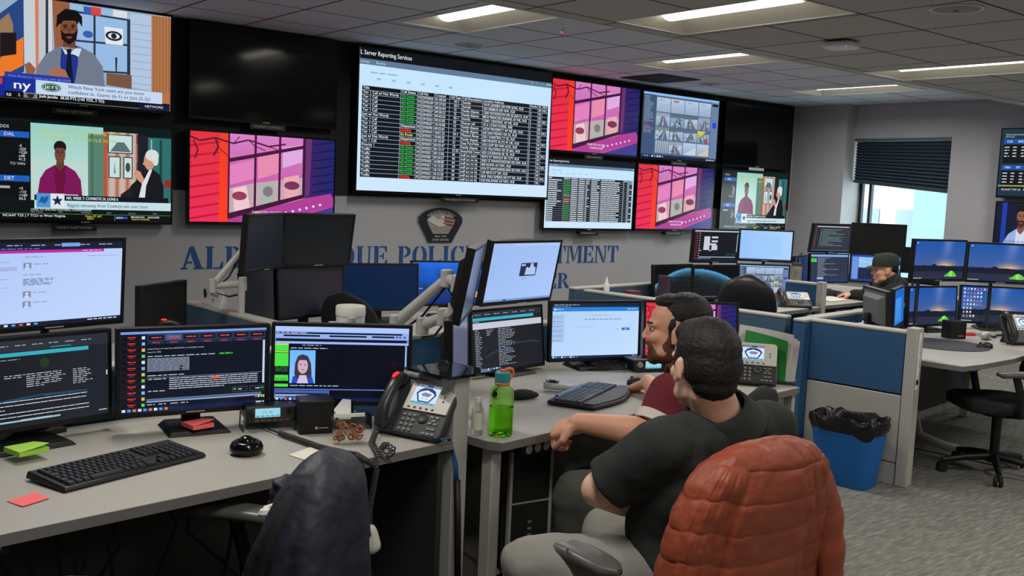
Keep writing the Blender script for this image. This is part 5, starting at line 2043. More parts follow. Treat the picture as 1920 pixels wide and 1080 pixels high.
def chair(label, x, y, face, seat_z=.47, top=.98, hw=.235, arms=True, mat_back=None, arm_z=.69, leather=False, arm_y=(-.17, .10), arm_x=.285):
    """swivel chair; face = the direction it looks in, as an angle in the floor plane; local y is forward"""
    t = thing('office_chair', label, 'chair', (x, y, 0), face-PI/2, 'office chairs')
    mb = mat_back or M_MESHB
    m = MB()
    rg = []
    for z, k in ((seat_z-.07, .90), (seat_z-.055, 1.0), (seat_z-.015, 1.0), (seat_z, .92)):
        rg.append([(.25*k*sup(a, .6)[0], .02+.245*k*sup(a, .6)[1], z) for a in [2*PI*i/32 for i in range(32)]])
    m.rings(rg)
    m.build('seat', mb, t, smooth=60)
    m = MB()                                    # back: stacked rounded slabs leaning back a little
    rg = []
    z0 = seat_z+.09 if not leather else seat_z+.02
    n = 12
    for i in range(n+1):
        f = i/n
        z = z0+(top-z0)*f
        k = 1.0 if f < .55 else math.sqrt(max(.0, 1-((f-.55)/.452)**2.4))
        if f < .15:
            k *= .86+.93*f
        a0, b0 = max(.03, hw*k), (.032 if not leather else .055)*max(.35, min(1, k*1.3))
        yc = -.225-.10*f-(.02*math.sin(f*PI))
        rg.append([(a0*sup(a, .75)[0], yc+b0*sup(a, .75)[1]-.04*(a0*sup(a, .75)[0]/hw)**2*-1*.6, z) for a in [2*PI*j/32 for j in range(32)]])
    m.rings(rg)
    m.build('backrest', M_LEATH if leather else mb, t, smooth=70)
    m = MB()
    m.tube([(0, -.16, seat_z-.09), (0, -.25, seat_z-.05), (0, -.285, seat_z+.06), (0, -.285, seat_z+.22)], .022, 8, flat=.6)
    m.build('back_support', M_BLACK, t, smooth=60)
    if arms:
        for s in (-1, 1):
            m = MB()
            rg = []
            for k in range(9):
                f = k/8
                yy = arm_y[0]+(arm_y[1]-arm_y[0])*f
                ww = .048*math.sqrt(max(.05, 1-(2*f-1)**4))
                rg.append([(s*arm_x+ww*sup(a, .7)[0], yy, arm_z-.016*(1 if k not in (0, 8) else .5)+.018*sup(a, .7)[1]*(1 if k not in (0, 8) else .5)-.010*(2*f-1)**2) for a in [2*PI*i/14 for i in range(14)]])
            m.rings(rg)
            o = m.build('armrest', M_ARMPAD, t, smooth=60)
            m = MB()
            ym = (arm_y[0]+arm_y[1])/2
            m.tube([(s*arm_x, ym+.02, arm_z-.03), (s*(arm_x+.015), ym-.01, seat_z+.06), (s*(arm_x-.005), ym-.03, seat_z-.06), (s*.15, ym-.03, seat_z-.085)], [.022, .024, .024, .02], 8, flat=.7)
            m.build('arm_post', M_BLACK, o, smooth=60)
    m = MB()
    m.cyl((0, 0, .10), (0, 0, seat_z-.07), .026, .03)
    m.cyl((0, 0, seat_z-.11), (0, 0, seat_z-.068), .10, .13)
    m.build('gas_column', M_BLACK, t, smooth=50)
    m = MB()
    m.cyl((0, 0, .075), (0, 0, .135), .045, .04)
    for k in range(5):
        a = 2*PI*k/5+.3
        m.tube([(.03*math.cos(a), .03*math.sin(a), .11), (.17*math.cos(a), .17*math.sin(a), .095), (.30*math.cos(a), .30*math.sin(a), .072)], [.026, .022, .016], 8)
    m.build('star_base', M_BLACK, t, smooth=50)
    for k in range(5):
        a = 2*PI*k/5+.3
        cx, cy = .30*math.cos(a), .30*math.sin(a)
        tx, ty = -math.sin(a), math.cos(a)
        m = MB()
        for s in (-1, 1):
            m.cyl((cx+tx*s*.006, cy+ty*s*.006, .0295), (cx+tx*s*.024, cy+ty*s*.024, .0295), .028)
        m.cyl((cx, cy, .03), (cx, cy, .075), .010)
        m.build('caster', M_RUBBER, t, smooth=40)
    return t


def ang(v):
    return math.atan2(v.y, v.x)


# chair of the man in black, its back towards the camera
F2 = (CF*.80-CR*.60).normalized()
c2 = at(1408, 1010, 2.50)
CH2 = chair('black office chair under the orange quilted jacket, with the man in black sitting on it', c2.x+F2.x*.33, c2.y+F2.y*.33, ang(F2), .46, .95, .235, True, arm_z=.645, arm_y=(-.16, .13), arm_x=.29)
# left chair
F0 = (CF*.22-CR*.97).normalized()
c0 = at(606, 1008, 2.34)
CH0 = chair('black office chair under the navy jacket, by the left desk', c0.x+F0.x*.33, c0.y+F0.y*.33, ang(F0), .46, .915, .20, True, arm_z=.675, arm_y=(-.14, .21))
F1 = (CF*.55-CR*.83).normalized()
c1 = at(1258, 860, 3.62)
CH1 = chair('black office chair the man in maroon sits on', c1.x, c1.y, ang(F1), .46, .93, .25, False)
chair('black office chair with grey armrests at the right desk', 4.50, -4.76, rad(140), .47, .98, .235, True, arm_z=.67, arm_y=(-.10, .16))
c3 = at(1398, 640, 7.0)
chair('tall black leather chair in the far row beside the planet monitors', c3.x, c3.y, ang(CF*.9+CR*.25), .52, 1.075, .20, False, leather=True)
c4 = at(778, 640, 5.35)
chair('black office chair behind the wipes canister, mostly hidden by the monitor arms', c4.x, c4.y+.28, ang(CF*.6+CR*.5), .46, .985, .24, False)
c5 = at(1690, 640, 8.5)
chair('black office chair under the person in the cap, mostly hidden', c5.x, c5.y, ang(-CR*.9+CF*.35), .46, .90, .2, False)


# ------------------------------------------------------------------ jackets hung over chair backs
_wr = bpy.data.textures.new('cloth_wrinkles', 'CLOUDS')
_wr.noise_scale = .055
_wr.noise_depth = 2


def crease(o, s=.009):
    d = o.modifiers.new('wrinkles', 'DISPLACE')
    d.texture = _wr
    d.texture_coords = 'LOCAL'
    d.strength = s
    d.mid_level = .5


def jacket(name, label, ch, zt, zb, a0, b0, flare, m_cloth, quilt=0.0, folds=1.0, yoff=-.275, lean=-.055, seed=1, bflare=.0, top=.30, pw=2.0, nz=210, na=220, ex=.6):
    """cloth shell hanging over a chair back, in the chair's own frame"""
    rnd = random.Random(seed)
    t = thing(name, label, 'jacket', ch.location, ch.rotation_euler[2])
    ph = [rnd.uniform(0, 6.28) for _ in range(10)]
    rg = []
    for i in range(nz+1):
        f = 1-(1-i/nz)**1.6
        z = zb+(zt-zb)*f
        s = (zt-z)/(zt-zb)
        h = (zt-z)/top
        dome = max(0, 1-min(1, max(0, 1-h))**pw)**(1/pw) if h < 1 else 1.0
        a = (a0+flare*s)*max(.012, dome)
        b = (b0+bflare*s)*max(.02, min(1, max(0, 1-max(0, 1-(zt-z)/.10)**2)**.5 if zt-z < .10 else 1))
        yc = yoff+lean*(z-.5)/.5
        row = []
        hang = min(1, max(0, s-.08)*1.7)
        for j in range(na):
            th = 2*PI*j/na
            cx, cy = sup(th, ex)
            d = 0
            for k, (fr, am) in enumerate(((2, .012), (3, .012), (5, .009), (7, .005))):
                d += am*math.sin(fr*th+ph[k]+1.1*math.sin(1.8*s+ph[k+2]))*folds*hang
            if not quilt:
                lo = min(1, max(0, s-.22)*2.2)
                d += lo*(.011*math.sin(9*th+ph[3]+1.2*s)+.007*math.sin(15*th+ph[4]-1.6*s))
                d -= lo*.022*math.exp(-((((th+1.15+PI) % (2*PI))-PI)/.07)**2)
            if quilt:
                zz = z+.016*math.sin(th*1.0+ph[5])+.008*math.sin(3*th+ph[6])+.003*math.sin(11*th+ph[7])
                q = abs(math.sin(PI*zz/quilt))
                w = min(1, (zt-z)/.06)
                d += (.0075*q**.28)*w
                tb = (th+PI/2+PI) % (2*PI)-PI+.05+.10*(s-.4)          # a sleeve lies flat down the middle of the back
                pl = max(0, min(1, (.42-abs(tb))/.07))*min(1, max(0, s-.10)*8)
                d += .013*pl*pl*(3-2*pl)
                d -= .006*math.exp(-((abs(tb)-.42)/.035)**2)*hang
                bnd = math.floor(zz/quilt)
                d += .0016*math.sin(19*th+bnd*2.1+14*z)*q*w+.0010*math.sin(43*th+bnd*4.7+21*z)*q*w
            d += .0018*math.sin(15*th+19*z+ph[1])*folds*hang
            nx = cx*.35+math.copysign(abs(cx)**1.5, cx)*.65
            row.append((a*cx+d*nx, yc+b*cy+d*(cy if abs(cy) > .02 else 0), z))
        rg.append(row)
    m = MB()
    m.rings(rg, caps=True)
    crease(m.build('body', m_cloth, t, smooth=70))
    return t


def sleeve(t, pts, r, m_cloth, quilt=0.0, flat=.6):
    m = MB()
    P = [Vector(p) for p in pts]
    out, rr = [], []
    n = 60
    for i in range(n+1):
        f = i/n*(len(P)-1)
        k = min(len(P)-2, int(f))
        u = f-k
        p0, p1, p2, p3 = P[max(0, k-1)], P[k], P[k+1], P[min(len(P)-1, k+2)]
        q = .5*((2*p1)+(p2-p0)*u+(2*p0-5*p1+4*p2-p3)*u*u+(3*p1-p0-3*p2+p3)*u**3)
        out.append(q)
        w = r*(1-.25*i/n)
        w *= min(1, .12+i/n*4.5)
        if quilt:
            w += .007*abs(math.sin(PI*i/n*8.5))**.42-.004
        w += .002*math.sin(i*.7)
        rr.append(w)
    m.tube(out, rr, 18, flat=flat, up=(0, 1, 0))
    o = m.build('sleeve', m_cloth, t, smooth=60)
    crease(o)
    return o


M_ORANGE = mat('rust_orange_nylon', (150, 70, 46), .5, bump=.35, bscale=90, var=.12, vscale=30)
J2 = jacket('quilted_jacket', 'rust orange quilted jacket draped over the near chair back', CH2, .985, .30, .262, .062, .03, M_ORANGE, quilt=.078, folds=.55, yoff=-.275, lean=-.09, seed=4, bflare=.035, top=.33, pw=2.9)
sleeve(J2, [(.15, -.325, .90), (.245, -.345, .82), (.296, -.365, .62), (.305, -.36, .28)], .058, M_ORANGE, .078, .62)
M_NAVYJ = mat('navy_nylon', (33, 36, 47), .55, bump=.25, bscale=120, var=.10, vscale=20)
J0 = jacket('jacket', 'dark navy jacket draped over the left chair back', CH0, .945, .28, .20, .070, .05, M_NAVYJ, folds=1.5, yoff=-.285, lean=-.06, seed=9, bflare=.085, top=.26, pw=2.0, ex=.85)
sleeve(J0, [(.11, -.185, .84), (.10, -.165, .76), (.09, -.16, .68)], .042, M_NAVYJ, 0, .7)
p = at(506, 956, 2.42)
t = thing('tissue', 'crumpled white tissue tucked by the armrest of the left chair', 'tissue', (p.x, p.y, p.z-.018))
m = MB()
for k in range(3):
    m.ell((.012*k-.012, .006*(k % 2), .012+.004*k), (.020, .014, .014), 8)
m.build('paper', M_PAPER, t, smooth=30)


# ------------------------------------------------------------------ desk phones
def coil(pts, r, n, wire, sub=10):
    """a coiled cord along a path"""
    P = [Vector(p) for p in pts]
    L = [0]
    for a, b_ in zip(P, P[1:]):
        L.append(L[-1]+(b_-a).length)
    out = []
    N = n*sub
    px = None
    for i in range(N+1):
        s = L[-1]*i/N
        k = 0
        while k < len(P)-2 and L[k+1] < s:
            k += 1
        u = (s-L[k])/max(1e-6, L[k+1]-L[k])
        c = P[k].lerp(P[k+1], u)
        d = (P[k+1]-P[k]).normalized()
        if px is None:
            px = frame_of(d)[0]
        px = (px-d*px.dot(d)).normalized()
        y = d.cross(px)
        a = 2*PI*i/sub
        out.append(c+px*math.cos(a)*r+y*math.sin(a)*r)
    m = MB()
    m.tube(out, wire, 5)
    return m


def phone(label, loc, yaw, tilt=52, light=True, cordpts=None, k=1.0):
    t = thing('desk_phone', label, 'phone', loc, yaw, 'desk phones with colour displays')
    t.scale = (k, k, k)
    a = rad(tilt)
    # plane frame: x right, s up along the face, n out of the face
    P = Matrix(((1, 0, 0, 0), (0, math.cos(a), -math.sin(a), 0), (0, math.sin(a), math.cos(a), .018), (0, 0, 0, 1)))
    m = MB()
    m.T = P
    m.prism([(-.13, 0), (.13, 0), (.135, .02), (.13, .19), (.12, .205), (-.12, .205), (-.13, .19), (-.135, .02)], -.03, 0)
    m.build('body', M_DGREY, t, bevel=.006)
    m = MB()
    s = .16
    m.hexa([(-.08, .02, 0), (.08, .02, 0), (.08, s, 0), (-.08, s, 0)], [(-.07, math.cos(a)*.03, .03), (.07, math.cos(a)*.03, .03), (.07, math.cos(a)*.17, math.sin(a)*.165), (-.07, math.cos(a)*.17, math.sin(a)*.165)])
    m.build('foot', M_BLACK, t)
    m = MB()
    m.T = P
    m.prism([(-.048, .088), (.128, .088), (.128, .192), (.118, .202), (-.038, .202), (-.048, .192)], 0, .006)
    m.build('faceplate', mat('phone_silver', (206, 203, 194), .4), t, bevel=.002)
    Mw = parent_matrix(t) @ P @ Matrix.Translation((.022, .150, .0068)) @ Matrix.Rotation(-PI/2, 4, 'X')
    S = Scr(.098, .074, Mw)
    draw_badge(S)
    T2 = P @ Matrix.Translation((.022, .150, .0068)) @ Matrix.Rotation(-PI/2, 4, 'X')
    S.v = [tuple(T2 @ Vector(q)) for q in S.v]
    S.build(t)
    m = MB()
    m.T = P
    for r in range(4):
        for c in range(3):
            m.ell((-.028+c*.02, .070-r*.018, .002), (.0075, .0062, .004), 8)
    m.build('keypad', mat('key_grey', (128, 130, 130), .4), t, smooth=60)
    m = MB()
    m.T = P
    for i in range(5):
        m.ell((-.025+i*.024, .098, .0065), (.006, .004, .0025), 8)
    for j in range(2):
        m.ell((.098, .15-j*.016, .0065), (.004, .004, .0025), 8)
    m.build('soft_keys', mat('soft_key_brown', (96, 78, 66), .4), t, smooth=60)
    m = MB()
    m.T = P
    m.lathe([(.019, 0), (.019, .004), (.015, .006), (.011, .004), (.001, .004)], 22, (.045, .066, 0))
    m.build('navigation_ring', M_DGREY, t, smooth=40)
    m = MB()
    m.T = P
    for i, (x, y) in enumerate(((.080, .075), (.10, .075), (.09, .063), (.080, .052), (.10, .052), (.083, .032), (.10, .032), (.07, .014), (.088, .014), (.106, .014))):
        m.bx(x-.007, x+.007, y-.0035, y+.0035, 0, .003)
    m.build('function_keys', mat('key_grey', (128, 130, 130), .4), t)
    hs = MB()
    hs.T = P
    pts = [(-.095, .012, .016), (-.095, .035, .032), (-.095, .08, .042), (-.095, .13, .042), (-.095, .175, .034), (-.095, .20, .018)]
    hs.tube(pts, [.020, .025, .021, .021, .025, .020], 14, flat=.8)
    hs.ell((-.095, .022, .012), (.026, .026, .016), 12)
    hs.ell((-.095, .188, .012), (.026, .026, .016), 12)
    h = hs.build('handset', mat('handset_charcoal', (46, 46, 47), .35), t, smooth=70)
    if light:
        m = MB()
        m.T = P
        m.tube([(-.095, .17, .062), (-.095, .182, .057), (-.095, .195, .048)], [.006, .008, .006], 8, flat=.6)
        o = m.build('message_light', mat('red_led', (255, 40, 40), .3, emit=1.6, ecol=(255, 40, 40)), h, smooth=60)
        o['label'] = 'glowing red message light'
    if cordpts:
        m = coil(cordpts, .0085, 26, .0026)
        iv = parent_matrix(t).inverted()
        m.v = [iv @ v for v in m.v]
        m.build('cord', mat('cord_charcoal', (58, 58, 58), .5), t, smooth=180)
    return t


PH1 = (W(-.135, .13).x, W(-.135, .13).y, .741)
phone('desk phone with a glowing red light on the left desk, beside the partition', PH1, TH+rad(-76), 50, True,
      [onz(706, 805, .76), onz(697, 830, .755), onz(708, 852, .752), onz(728, 856, .752), onz(738, 843, .756), onz(722, 832, .757), onz(712, 846, .766), onz(728, 862, .768)], 1.0)
PH2 = (W(1.70, -.06).x, W(1.70, -.06).y, .741)
phone('desk phone on the middle desk in front of the green folder', PH2, TH+rad(-60), 52, False)
q = onz(1492, 577, .742)
phone('small looking desk phone on the far desk, right of the leather chair', (q.x, q.y, .741), rad(-42), 26, False, None, 1.0)
q = onz(1925, 648, .722)
phone('desk phone cut by the right edge of the picture', (q.x, q.y, .721), rad(-30), 55, False)

# ------------------------------------------------------------------ keyboards and mice
def keyboard(label, c, rz, w, d, ergo=False):
    t = thing('keyboard', label, 'keyboard', c, rz)
    m = MB()
    if ergo:
        n = 16
        top = [(-w/2+w*i/n, d*.5+.012*math.sin(PI*i/n)) for i in range(n+1)]
        bot = [(w/2-w*i/n, -d*.5-.028*math.sin(PI*i/n)**2+.02*(abs(2*i/n-1))**3) for i in range(n+1)]
        m.prism(top+bot, .003, .019)
        m.build('body', M_BLACK, t, bevel=.006)
        m = MB()
        bo2 = [(w/2-.012-(w-.024)*i/n, -d*.5-.022*math.sin(PI*i/n)**2+.02*(abs(2*i/n-1))**3+.006) for i in range(n+1)]
        tp2 = [(-w/2+.012+(w-.024)*i/n, -d*.16-.006*math.sin(PI*i/n)) for i in range(n+1)]
        m.prism(tp2+bo2, .019, .024)
        m.build('palm_rest', M_DGREY, t, bevel=.003)
        y0, rows, kd = d*.36, 5, d*.098
        m = MB()
        m.prism([(-w*.36, d*.40), (w*.30, d*.40), (w*.26, d*.5), (-w*.32, d*.5)], .019, .027)
        o = m.build('media_bar', M_GLOSSB, t, bevel=.003)
    else:
        m.hexa([(-w/2, -d/2, .002), (w/2, -d/2, .002), (w/2, d/2, .006), (-w/2, d/2, .006)], [(-w/2+.004, -d/2+.006, .014), (w/2-.004, -d/2+.006, .014), (w/2-.004, d/2-.004, .026), (-w/2+.004, d/2-.004, .026)])
        m.build('body', M_BLACK, t, bevel=.004)
        y0, rows, kd = d*.30, 6, d*.122
    m = MB()
    for r in range(rows):
        y = y0-r*(kd+.0025)
        z = .0205 if ergo else .0145+(y+d/2)/d*.0125
        x = -w/2+.018
        n = 15
        kw = (w*.64-.018)/n
        if r == rows-1:
            segs = [1.3, 1.2, 1.2, 5.6, 1.2, 1.2, 1.3, 2.0]
        else:
            segs = [1+.3*(r % 3)]+[1]*12+[2-.3*(r % 3)]
        for s in segs:
            m.hexa([(x+.001, y-kd/2, z), (x+kw*s-.0015, y-kd/2, z), (x+kw*s-.0015, y+kd/2, z+.001), (x+.001, y+kd/2, z+.001)], [(x+.003, y-kd/2+.002, z+.006), (x+kw*s-.0035, y-kd/2+.002, z+.006), (x+kw*s-.0035, y+kd/2-.0015, z+.007), (x+.003, y+kd/2-.0015, z+.007)])
            x += kw*s
        xs = w*.15
        for c in range(3):
            if r in (2, 3) and not (r == 3 and c == 1) and rows == 6 and r == 2:
                pass
            xx = xs+.004+c*kw*1.02
            if rows == 6 and r == 3 or (rows == 6 and r == 4 and c != 1):
                continue
            m.hexa([(xx, y-kd/2, z), (xx+kw-.0025, y-kd/2, z), (xx+kw-.0025, y+kd/2, z+.001), (xx, y+kd/2, z+.001)], [(xx+.002, y-kd/2+.002, z+.006), (xx+kw-.0045, y-kd/2+.002, z+.006), (xx+kw-.0045, y+kd/2-.0015, z+.007), (xx+.002, y+kd/2-.0015, z+.007)])
        for c in range(4):
            if r == 0:
                continue
            xx = w*.15+3.4*kw+c*kw*1.02
            if xx+kw > w/2-.006:
                continue
            m.hexa([(xx, y-kd/2, z), (xx+kw-.0025, y-kd/2, z), (xx+kw-.0025, y+kd/2, z+.001), (xx, y+kd/2, z+.001)], [(xx+.002, y-kd/2+.002, z+.006), (xx+kw-.0045, y-kd/2+.002, z+.006), (xx+kw-.0045, y+kd/2-.0015, z+.007), (xx+.002, y+kd/2-.0015, z+.007)])
    m.build('keys', mat('key_black', (36, 36, 38), .38) if not ergo else mat('key_slate', (62, 68, 84), .4), t)
    return t


c = (W(-1.222, .209)+W(-.764, .301)+W(-.752, .48)+W(-1.196, .424))/4
KB1 = keyboard('black full size keyboard on the left desk', (c.x, c.y, .741), TH+rad(11.5), .462, .178)
q = (W(.70, .163)+W(.636, -.013)+W(1.16, .114)+W(1.119, .358))/4
keyboard('black ergonomic keyboard with a padded front under the hands of the man in maroon', (q.x, q.y+.02, .741), TH+rad(19), .47, .215, True)
q = onz(1549, 553, .742)
keyboard('dark keyboard on the far desk in front of the man in the cap', (q.x, q.y, .741), rad(-28), .40, .15)
E1_ = None
p = onz(462, 850, .742)
t = thing('trackball_mouse', 'round black trackball on the left desk, right of the keyboard', 'trackball', (p.x, p.y, .741))
m = MB()
m.lathe([(.001, .001), (.040, .001), (.050, .012), (.050, .024), (.044, .036), (.034, .042), (.028, .040), (.001, .03)], 32)
m.build('base', M_GLOSSB, t, smooth=60)
m = MB()
m.ell((0, 0, .034), (.027, .027, .023), 20)
m.build('ball', M_GLOSSB, t, smooth=180)


def mouse(label, p, rz, mt, z):
    t = thing('computer_mouse', label, 'mouse', (p.x, p.y, z), rz)
    m = MB()
    rg = []
    for k in range(9):
        f = k/8
        w = .031*math.sqrt(max(.06, 1-(2*f-1)**4))
        h = .034*math.sin(PI*(.16+.74*f))**.8+.004
        rg.append([(w*math.cos(a), -.052+.104*f, max(.001, h*math.sin(a))) for a in [PI*i/8 for i in range(9)]]+[(0, -.052+.104*f, .0008)])
    m.rings(rg)
    m.build('shell', mt, t, smooth=60)
    m = MB()
    m.cyl((-.004, .03, .029), (.004, .03, .029), .008)
    m.build('wheel', M_DGREY, t)
    return t


mouse('black mouse under the right hand of the man in maroon', onz(1196, 722, .742), TH+rad(10), M_BLACK, .741)
mouse('black mouse on the right desk in front of the grey microphone', onz(1846, 652, .722), rad(60), M_BLACK, .721)
mouse('black mouse on the far desk under the hand of the man in the cap', onz(1575, 556, .742), rad(20), M_BLACK, .741)

# ------------------------------------------------------------------ notes, papers
def note(name, label, cat, pts, col, z, curl=.006, grid=6):
    P = [onz(x, y, z) for x, y in pts]
    c = (P[0]+P[1]+P[2]+P[3])/4
    t = thing(name, label, cat, (c.x, c.y, z))
    m = MB()
    vs = []
    for j in range(grid+1):
        for i in range(grid+1):
            u, v = i/grid, j/grid
            p = P[0]*(1-u)*(1-v)+P[1]*u*(1-v)+P[2]*u*v+P[3]*(1-u)*v
            vs.append((p.x-c.x, p.y-c.y, .001+curl*(u**2*(1-v)+.3*v*v)))
    m.add(vs, [(j*(grid+1)+i, j*(grid+1)+i+1, (j+1)*(grid+1)+i+1, (j+1)*(grid+1)+i) for j in range(grid) for i in range(grid)])
    m.build('sheet', mat('note_%d_%d_%d' % col, col, .8), t, smooth=60)
    return t


note('sticky_note', 'single pink sticky note lying flat left of the black keyboard', 'sticky note', [(12, 940), (65, 926), (94, 935), (43, 951)], (255, 116, 116), .741, .004)
note('paper_sheet', 'white paper lying on the left desk behind the navy jacket', 'paper', [(540, 853), (588, 838), (664, 855), (600, 872)], (226, 222, 208), .741, .003)


def pad(label, c, rz, col, z, w=.076, h=.014):
    t = thing('sticky_note_pad', label, 'sticky notes', (c.x, c.y, z), rz)
    mt = mat('note_%d_%d_%d' % col, col, .8)
    quick('stack', mt, t, -w/2, w/2, -w/2, w/2, .0005, h, .001)
    m = MB()
    n = 6
    vs = [((i/n-.5)*w, (j-.5)*w, h+.001+(.012*(1-j)*(i/n)**1.5)) for j in (0, 1) for i in range(n+1)]
    m.add(vs, [(i, i+1, n+2+i, n+1+i) for i in range(n)])
    m.build('top_sheet', mt, t, smooth=60)
    return t


p = onz(50, 846, .762)
pad('lime green sticky notes on the foot of the dark report monitor', p, TH+rad(8), (176, 226, 84), .760, .088)
p = onz(371, 799, .762)
pad('coral pink sticky notes on the foot of the call sheet monitor', p, TH+rad(2), (255, 112, 112), .760, .075)
p = onz(1815, 628, .722)
t = pad('red sticky notes beside the black speaker on the right desk', p, rad(-20), (226, 50, 60), .721, .07)

# ------------------------------------------------------------------ left desk: radio, speaker, box, snack bag
q = W(-.40, .50)
t = thing('radio_set', 'black two-way radio with a pale blue display on a wire bracket, left desk', 'radio', (q.x, q.y, .741), TH+rad(-22))
quick('body', M_BLACK, t, -.085, .085, -.01, .14, .028, .078, .004)
quick('front_panel', M_DGREY, t, -.088, .088, -.022, -.009, .026, .080, .004)
S = Scr(.082, .030, parent_matrix(t) @ Matrix.Translation((-.018, -.0225, .060)))
draw_radio(S)
S.v = [(v[0]-.018, v[1]-.0225, v[2]+.060) for v in S.v]
S.build(t, 'display')
for kx, kz, kd, kr in ((.052, .066, .008, .009), (.074, .070, .006, .005), (-.075, .052, .012, .013)):
    m = MB()
    m.cyl((kx, -.022, kz), (kx, -.022-kd, kz), kr)
    m.build('knob', M_BLACK, t, smooth=50)
m = MB()
for k in range(6):
    m.bx(-.06+k*.02, -.048+k*.02, -.025, -.022, .031, .038)
m.build('buttons', mat('button_red_brown', (130, 70, 60), .5), t)
for s in (-1, 1):
    m = MB()
    m.tube([(s*.094, .06, .06), (s*.096, .06, .004), (s*.096, -.03, .004), (s*.094, -.03, .05)], .003, 6)
    m.build('bracket', M_GREY, t)
# its microphone: cord over the desk edge, mic hanging below
edge = onz(684, 862, .745)
hang = at(692, 985, 2.97)
mic = at(701, 1008, 2.97)
t = thing('hand_microphone', 'white hand microphone hanging by its coiled cord below the left desk edge', 'microphone', (mic.x, mic.y, mic.z-.05))
m = MB()
rg = []
for k in range(11):
    f = k/10
    w = .030*math.sqrt(max(.05, 1-(2*f-1)**4))*(1-.12*f)
    rg.append([(w*math.cos(a), .018*math.sin(a)*math.sqrt(max(.1, 1-(2*f-1)**6)), .095*f) for a in [2*PI*i/16 for i in range(16)]])
m.T = Matrix.Rotation(rad(-38), 4, 'Z') @ Matrix.Rotation(rad(-14), 4, 'Y')
m.rings(rg)
m.build('shell', mat('mic_white', (206, 204, 192), .35), t, smooth=60)
m = MB()
m.T = Matrix.Rotation(rad(-38), 4, 'Z') @ Matrix.Rotation(rad(-14), 4, 'Y')
for k in range(3):
    m.bx(-.012+k*.009, -.008+k*.009, -.021, -.014, .062, .075)
m.build('speaker_slots', M_DGREY, t)
st = [onz(487, 790, .765), onz(505, 805, .750), onz(524, 812, .750)]
m = MB()
m.tube(st, .003, 6)
m.build('straight_lead', M_CABLE, t, smooth=180, world=True)
m = coil([onz(524, 812, .752), onz(560, 824, .752), onz(600, 838, .752), onz(640, 848, .752), onz(668, 852, .753), edge, edge+Vector((.016, -.045, -.015)), hang+Vector((0, 0, .05)), hang], .0075, 85, .0026, 8)
m.build('cord', mat('cord_charcoal', (58, 58, 58), .5), t, smooth=180, world=True)
q = W(-.305, .39)
t = thing('desk_speaker', 'square black desk speaker under the person file monitor', 'speaker', (q.x, q.y, .741), TH+rad(-26))
quick('cabinet', M_BLACK, t, -.058, .058, -.04, .055, 0, .112, .004)
quick('grille', mat('speaker_cloth', (20, 20, 21), .8, bump=.5, bscale=500), t, -.054, .054, -.0425, -.04, .004, .108)
m = MB()
m.lathe([(.0035, 0), (.0050, 0), (.0050, .001), (.0035, .001)], 14, T=Matrix(((1, 0, 0, .0), (0, 0, -1, -.0425), (0, 1, 0, .02), (0, 0, 0, 1))))
m.bx(.008, .038, -.0435, -.0425, .0185, .0215)
m.build('maker_mark', M_SILVER, t)
q = W(-.20, .40)
t = thing('tissue_box', 'black box with white paper showing, between the speaker and the desk phone', 'box', (q.x, q.y, .741), TH+rad(-30))
m = MB()
m.hexa([(-.05, -.06, 0), (.05, -.06, 0), (.05, .06, 0), (-.05, .06, 0)], [(-.05, -.055, .03), (.05, -.055, .03), (.05, .06, .10), (-.05, .06, .10)])
m.build('carton', M_GLOSSB, t, bevel=.002)
m = MB()
sl = lambda x, y: (x, y, .03+(y+.055)*.609)
m.add([sl(-.004, -.05), sl(.036, -.05), sl(.047, .052), sl(.030, .052), sl(-.02, -.012)], [(0, 1, 2, 3, 4)])
m.add([sl(-.046, -.05), sl(-.014, -.05), sl(-.034, -.022)], [(0, 1, 2)])
m.v = [Vector((v.x, v.y, v.z+.0015)) for v in m.v]
m.build('white_paper', M_PAPER, t)
q = onz(655, 832, .742)
t = thing('snack_bag', 'clear bag of small brown pretzels in front of the black box', 'bag', (q.x, q.y, .741), TH+rad(-25))
m = MB()
rnd = random.Random(2)
for k in range(26):
    c = Vector((rnd.uniform(-.042, .042), rnd.uniform(-.006, .024), .012+rnd.uniform(0, .058)))
    R3 = Matrix.Rotation(rnd.uniform(0, 3), 3, 'X') @ Matrix.Rotation(rnd.uniform(0, 3), 3, 'Y')
    m.tube([c+R3 @ Vector((.011*math.cos(a), .009*math.sin(a), 0)) for a in [2*PI*i/9 for i in range(10)]], .0028, 5)
o = m.build('pretzels', mat('pretzel_brown', (168, 104, 52), .45, var=.3, vscale=60), t, smooth=180)
o['kind'] = 'stuff'
m = MB()
rg = []
for z, w, d in ((.001, .050, .020), (.02, .054, .026), (.05, .052, .022), (.075, .054, .008), (.088, .058, .002)):
    rg.append([(w*sup(a, .7)[0], .010+d*sup(a, .7)[1], z+.003*math.sin(5*a)) for a in [2*PI*i/24 for i in range(24)]])
m.rings(rg)
m.build('film', mat('clear_film', (240, 238, 232), .12, trans=.92, ior=1.05, alpha=.35), t, smooth=180)
m = MB()
m.bx(-.050, .050, .008, .011, .086, .098)
m.build('header', M_PAPER, t)
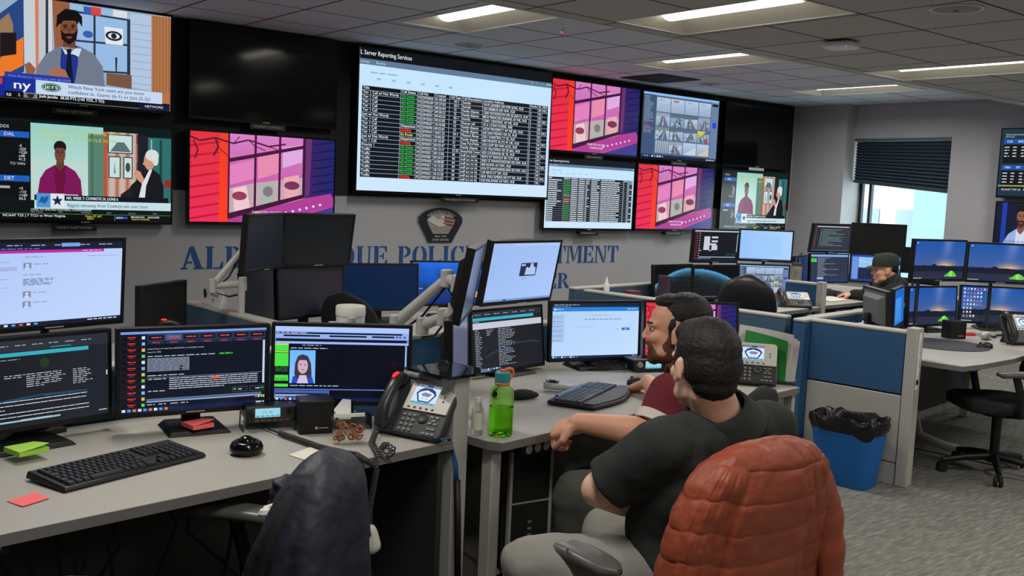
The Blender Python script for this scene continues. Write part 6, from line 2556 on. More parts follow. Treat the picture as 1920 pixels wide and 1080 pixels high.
# blue network leads at the end of the left desk
t = thing('cable_bundle', 'blue network cables drooping over the end of the left desk', 'cables', (W(-.03, -.0).x, W(-.03, 0).y, .70))
m = MB()
for k in range(4):
    a = onz(826, 818+k*2, .76)
    m.tube([a, onz(838+k*2, 822, .752), at(848, 838, 3.27)+Vector((0, 0, .002*k)), at(852+k*2, 872, 3.25), at(853+k*2, 905, 3.26)], .0028, 6)
m.build('lead', mat('blue_lead', (40, 92, 140), .5), t, smooth=180, world=True)
m = MB()
m.tube([at(857, 900, 3.26), at(858, 980, 3.26), at(858, 1090, 3.26)], .012, 10)
m.build('sleeve', M_CABLE, t, smooth=180, world=True)
t = thing('cable_bundle', 'tangle of black cables hanging under the left desk', 'cables', (W(-1.1, .3).x, W(-1.1, .3).y, .70))
rnd = random.Random(8)
m = MB()
for k in range(9):
    u = -1.45+k*.09
    v = .25+rnd.uniform(-.05, .2)
    m.tube([W(u, v, .70), W(u+rnd.uniform(-.05, .1), v+.03, .55), W(u+rnd.uniform(-.1, .15), v, .38), W(u+.15, v+.05, .20), W(u+.3, v+.1, .02)], .006, 6)
m.build('cable', M_CABLE, t, smooth=180, world=True)

# ------------------------------------------------------------------ middle desk
p = onz(938, 815, .742)
t = thing('water_bottle', 'green translucent water bottle with a teal cap and orange loop', 'bottle', (p.x, p.y, .741))
M_GREENB = mat('green_bottle_plastic', (176, 240, 120), .08, trans=1.0, ior=1.08)
m = MB()
m.lathe([(.001, .001), (.036, .001), (.0405, .006), (.0415, .02), (.0415, .145), (.038, .160), (.027, .170), (.024, .176)], 32)
m.build('body', M_GREENB, t, smooth=60)
m = MB()
m.lathe([(.001, .005), (.036, .005), (.0385, .02), (.0385, .098), (.001, .098)], 32)
m.build('water', mat('green_water', (176, 244, 90), .02, trans=1.0, ior=1.12), t, smooth=60)
m = MB()
m.lathe([(.024, .174), (.0265, .178), (.0265, .182), (.024, .184)], 28)
pts = [(.02, .012, .180), (.034, .013, .184), (.048, .012, .196), (.052, .008, .210), (.044, .004, .222), (.028, .001, .226), (.012, 0, .225)]
m.tube(pts, .0045, 8, flat=1.4)
m.build('strap', mat('orange_strap', (240, 118, 70), .45), t, smooth=60)
m = MB()
m.lathe([(.001, .182), (.0255, .182), (.0265, .188), (.0265, .216), (.023, .220), (.001, .220)], 30)
m.build('cap', mat('teal_cap', (52, 144, 150), .45), t, smooth=40)
m = MB()
m.lathe([(.001, .2195), (.011, .2195), (.011, .226), (.001, .227)], 16)
m.build('cap_button', mat('red_orange_button', (232, 76, 50), .45), t, smooth=40)
p = W(.105, .03)
t = thing('sanitizer_bottle', 'small clear bottle with a pale label beside the partition post', 'bottle', (p.x, p.y, .741))
m = MB()
m.lathe([(.001, .001), (.018, .001), (.02, .006), (.02, .09), (.012, .108), (.010, .115)], 22)
m.build('body', mat('clear_plastic', (228, 234, 226), .1, trans=.9, ior=1.2), t, smooth=60)
m = MB()
m.lathe([(.0204, .02), (.0207, .02), (.0207, .078), (.0204, .078)], 22)
m.build('wrap_label', mat('pale_label', (206, 212, 190), .7), t, smooth=40)
m = MB()
m.lathe([(.001, .128), (.011, .128), (.011, .113), (.001, .113)], 16)
m.build('cap', M_WHITE, t, smooth=40)
p = onz(1043, 733, .742)
t = thing('hand_microphone', 'silver hand microphone with a dark top lying behind the ergonomic keyboard', 'microphone', (p.x, p.y, .741), rad(-40))
m = MB()
rg = []
for k in range(9):
    f = k/8
    w = .036*math.sqrt(max(.08, 1-(2*f-1)**4))*(1-.25*f)
    h = .034*(1-.25*f)
    rg.append([(-.055+.13*f, w*sup(a, .7)[0], .018+.5*h*sup(a, .7)[1]+(.008*(1-f))) for a in [2*PI*i/16 for i in range(16)]])
m.rings(rg)
m.build('shell', M_SILVER, t, smooth=60)
m = MB()
m.ell((-.018, 0, .042), (.03, .022, .006), 14)
m.build('dark_window', M_GLOSSB, t, smooth=180)
m = MB()
m.tube([(.075, 0, .016), (.10, .0, .006), (.14, .012, .005), (.19, .06, .005)], .0045, 8)
m.build('cord', M_CABLE, t, smooth=180)
p = onz(978, 748, .742)
t = thing('pouch', 'soft black pouch lying behind the green bottle', 'pouch', (p.x, p.y, .741), rad(-10))
m = MB()
m.ell((0, 0, .020), (.062, .032, .020), 16)
m.ell((.05, .005, .014), (.03, .024, .013), 12)
m.ell((-.045, -.004, .013), (.03, .02, .012), 12)
m.build('cloth', M_MESHB, t, smooth=180)
q = W(1.62, .42)
t = thing('radio_set', 'small two-way radio with a bright display under the monitors of the middle desk', 'radio', (q.x, q.y, .741), TH+rad(-25))
quick('body', M_BLACK, t, -.085, .085, -.01, .14, .0, .055, .004)
quick('front_panel', M_DGREY, t, -.088, .088, -.022, -.009, .0, .058, .004)
S = Scr(.085, .034, parent_matrix(t) @ Matrix.Translation((.012, -.0225, .034)))
draw_radio(S)
S.v = [(v[0]+.012, v[1]-.0225, v[2]+.034) for v in S.v]
S.build(t, 'display')
m = MB()
m.lathe([(.001, 0), (.014, 0), (.012, .014), (.001, .014)], 18, T=Matrix(((1, 0, 0, -.062), (0, 0, -1, -.022), (0, 1, 0, .036), (0, 0, 0, 1))))
m.build('knob', M_SILVER, t, smooth=40)
t = thing('cable_bundle', 'dark cables looping behind the foot of the web form monitor', 'cables', (W(1.45, .5).x, W(1.45, .5).y, .741))
m = MB()
rnd = random.Random(3)
for k in range(6):
    m.tube([W(1.36+k*.02, .60, .748), W(1.44, .52+.02*k, .752+.004*k), W(1.50+.02*k, .46+.015*k, .756+.003*k), W(1.55+.01*k, .50+.02*k, .765), W(1.60, .60+.02*k, .76)], .004, 6)
m.build('cable', M_CABLE, t, smooth=180, world=True)
# green folder and papers standing at the end of the middle desk
q = W(1.855, -.07)
t = thing('document_holder', 'green folder and curled white papers standing at the right end of the middle desk', 'folder', (q.x, q.y, .741), TH+rad(-66))


def upright(name, x0, x1, z1a, z1b, y, mt, bow=.02, th=.003, shift=0.0):
    m = MB()
    n = 10
    f, bk = [], []
    for j in range(7):
        for i in range(n+1):
            u, v = i/n, j/6
            x = x0+(x1-x0)*u+shift*v
            z = (z1a+(z1b-z1a)*u)*v+.001
            yy = y+bow*math.sin(PI*u)*.5-.03*v*v*(u**3)+.05*v
            f.append((x, yy, z))
    nn = len(f)
    fs = [(j*(n+1)+i, j*(n+1)+i+1, (j+1)*(n+1)+i+1, (j+1)*(n+1)+i) for j in range(6) for i in range(n)]
    m.add(f, fs)
    m.add([(p[0], p[1]+th, p[2]) for p in f], [tuple(reversed(q)) for q in fs])
    return m.build(name, mt, t, smooth=60)


upright('paper', -.14, .11, .25, .225, .012, M_PAPER, th=.004)
upright('paper', -.135, .118, .243, .205, .022, M_PAPER, th=.006, shift=.008)
upright('paper', -.13, .125, .235, .195, .034, M_PAPER, th=.008, shift=.012)
o = upright('folder', -.11, .085, .228, .195, .0, mat('green_folder', (44, 150, 60), .5), th=.003)
o['label'] = 'bright green cover'
quick('holder_base', M_DGREY, t, -.14, .13, -.01, .09, .0005, .012)
# computer tower under the middle desk
p0 = at(948, 880, 3.33)
t = thing('computer_tower', 'black computer tower with silver edges under the middle desk', 'computer', (W(.37, .02).x, W(.37, .02).y, 0), TH+rad(-14))
quick('case', M_GLOSSB, t, -.088, .088, .0, .42, .20, .645, .004)
quick('front_bezel', mat('tower_front', (26, 27, 28), .4), t, -.084, .084, -.012, .0, .205, .64, .003)
for s in (-1, 1):
    quick('silver_edge', M_SILVER, t, s*.086-.006, s*.086+.006, -.016, .004, .20, .65, .002)
quick('drive_line', M_SILVER, t, -.08, .08, -.0135, -.012, .455, .461)
m = MB()
for k in range(4):
    m.bx(-.07, .07, -.0135, -.012, .50+k*.035, .502+k*.035)
m.build('drive_bays', M_DGREY, t)
m = MB()
for k in range(6):
    m.bx(-.008, .008, -.0145, -.012, .26+k*.024, .268+k*.024)
m.build('front_ports', mat('port_grey', (130, 132, 134), .5), t)
quick('holder', M_TRIMG, t, -.11, -.092, .05, .30, 0, .66)
quick('holder_shelf', M_TRIMG, t, -.11, .09, .05, .30, .18, .199)
quick('floor_stand', M_DGREY, t, -.06, .06, .05, .30, 0, .18)
quick('paper_top', M_PAPER, t, -.02, .06, .04, .16, .6455, .6475)
quick('warning_tag', M_PAPER, t, -.075, -.035, .02, .07, .6455, .6465)

# ------------------------------------------------------------------ wipes, sign, handset behind the left monitors
p = at(657, 600, 4.7)
t = thing('wipes_canister', 'white lidded wipes canister standing behind the person file monitor', 'canister', (p.x, p.y, .741))
m = MB()
m.lathe([(.001, .001), (.066, .001), (.068, .006), (.068, .205), (.062, .21)], 30)
m.build('tub', mat('canister_white', (214, 226, 226), .4), t, smooth=40)
m = MB()
m.lathe([(.0685, .02), (.069, .02), (.069, .165), (.0685, .165)], 30)
m.build('wrap_label', mat('canister_blue', (70, 150, 190), .45, var=.25, vscale=18), t, smooth=40)
m = MB()
m.lathe([(.0695, .115), (.0698, .115), (.0698, .15), (.0695, .15)], 30)
m.build('label_band', mat('canister_pale', (196, 220, 226), .45), t, smooth=40)
m = MB()
m.lathe([(.001, .252), (.066, .252), (.071, .246), (.071, .205), (.001, .205)], 30)
m.build('lid', mat('canister_lid', (224, 224, 212), .4), t, smooth=40)
q = W(.445, 2.2)
p1, p2 = at(384, 575, 5.4), at(420, 588, 5.1)
t = thing('name_sign', 'white name sign with a badge on top of a low partition end', 'sign', ((p1.x+p2.x)/2, (p1.y+p2.y)/2, .892), math.atan2((p2-p1).y, (p2-p1).x))
m = MB()
m.hexa([(-.16, -.02, 0), (.16, -.02, 0), (.16, .03, 0), (-.16, .03, 0)], [(-.16, .0, .09), (.16, .0, .09), (.16, .004, .09), (-.16, .004, .09)])
m.build('board', M_WHITE, t)
m = MB()
m.cyl((-.12, -.014, .055), (-.12, -.018, .055), .024)
m.build('badge', MATS['ink'], t)
for k, s in enumerate(('VIDEO LAB UNIT', 'RTCC')):
    text_mesh('lettering', s, .018, MATS['ink'], t, (.03, -.015+.006*(1-k), .052-k*.028), (rad(-12), 0, 0), width=.15 if k == 0 else .05)
p = onz(318, 612, .90)
q = at(316, 606, 4.55)
t = thing('telephone_handset', 'dark telephone with a small red light behind the call sheet monitor', 'phone', (q.x, q.y, q.z-.05), rad(-20))
m = MB()
m.tube([(-.045, 0, .03), (-.025, 0, .048), (.01, 0, .052), (.045, 0, .04)], [.018, .02, .018, .018], 10)
m.bx(-.07, .09, -.05, .06, 0, .025)
m.build('body', M_BLACK, t, smooth=50)
quick('stand', M_DGREY, t, -.06, .08, -.04, .05, -(q.z-.05)+.741, -.0005)
m = MB()
m.ell((-.02, -.008, .068), (.014, .006, .004), 8)
m.build('message_light', MATS['red_led'], t)
# ------------------------------------------------------------------ waste bin
q = W(3.10, .075)
t = thing('waste_bin', 'blue waste bin lined with a black bag, against the grey partition', 'waste bin', (q.x, q.y, 0), TH+rad(90))
rg = []
for z, k in ((.0, .78), (.012, .80), (.19, .90), (.37, 1.0), (.372, .975), (.20, .87), (.015, .77)):
    rg.append([(.195*k*sup(a, .45)[0], .135*k*sup(a, .45)[1], z) for a in [2*PI*i/40 for i in range(40)]])
m = MB()
m.rings(rg)
m.build('bin', mat('blue_bin_plastic', (22, 98, 172), .5, bump=.1), t, smooth=60)
m = MB()
rnd = random.Random(6)
rg = []
for z, k, am in ((.305, .96, .0), (.325, 1.03, .004), (.355, 1.06, .008), (.385, 1.05, .008), (.392, 1.0, .008), (.375, .93, .006), (.30, .86, .012), (.16, .72, .012)):
    rg.append([((.195*k+am*math.sin(7*a+z*30))*sup(a, .5)[0], (.135*k+am*math.cos(9*a+z*40))*sup(a, .5)[1], z+(am*.9)*math.sin(11*a+5*z)+(-.03*max(0, math.sin(3*a+1)) if z < .31 and k > .9 else 0)) for a in [2*PI*i/72 for i in range(72)]])
m.rings(rg, caps=False)
m.build('bin_liner', mat('black_bin_bag', (20, 20, 21), .25, bump=.6, bscale=60), t, smooth=60)

# ------------------------------------------------------------------ far row
p = onz(1493, 540, .93)
q = W(5.30, 1.62)
t = thing('tumbler', 'tall grey tumbler with a dark bent straw on the short partition', 'tumbler', (at(1493, 530, 8.2).x, at(1493, 530, 8.2).y, .741))
m = MB()
m.lathe([(.001, .0), (.032, .0), (.036, .02), (.040, .26), (.040, .30), (.036, .31), (.001, .31)], 24)
m.build('cup', mat('taupe_steel', (150, 142, 132), .4, metal=.3), t, smooth=40)
m = MB()
m.lathe([(.001, .335), (.036, .335), (.040, .325), (.040, .308), (.001, .308)], 24)
m.build('lid', M_DGREY, t, smooth=40)
m = MB()
m.tube([(0, 0, .33), (.0, 0, .38), (.03, -.02, .42)], .006, 8)
m.build('straw', M_BLACK, t, smooth=180)
q = at(1523, 552, 8.3)
t = thing('paper_cup', 'pale paper cup with a lid at the corner of the far window desk', 'cup', (q.x, q.y, .741))
m = MB()
m.lathe([(.001, .0), (.032, .0), (.044, .115), (.001, .115)], 24)
m.build('cup', mat('cup_pale', (206, 198, 178), .6), t, smooth=40)
m = MB()
m.lathe([(.046, .112), (.047, .122), (.041, .128), (.001, .13)], 24)
m.build('lid', M_WHITE, t, smooth=40)
q = onz(1449, 590, .742)
t = thing('spray_bottle', 'small bottle with an orange cap beside the leather chair', 'bottle', (q.x, q.y, .741))
m = MB()
m.lathe([(.001, 0), (.028, 0), (.03, .01), (.03, .09), (.014, .12), (.012, .125)], 18)
m.build('body', mat('pale_teal_bottle', (150, 180, 184), .3), t, smooth=40)
m = MB()
m.lathe([(.001, .158), (.012, .156), (.014, .124), (.001, .124)], 14)
m.build('cap', mat('red_cap', (196, 90, 80), .5), t, smooth=40)
q = at(1147, 536, 6.98)
t = thing('correction_bottle', 'small white tipped bottle on top of the dull blue partition', 'bottle', (W(3.29, 2.02).x, W(3.29, 2.02).y, .886))
m = MB()
m.lathe([(.001, 0), (.02, 0), (.021, .05), (.010, .07), (.006, .10), (.001, .102)], 16)
m.build('body', M_WHITE, t, smooth=40)
q = at(1222, 560, 7.4)
t = thing('mesh_basket', 'dark mesh basket in front of the planet monitors', 'basket', (q.x, q.y, .741), rad(5))
quick('side_panel', mat('plum_plastic', (62, 48, 58), .5), t, -.015, .012, -.16, -.06, 0, .25, .004)
m = MB()
for k in range(8):
    m.bx(.015, .36, -.16, -.157, .01+k*.032, .016+k*.032)
for k in range(13):
    m.bx(.015+k*.028, .020+k*.028, -.1605, -.157, .01, .245)
m.build('wire_mesh', M_BLACK, t)
quick('bottom', M_BLACK, t, .015, .36, -.156, .16, 0, .006)
q = onz(1585, 565, .742)
note('paper_sheet', 'white paper on the far window desk in front of the keyboard', 'paper', [(1530, 560), (1556, 556), (1592, 562), (1560, 566)], (222, 220, 210), .742, .003)
q = onz(1592, 556, .742)
t = thing('tablet', 'thin black tablet on the far desk beside the mouse', 'tablet', (q.x, q.y, .741), rad(-30))
quick('slab', M_GLOSSB, t, -.09, .09, -.06, .06, 0.0005, .012, .002)
# ------------------------------------------------------------------ right desk
q = onz(1790, 634, .722)
t = thing('desk_speaker', 'square black desk speaker on the right desk', 'speaker', (q.x, q.y, .721), rad(-25))
quick('cabinet', M_BLACK, t, -.062, .062, -.03, .06, 0, .118, .004)
quick('grille', MATS['speaker_cloth'], t, -.058, .058, -.0325, -.03, .004, .114)
m = MB()
m.bx(.0, .038, -.0338, -.0325, .0185, .0225)
m.build('maker_mark', M_SILVER, t)
q = onz(1778, 645, .722)
t = thing('desk_mat', 'round dark desk mat at the left end of the right desk', 'mat', (q.x-.05, q.y, .721))
m = MB()
m.lathe([(.001, .005), (.26, .005), (.265, .003), (.265, .0005)], 40)
m.build('mat', mat('dark_slate_mat', (62, 64, 70), .8, bump=.2), t, smooth=30)
q = onz(1848, 636, .722)
t = thing('hand_microphone', 'pale grey hand microphone on the right desk', 'microphone', (q.x, q.y, .721), rad(10))
m = MB()
m.ell((0, 0, .026), (.06, .03, .026), 16)
m.ell((-.03, 0, .022), (.035, .026, .022), 14)
m.build('shell', mat('mic_grey', (176, 174, 168), .4), t, smooth=180)
m = MB()
m.tube([(.05, 0, .02), (.12, -.02, .008), (.25, .0, .008), (.4, -.06, .008)], .006, 8)
m.build('cord', M_CABLE, t, smooth=180)
q = onz(1896, 636, .722)
t = thing('telephone_handset', 'dark phone handset with a red light standing at the right edge', 'phone', (q.x, q.y, .721), 0)
m = MB()
m.tube([(0, .01, .001), (0, 0, .06), (0, -.005, .12), (.004, .0, .165)], [.036, .034, .03, .022], 16, flat=.7)
m.build('handset', mat('handset_charcoal', (46, 46, 47), .35), t, smooth=60)
m = MB()
m.ell((.0, -.012, .165), (.012, .008, .008), 10)
m.build('message_light', MATS['red_led'], t)
q = onz(1862, 618, .722)
t = thing('radio_set', 'black radio set at the foot of the icon covered monitor', 'radio', (q.x, q.y, .721), rad(-35))
quick('body', M_BLACK, t, -.09, .09, -.05, .08, .0, .05, .004)
m = MB()
m.cyl((.06, -.05, .03), (.06, -.065, .03), .012)
m.build('knob', M_DGREY, t)
q = onz(1596, 596, .722)
t = thing('tissue', 'crumpled white tissues behind the top edge of the blue partition', 'tissue', (W(3.75, .30).x, W(3.75, .30).y, .721))
quick('tissue_box', M_WHITE, t, -.10, .10, -.05, .05, .0, .12, .004)
m = MB()
m.hexa([(-.05, -.03, .12), (.05, -.03, .12), (.05, .03, .12), (-.05, .03, .12)], [(-.02, -.01, .165), (.03, -.012, .175), (.035, .01, .17), (-.01, .012, .16)])
m.build('tuft', M_PAPER, t, bevel=.01)
q = W(3.35, 1.75)
t = thing('red_box', 'small reddish brown box beside the dull blue partition', 'box', (W(3.50, 1.95).x, W(3.50, 1.95).y, .741))
quick('carton', mat('maroon_card', (96, 50, 48), .6), t, -.05, .05, -.04, .04, 0, .15, .003)
# ------------------------------------------------------------------ people
M_SKIN1 = mat('skin_tan', (228, 170, 140), .5, sss=.12, bump=.12, bscale=180, var=.06, vscale=14)
M_SKIN2 = mat('skin_light', (232, 186, 160), .5, sss=.12, bump=.12, bscale=180, var=.05, vscale=14)
M_HAIR = mat('dark_hair', (26, 23, 22), .55, bump=.9, bscale=330, var=.35, vscale=70)
M_BEARD = mat('brown_beard', (92, 60, 42), .7, bump=.9, bscale=330, var=.35, vscale=90)
M_MAROON = mat('maroon_polo', (112, 34, 46), .85, bump=.35, bscale=260, var=.06)
M_BLKPOLO = mat('black_polo', (38, 43, 42), .85, bump=.35, bscale=260, var=.08)
M_PANTG = mat('grey_trousers', (134, 132, 126), .85, bump=.3, bscale=220, var=.06)
M_PANTD = mat('dark_olive_trousers', (66, 68, 62), .85, bump=.3, bscale=220, var=.06)
M_EYE = mat('eye', (176, 164, 156), .25)
M_IRIS = mat('iris_dark', (30, 22, 18), .2)
_hn = bpy.data.textures.new('hair_noise', 'CLOUDS')
_hn.noise_scale = .0055
_hn.noise_depth = 2
_cl = bpy.data.textures.new('cloth_creases', 'CLOUDS')
_cl.noise_scale = .11
_cl.noise_depth = 1


def displace(o, tex, s):
    d = o.modifiers.new('surface', 'DISPLACE')
    d.texture = tex
    d.texture_coords = 'LOCAL'
    d.strength = s
    d.mid_level = .5


def headmat(c, fwd, up=(0, 0, 1), s=1.0):
    x = Vector(fwd).normalized()
    z = (Vector(up)-x*x.dot(Vector(up))).normalized()
    y = z.cross(x)
    return Matrix(((x.x*s, y.x*s, z.x*s, c.x), (x.y*s, y.y*s, z.y*s, c.y), (x.z*s, y.z*s, z.z*s, c.z), (0, 0, 0, 1)))


def head_prims(m, H, n=20):
    E = lambda c, r: m.ell(c, r, n, T=H)
    K = lambda a, ra, b, rb: m.cap(a, ra, b, rb, 12, T=H)
    E((-.012, 0, .032), (.100, .077, .090))
    E((.022, 0, -.03), (.072, .064, .085))
    E((.038, 0, -.082), (.050, .050, .036))
    E((-.03, 0, -.03), (.07, .064, .07))
    K((.076, -.012, -.103), .016, (.076, .012, -.103), .016)
    K((.092, 0, .014), .0085, (.110, 0, -.026), .0105)
    E((.107, .010, -.031), (.009, .0065, .007))
    E((.107, -.010, -.031), (.009, .0065, .007))
    for s in (-1, 1):
        K((.086, s*.010, .024), .011, (.072, s*.046, .021), .011)
        E((.066, s*.040, -.024), (.026, .020, .022))
        E((.030, s*.050, -.075), (.035, .014, .022))
        # ears with a rim
        E((-.004, s*.078, -.012), (.020, .008, .032))
        K((-.014, s*.084, .014), .0055, (-.012, s*.084, -.028), .005)
        K((.008, s*.080, -.034), .007, (.004, s*.080, -.04), .007)
    E((.093, 0, -.061), (.012, .023, .0065))
    E((.090, 0, -.071), (.012, .020, .007))


def hand_prims(m, wrist, d, nrm, side, curl=(.5, .6, .5), k=1.0, spread=.0, thumb=.8):
    d = Vector(d).normalized()
    nrm = (Vector(nrm)-d*d.dot(Vector(nrm))).normalized()
    s = d.cross(nrm)*side
    for i, (L, off) in enumerate(((.95, 1.5), (1.05, .5), (.98, -.5), (.80, -1.5))):
        a = wrist+s*off*.014*k+d*.012
        kn = wrist+d*(.088-.006*abs(off-.5))*k+s*off*.0205*k
        m.cap(a, .015*k, kn, .0125*k, 10)
        p, dd = kn, d+s*off*spread
        th = 0
        r = .0102*k
        for sg, c in zip((.042, .028, .021), curl):
            th += c
            v = (d*math.cos(th)-nrm*math.sin(th)+s*off*spread).normalized()
            q = p+v*sg*L*k
            m.cap(p, r, q, r*.92, 10)
            p, r = q, r*.92
    b = wrist+d*.022*k+s*.024*k
    t1 = b+(d*.6+s*.75-nrm*.35).normalized()*.042*k
    t2 = t1+(d*.9+s*(.3-thumb*.5)-nrm*.45).normalized()*.032*k
    t3 = t2+(d*.9-s*.25*thumb-nrm*.45).normalized()*.024*k
    m.cap(b, .016*k, t1, .0125*k, 10)
    m.cap(t1, .0118*k, t2, .0108*k, 10)
    m.cap(t2, .0108*k, t3, .0095*k, 10)


def person(name, label, J, mats, voxel=.006, belly=.0, k=1.0):
    """J: joints in world space; mats: skin, hair, shirt, trousers"""
    pel, chest, neck, head = J['pelvis'], J['chest'], J['neck'], J['head']
    lat = J['left']
    t = thing(name, label, 'person', (pel.x, pel.y, 0))
    H = headmat(head, J['hfwd'], J.get('hup', (0, 0, 1)), J.get('hs', 1.0))
    fw = J['fwd']

    def torso(m, e):
        for s in (-1, 0, 1):
            m.cap(pel+lat*s*.075*k, (.118+e)*k, (pel+chest)/2+lat*s*.07*k+fw*(.02+belly), (.118+e)*k, 18)
            m.cap((pel+chest)/2+lat*s*.07*k+fw*(.02+belly), (.118+e)*k, chest+lat*s*.085*k, (.108+e)*k, 18)
        m.cap(J['shL']+Vector((0, 0, -.012)), (.062+e)*k, neck-Vector((0, 0, .052)), (.066+e)*k, 16)
        m.cap(J['shR']+Vector((0, 0, -.012)), (.062+e)*k, neck-Vector((0, 0, .052)), (.066+e)*k, 16)
        m.cap(chest+lat*.10*k, (.10+e)*k, J['shL']-lat*.045+Vector((0, 0, -.05)), (.07+e)*k, 16)
        m.cap(chest-lat*.10*k, (.10+e)*k, J['shR']+lat*.045+Vector((0, 0, -.05)), (.07+e)*k, 16)

    m = MB()
    head_prims(m, H)
    nk = H @ Vector((-.022, 0, -.06))
    m.cap(nk, .056*k, neck+Vector((0, 0, -.02)), .064*k, 18)
    torso(m, -.004)
    for s in 'LR':
        m.cap(J['sh'+s], .060*k, J['el'+s], .047*k, 16)
        md = J['el'+s].lerp(J['wr'+s], .3)
        m.cap(J['el'+s], .045*k, md, .046*k, 16)
        m.cap(md, .046*k, J['wr'+s], .030*k, 16)
        hd = J['hand'+s]
        hand_prims(m, J['wr'+s], hd[0], hd[1], -1 if s == 'L' else 1, hd[2], k, thumb=hd[3] if len(hd) > 3 else .8)
        m.cap(pel+lat*(.09 if s == 'L' else -.09)*k, .095*k, J['kn'+s], .064*k, 16)
        m.cap(J['kn'+s], .060*k, J['an'+s], .042*k, 16)
        toe = J['an'+s]+fw*.15+Vector((0, 0, -.045))
        m.cap(J['an'+s]+Vector((0, 0, -.04))-fw*.04, .035*k, toe, .032*k, 12)
    body = m.build('body', mats[0], t, voxel=voxel, vsm=5, world=True)
    # eyes, lids under the brow
    for s in (-1, 1):
        m = MB()
        m.ell((.0775, s*.032, .003), (.0105, .013, .0062), 14, T=H)
        e = m.build('eye', M_EYE, t, smooth=180, world=True)
        m = MB()
        m.ell((.0858, s*.033, .003), (.0042, .0085, .0062), 12, T=H)
        m.build('iris', M_IRIS, e, smooth=180, world=True)
        m = MB()
        m.cap((.096, s*.012, .026), .0042, (.080, s*.048, .028), .0036, 8, T=H)
        m.build('eyebrow', mats[1], t, smooth=180, world=True)
    # shirt
    m = MB()
    torso(m, .010)
    for s in 'LR':
        f = J.get('sleeve', .8)
        a, b_ = J['sh'+s], J['sh'+s].lerp(J['el'+s], f)
        m.cap(a, .075*k, a.lerp(b_, .5), .070*k, 18)
        d = (b_-a).normalized()
        x, y, _ = frame_of(d)
        rg = []
        for fr, r in ((.35, .069), (.7, .068), (1.0, .067*J.get('flare', 1.04))):
            c = a.lerp(b_, fr)
            rg.append([c+(x*math.cos(2*PI*i/20)+y*math.sin(2*PI*i/20))*r*k for i in range(20)])
        m.rings(rg)
        if J.get('long'):
            m.cap(J['sh'+s], .072*k, J['el'+s], .062*k, 16)
            m.cap(J['el'+s], .060*k, J['wr'+s].lerp(J['el'+s], .05), .046*k, 16)
    sh = m.build('shirt', mats[2], t, voxel=max(voxel, .007), vsm=3, world=True)
    displace(sh, _cl, .022)
    # collar
    m = MB()
    up = (nk-neck).normalized()
    x, y, _ = frame_of(up, fw)
    out, inn = [], []
    for r, dz in ((.104, -.035), (.098, -.012), (.086, .022), (.077, .044), (.070, .046), (.070, .03), (.074, -.02)):
        out.append([neck+up*(dz+.014*math.cos(2*PI*i/28-J.get('colphi', PI)))+(x*math.cos(2*PI*i/28)*1.0+y*math.sin(2*PI*i/28))*r*k for i in range(28)])
    m.rings(out+[out[0]], caps=False)
    m.build('collar', mats[2], t, smooth=70, world=True)
    # trousers and shoes
    m = MB()
    for s in 'LR':
        hp = pel+lat*(.09 if s == 'L' else -.09)*k+Vector((0, 0, -.005))
        m.cap(hp, .108*k, J['kn'+s], .082*k, 18)
        m.cap(J['kn'+s], .079*k, J['an'+s]+Vector((0, 0, .02)), .064*k, 18)
    m.cap(pel+lat*.08*k, .122*k, pel-lat*.08*k, .122*k, 18)
    tr = m.build('trousers', mats[3], t, voxel=max(voxel, .008), vsm=4, world=True)
    displace(tr, _cl, .026)
    for s in 'LR':
        m = MB()
        a = J['an'+s]
        m.cap(a+Vector((0, 0, -.045))-fw*.05, .042*k, a+fw*.16+Vector((0, 0, -.052)), .038*k, 14)
        m.bx(0, 0, 0, 0, 0, 0) if False else None
        m.build('shoe', M_RUBBER, t, smooth=180, world=True)
    return t, H


def short_hair(t, H, mt, prims, name='hair', noise=.010, voxel=.006):
    m = MB()
    for c, r in prims:
        m.ell(c, r, 22, T=H)
    o = m.build(name, mt, t, voxel=voxel, vsm=2, world=True)
    displace(o, _hn, noise)
    return o


Z = Vector((0, 0, 1))
# ---- man in the black polo, nearest, sitting with folded arms
L2 = (-CR*.84-CF*.54).normalized()
nk = at(1352, 782, 2.62)
pel = nk+F2*.045
pel.z = .555
ch = nk+F2*.01
ch.z = nk.z-.17
J = dict(pelvis=pel, chest=ch, neck=nk, head=at(1320, 684, 2.58), left=L2, fwd=F2, hfwd=(CF*.94-CR*.34-Z*.08), hup=(0, 0, 1), hs=1.0,
         shL=nk+L2*.185-Z*.055, shR=nk-L2*.185-Z*.045,
         elL=at(1124, 918, 2.62), elR=nk-L2*.27+F2*.20-Z*.28,
         wrL=at(1262, 968, 2.93), wrR=at(1262, 962, 2.86),
         handL=(-L2*.8+F2*.3, F2*.7+Z*.5, (.35, .5, .4)), handR=(L2*.8-F2*.1, F2*.8+Z*.3, (.9, .9, .6)),
         knL=at(1000, 1062, 2.66), knR=at(1142, 1002, 2.99), sleeve=.86, colphi=PI)
J['anL'] = J['knL']+F2*.03+Z*(.10-J['knL'].z)
J['anR'] = J['knR']+F2*.05+Z*(.10-J['knR'].z)
P2, H2 = person('person', 'person with dark hair in a black polo shirt and grey trousers, sitting with folded arms', J, (M_SKIN2, M_HAIR, M_BLKPOLO, M_PANTG), .0055, .02, 1.07)
short_hair(P2, H2, M_HAIR, [((-.022, 0, .042), (.098, .0805, .087)), ((-.042, 0, .005), (.077, .078, .085)), ((-.052, 0, -.045), (.052, .062, .045)), ((.010, .0715, .010), (.018, .009, .034)), ((.010, -.0715, .010), (.018, .009, .034)), ((.025, 0, .082), (.064, .064, .040))], noise=.006, voxel=.004)
m = MB()
p = at(1064, 1036, 2.56)
m.bx(-.003, .003, -.002, .002, -.012, .012)
m.T = None
m.v = [v+p for v in m.v]
m.build('zip_pull', M_CHROME, P2, world=True)

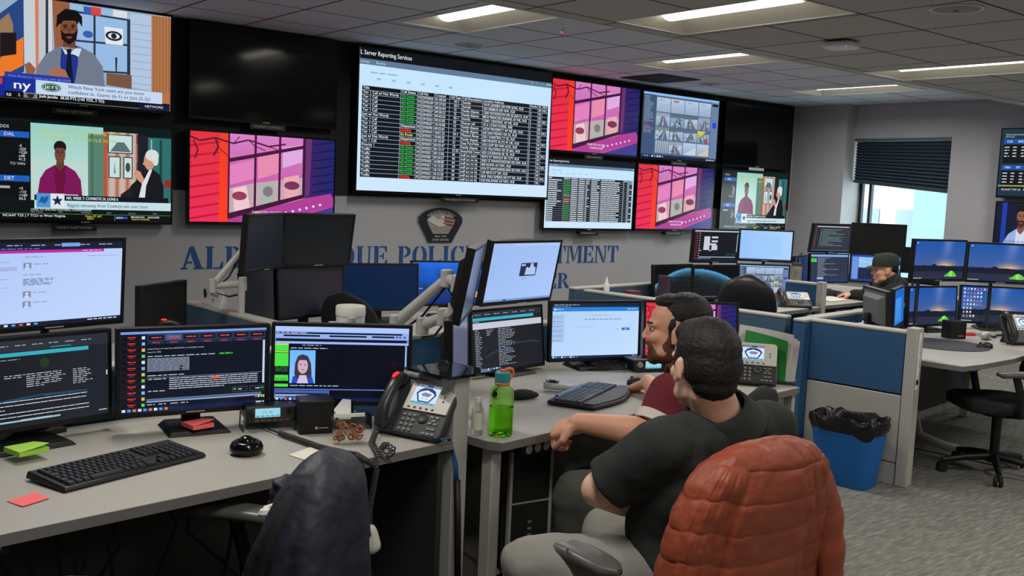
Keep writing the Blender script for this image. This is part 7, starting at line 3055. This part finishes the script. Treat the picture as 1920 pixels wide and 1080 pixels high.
# ---- bearded man in maroon at the middle desk
L1 = (-CF*.85-CR*.50).normalized()
f1 = (CF*.5-CR*.85).normalized()
nk = at(1296, 700, 3.56)
pel = nk-f1*.10
pel.z = .56
ch = nk-f1*.03
ch.z = nk.z-.17
hl = onz(1084, 792, .795)
hr = onz(1216, 716, .80)
J = dict(pelvis=pel, chest=ch, neck=nk, head=at(1266, 618, 3.5), left=L1, fwd=f1, hfwd=(-CR*.985+CF*.17-Z*.04), hs=1.0,
         shL=nk+L1*.185-Z*.055, shR=nk-L1*.185-Z*.045,
         elL=at(1222, 812, 3.36), elR=(nk-L1*.22+f1*.12-Z*.24),
         wrL=hl, wrR=hr,
         handL=((onz(1050, 797, .775)-hl).normalized()+(-Z*.15), Z*.8-CF*.35, (1.0, 1.2, .7), .9), handR=((onz(1186, 719, .775)-hr).normalized()-Z*.25, Z, (.35, .55, .35), .6),
         knL=at(1085, 935, 3.30), knR=at(1150, 925, 3.62), sleeve=.78)
J['anL'] = J['knL']-f1*.05+Z*(.10-J['knL'].z)
J['anR'] = J['knR']-f1*.05+Z*(.10-J['knR'].z)
P1, H1 = person('person', 'bearded person in a maroon polo shirt typing at the middle desk', J, (M_SKIN1, M_HAIR, M_MAROON, M_PANTD), .0055, .03, 1.10)
short_hair(P1, H1, M_HAIR, [((-.036, 0, .056), (.097, .081, .079)), ((-.048, 0, .018), (.072, .078, .075)), ((.018, 0, .102), (.056, .060, .027)), ((.008, .0725, .012), (.016, .008, .034)), ((.008, -.0725, .012), (.016, .008, .034)), ((-.07, 0, -.03), (.035, .055, .035))], noise=.006, voxel=.004)
short_hair(P1, H1, M_BEARD, [((.040, 0, -.090), (.056, .057, .034)), ((.074, 0, -.098), (.026, .034, .030)), ((.020, .054, -.062), (.026, .012, .050)), ((.020, -.054, -.062), (.026, .012, .050)), ((.096, 0, -.049), (.010, .030, .007)), ((.082, .024, -.066), (.014, .012, .026)), ((.082, -.024, -.066), (.014, .012, .026)), ((.012, .067, -.022), (.012, .007, .034))], 'beard', noise=.006)
for s in 'LR':
    a, b_ = J['sh'+s].lerp(J['el'+s], .60), J['sh'+s].lerp(J['el'+s], .84)
    m = MB()
    x, y, _ = frame_of(b_-a)
    rg = []
    for fr, r in ((0, .0775), (.5, .078), (1, .0785), (1, .070), (.5, .069), (0, .069)):
        c = a.lerp(b_, fr)
        rg.append([c+(x*math.cos(2*PI*i/28)+y*math.sin(2*PI*i/28))*r for i in range(28)])
    m.rings(rg+[rg[0]], caps=False)
    o = m.build('sleeve_cuff', mat('white_cuff_cloth', (222, 216, 206), .85, bump=.3, bscale=260), P1, smooth=60, world=True)
    o['label'] = 'white sleeve band'

# ---- person in a cap at the far desk
L3 = (-CF*.98-CR*.1).normalized()
f3 = (-CR*.97+CF*.2).normalized()
nk = at(1672, 530, 8.55)
pel = nk-f3*.06
pel.z = .56
ch = nk-f3*.01
ch.z = nk.z-.17
hl = onz(1592, 548, .79)
J = dict(pelvis=pel, chest=ch, neck=nk, head=at(1659, 505, 8.55), left=L3, fwd=f3, hfwd=(-CR*.99+CF*.05-Z*.10), hs=1.02,
         shL=nk+L3*.18-Z*.05, shR=nk-L3*.18-Z*.05, elL=at(1648, 556, 8.5), elR=nk-L3*.2+f3*.2-Z*.2, wrL=at(1600, 551, 8.75), wrR=nk-L3*.1+f3*.42-Z*.24,
         handL=((-CR*.9+CF*.35-Z*.1), Z, (.4, .5, .4)), handR=((-CR*.9+CF*.2), Z, (.4, .5, .4)),
         knL=pel+f3*.42+L3*.1, knR=pel+f3*.42-L3*.1, long=True, sleeve=.9)
J['anL'] = J['knL']+Z*(.10-J['knL'].z)
J['anR'] = J['knR']+Z*(.10-J['knR'].z)
P3, H3 = person('person', 'person in a dark cap and black jacket at the far desk by the window', J, (M_SKIN1, M_HAIR, mat('black_jacket_cloth', (26, 28, 28), .8, bump=.3), mat('black_trousers', (30, 30, 32), .85)), .008)
short_hair(P3, H3, M_HAIR, [((-.050, 0, .012), (.066, .074, .06)), ((-.066, 0, -.025), (.036, .055, .035))], noise=.004, voxel=.008)
m = MB()
rg = []
for z, kx in ((.030, 1.0), (.05, 1.03), (.09, .97), (.12, .80), (.135, .55), (.142, .1)):
    rg.append([(-.012+.112*kx*math.cos(2*PI*i/28), .090*kx*math.sin(2*PI*i/28), z) for i in range(28)])
m.T = H3
m.rings(rg)
cap_o = m.build('cap', mat('cap_olive', (44, 48, 42), .85, bump=.4, bscale=300), P3, smooth=70, world=True)
m = MB()
m.T = H3
rg = []
for x, w in ((.06, .088), (.10, .080), (.145, .062), (.172, .03)):
    rg.append([(x, w*math.cos(2*PI*i/20), .040-(x-.06)*.22-.25*(w*math.cos(2*PI*i/20))**2*6*.2+.005*math.sin(2*PI*i/20)) for i in range(20)])
m.rings(rg)
m.build('cap_brim', MATS['cap_olive'], cap_o, smooth=60, world=True)
m = MB()
m.cap(nk+L3*.10-f3*.06, .05, nk-L3*.08-f3*.07, .05, 14)
m.build('hood', MATS['black_jacket_cloth'], P3, smooth=180, world=True)
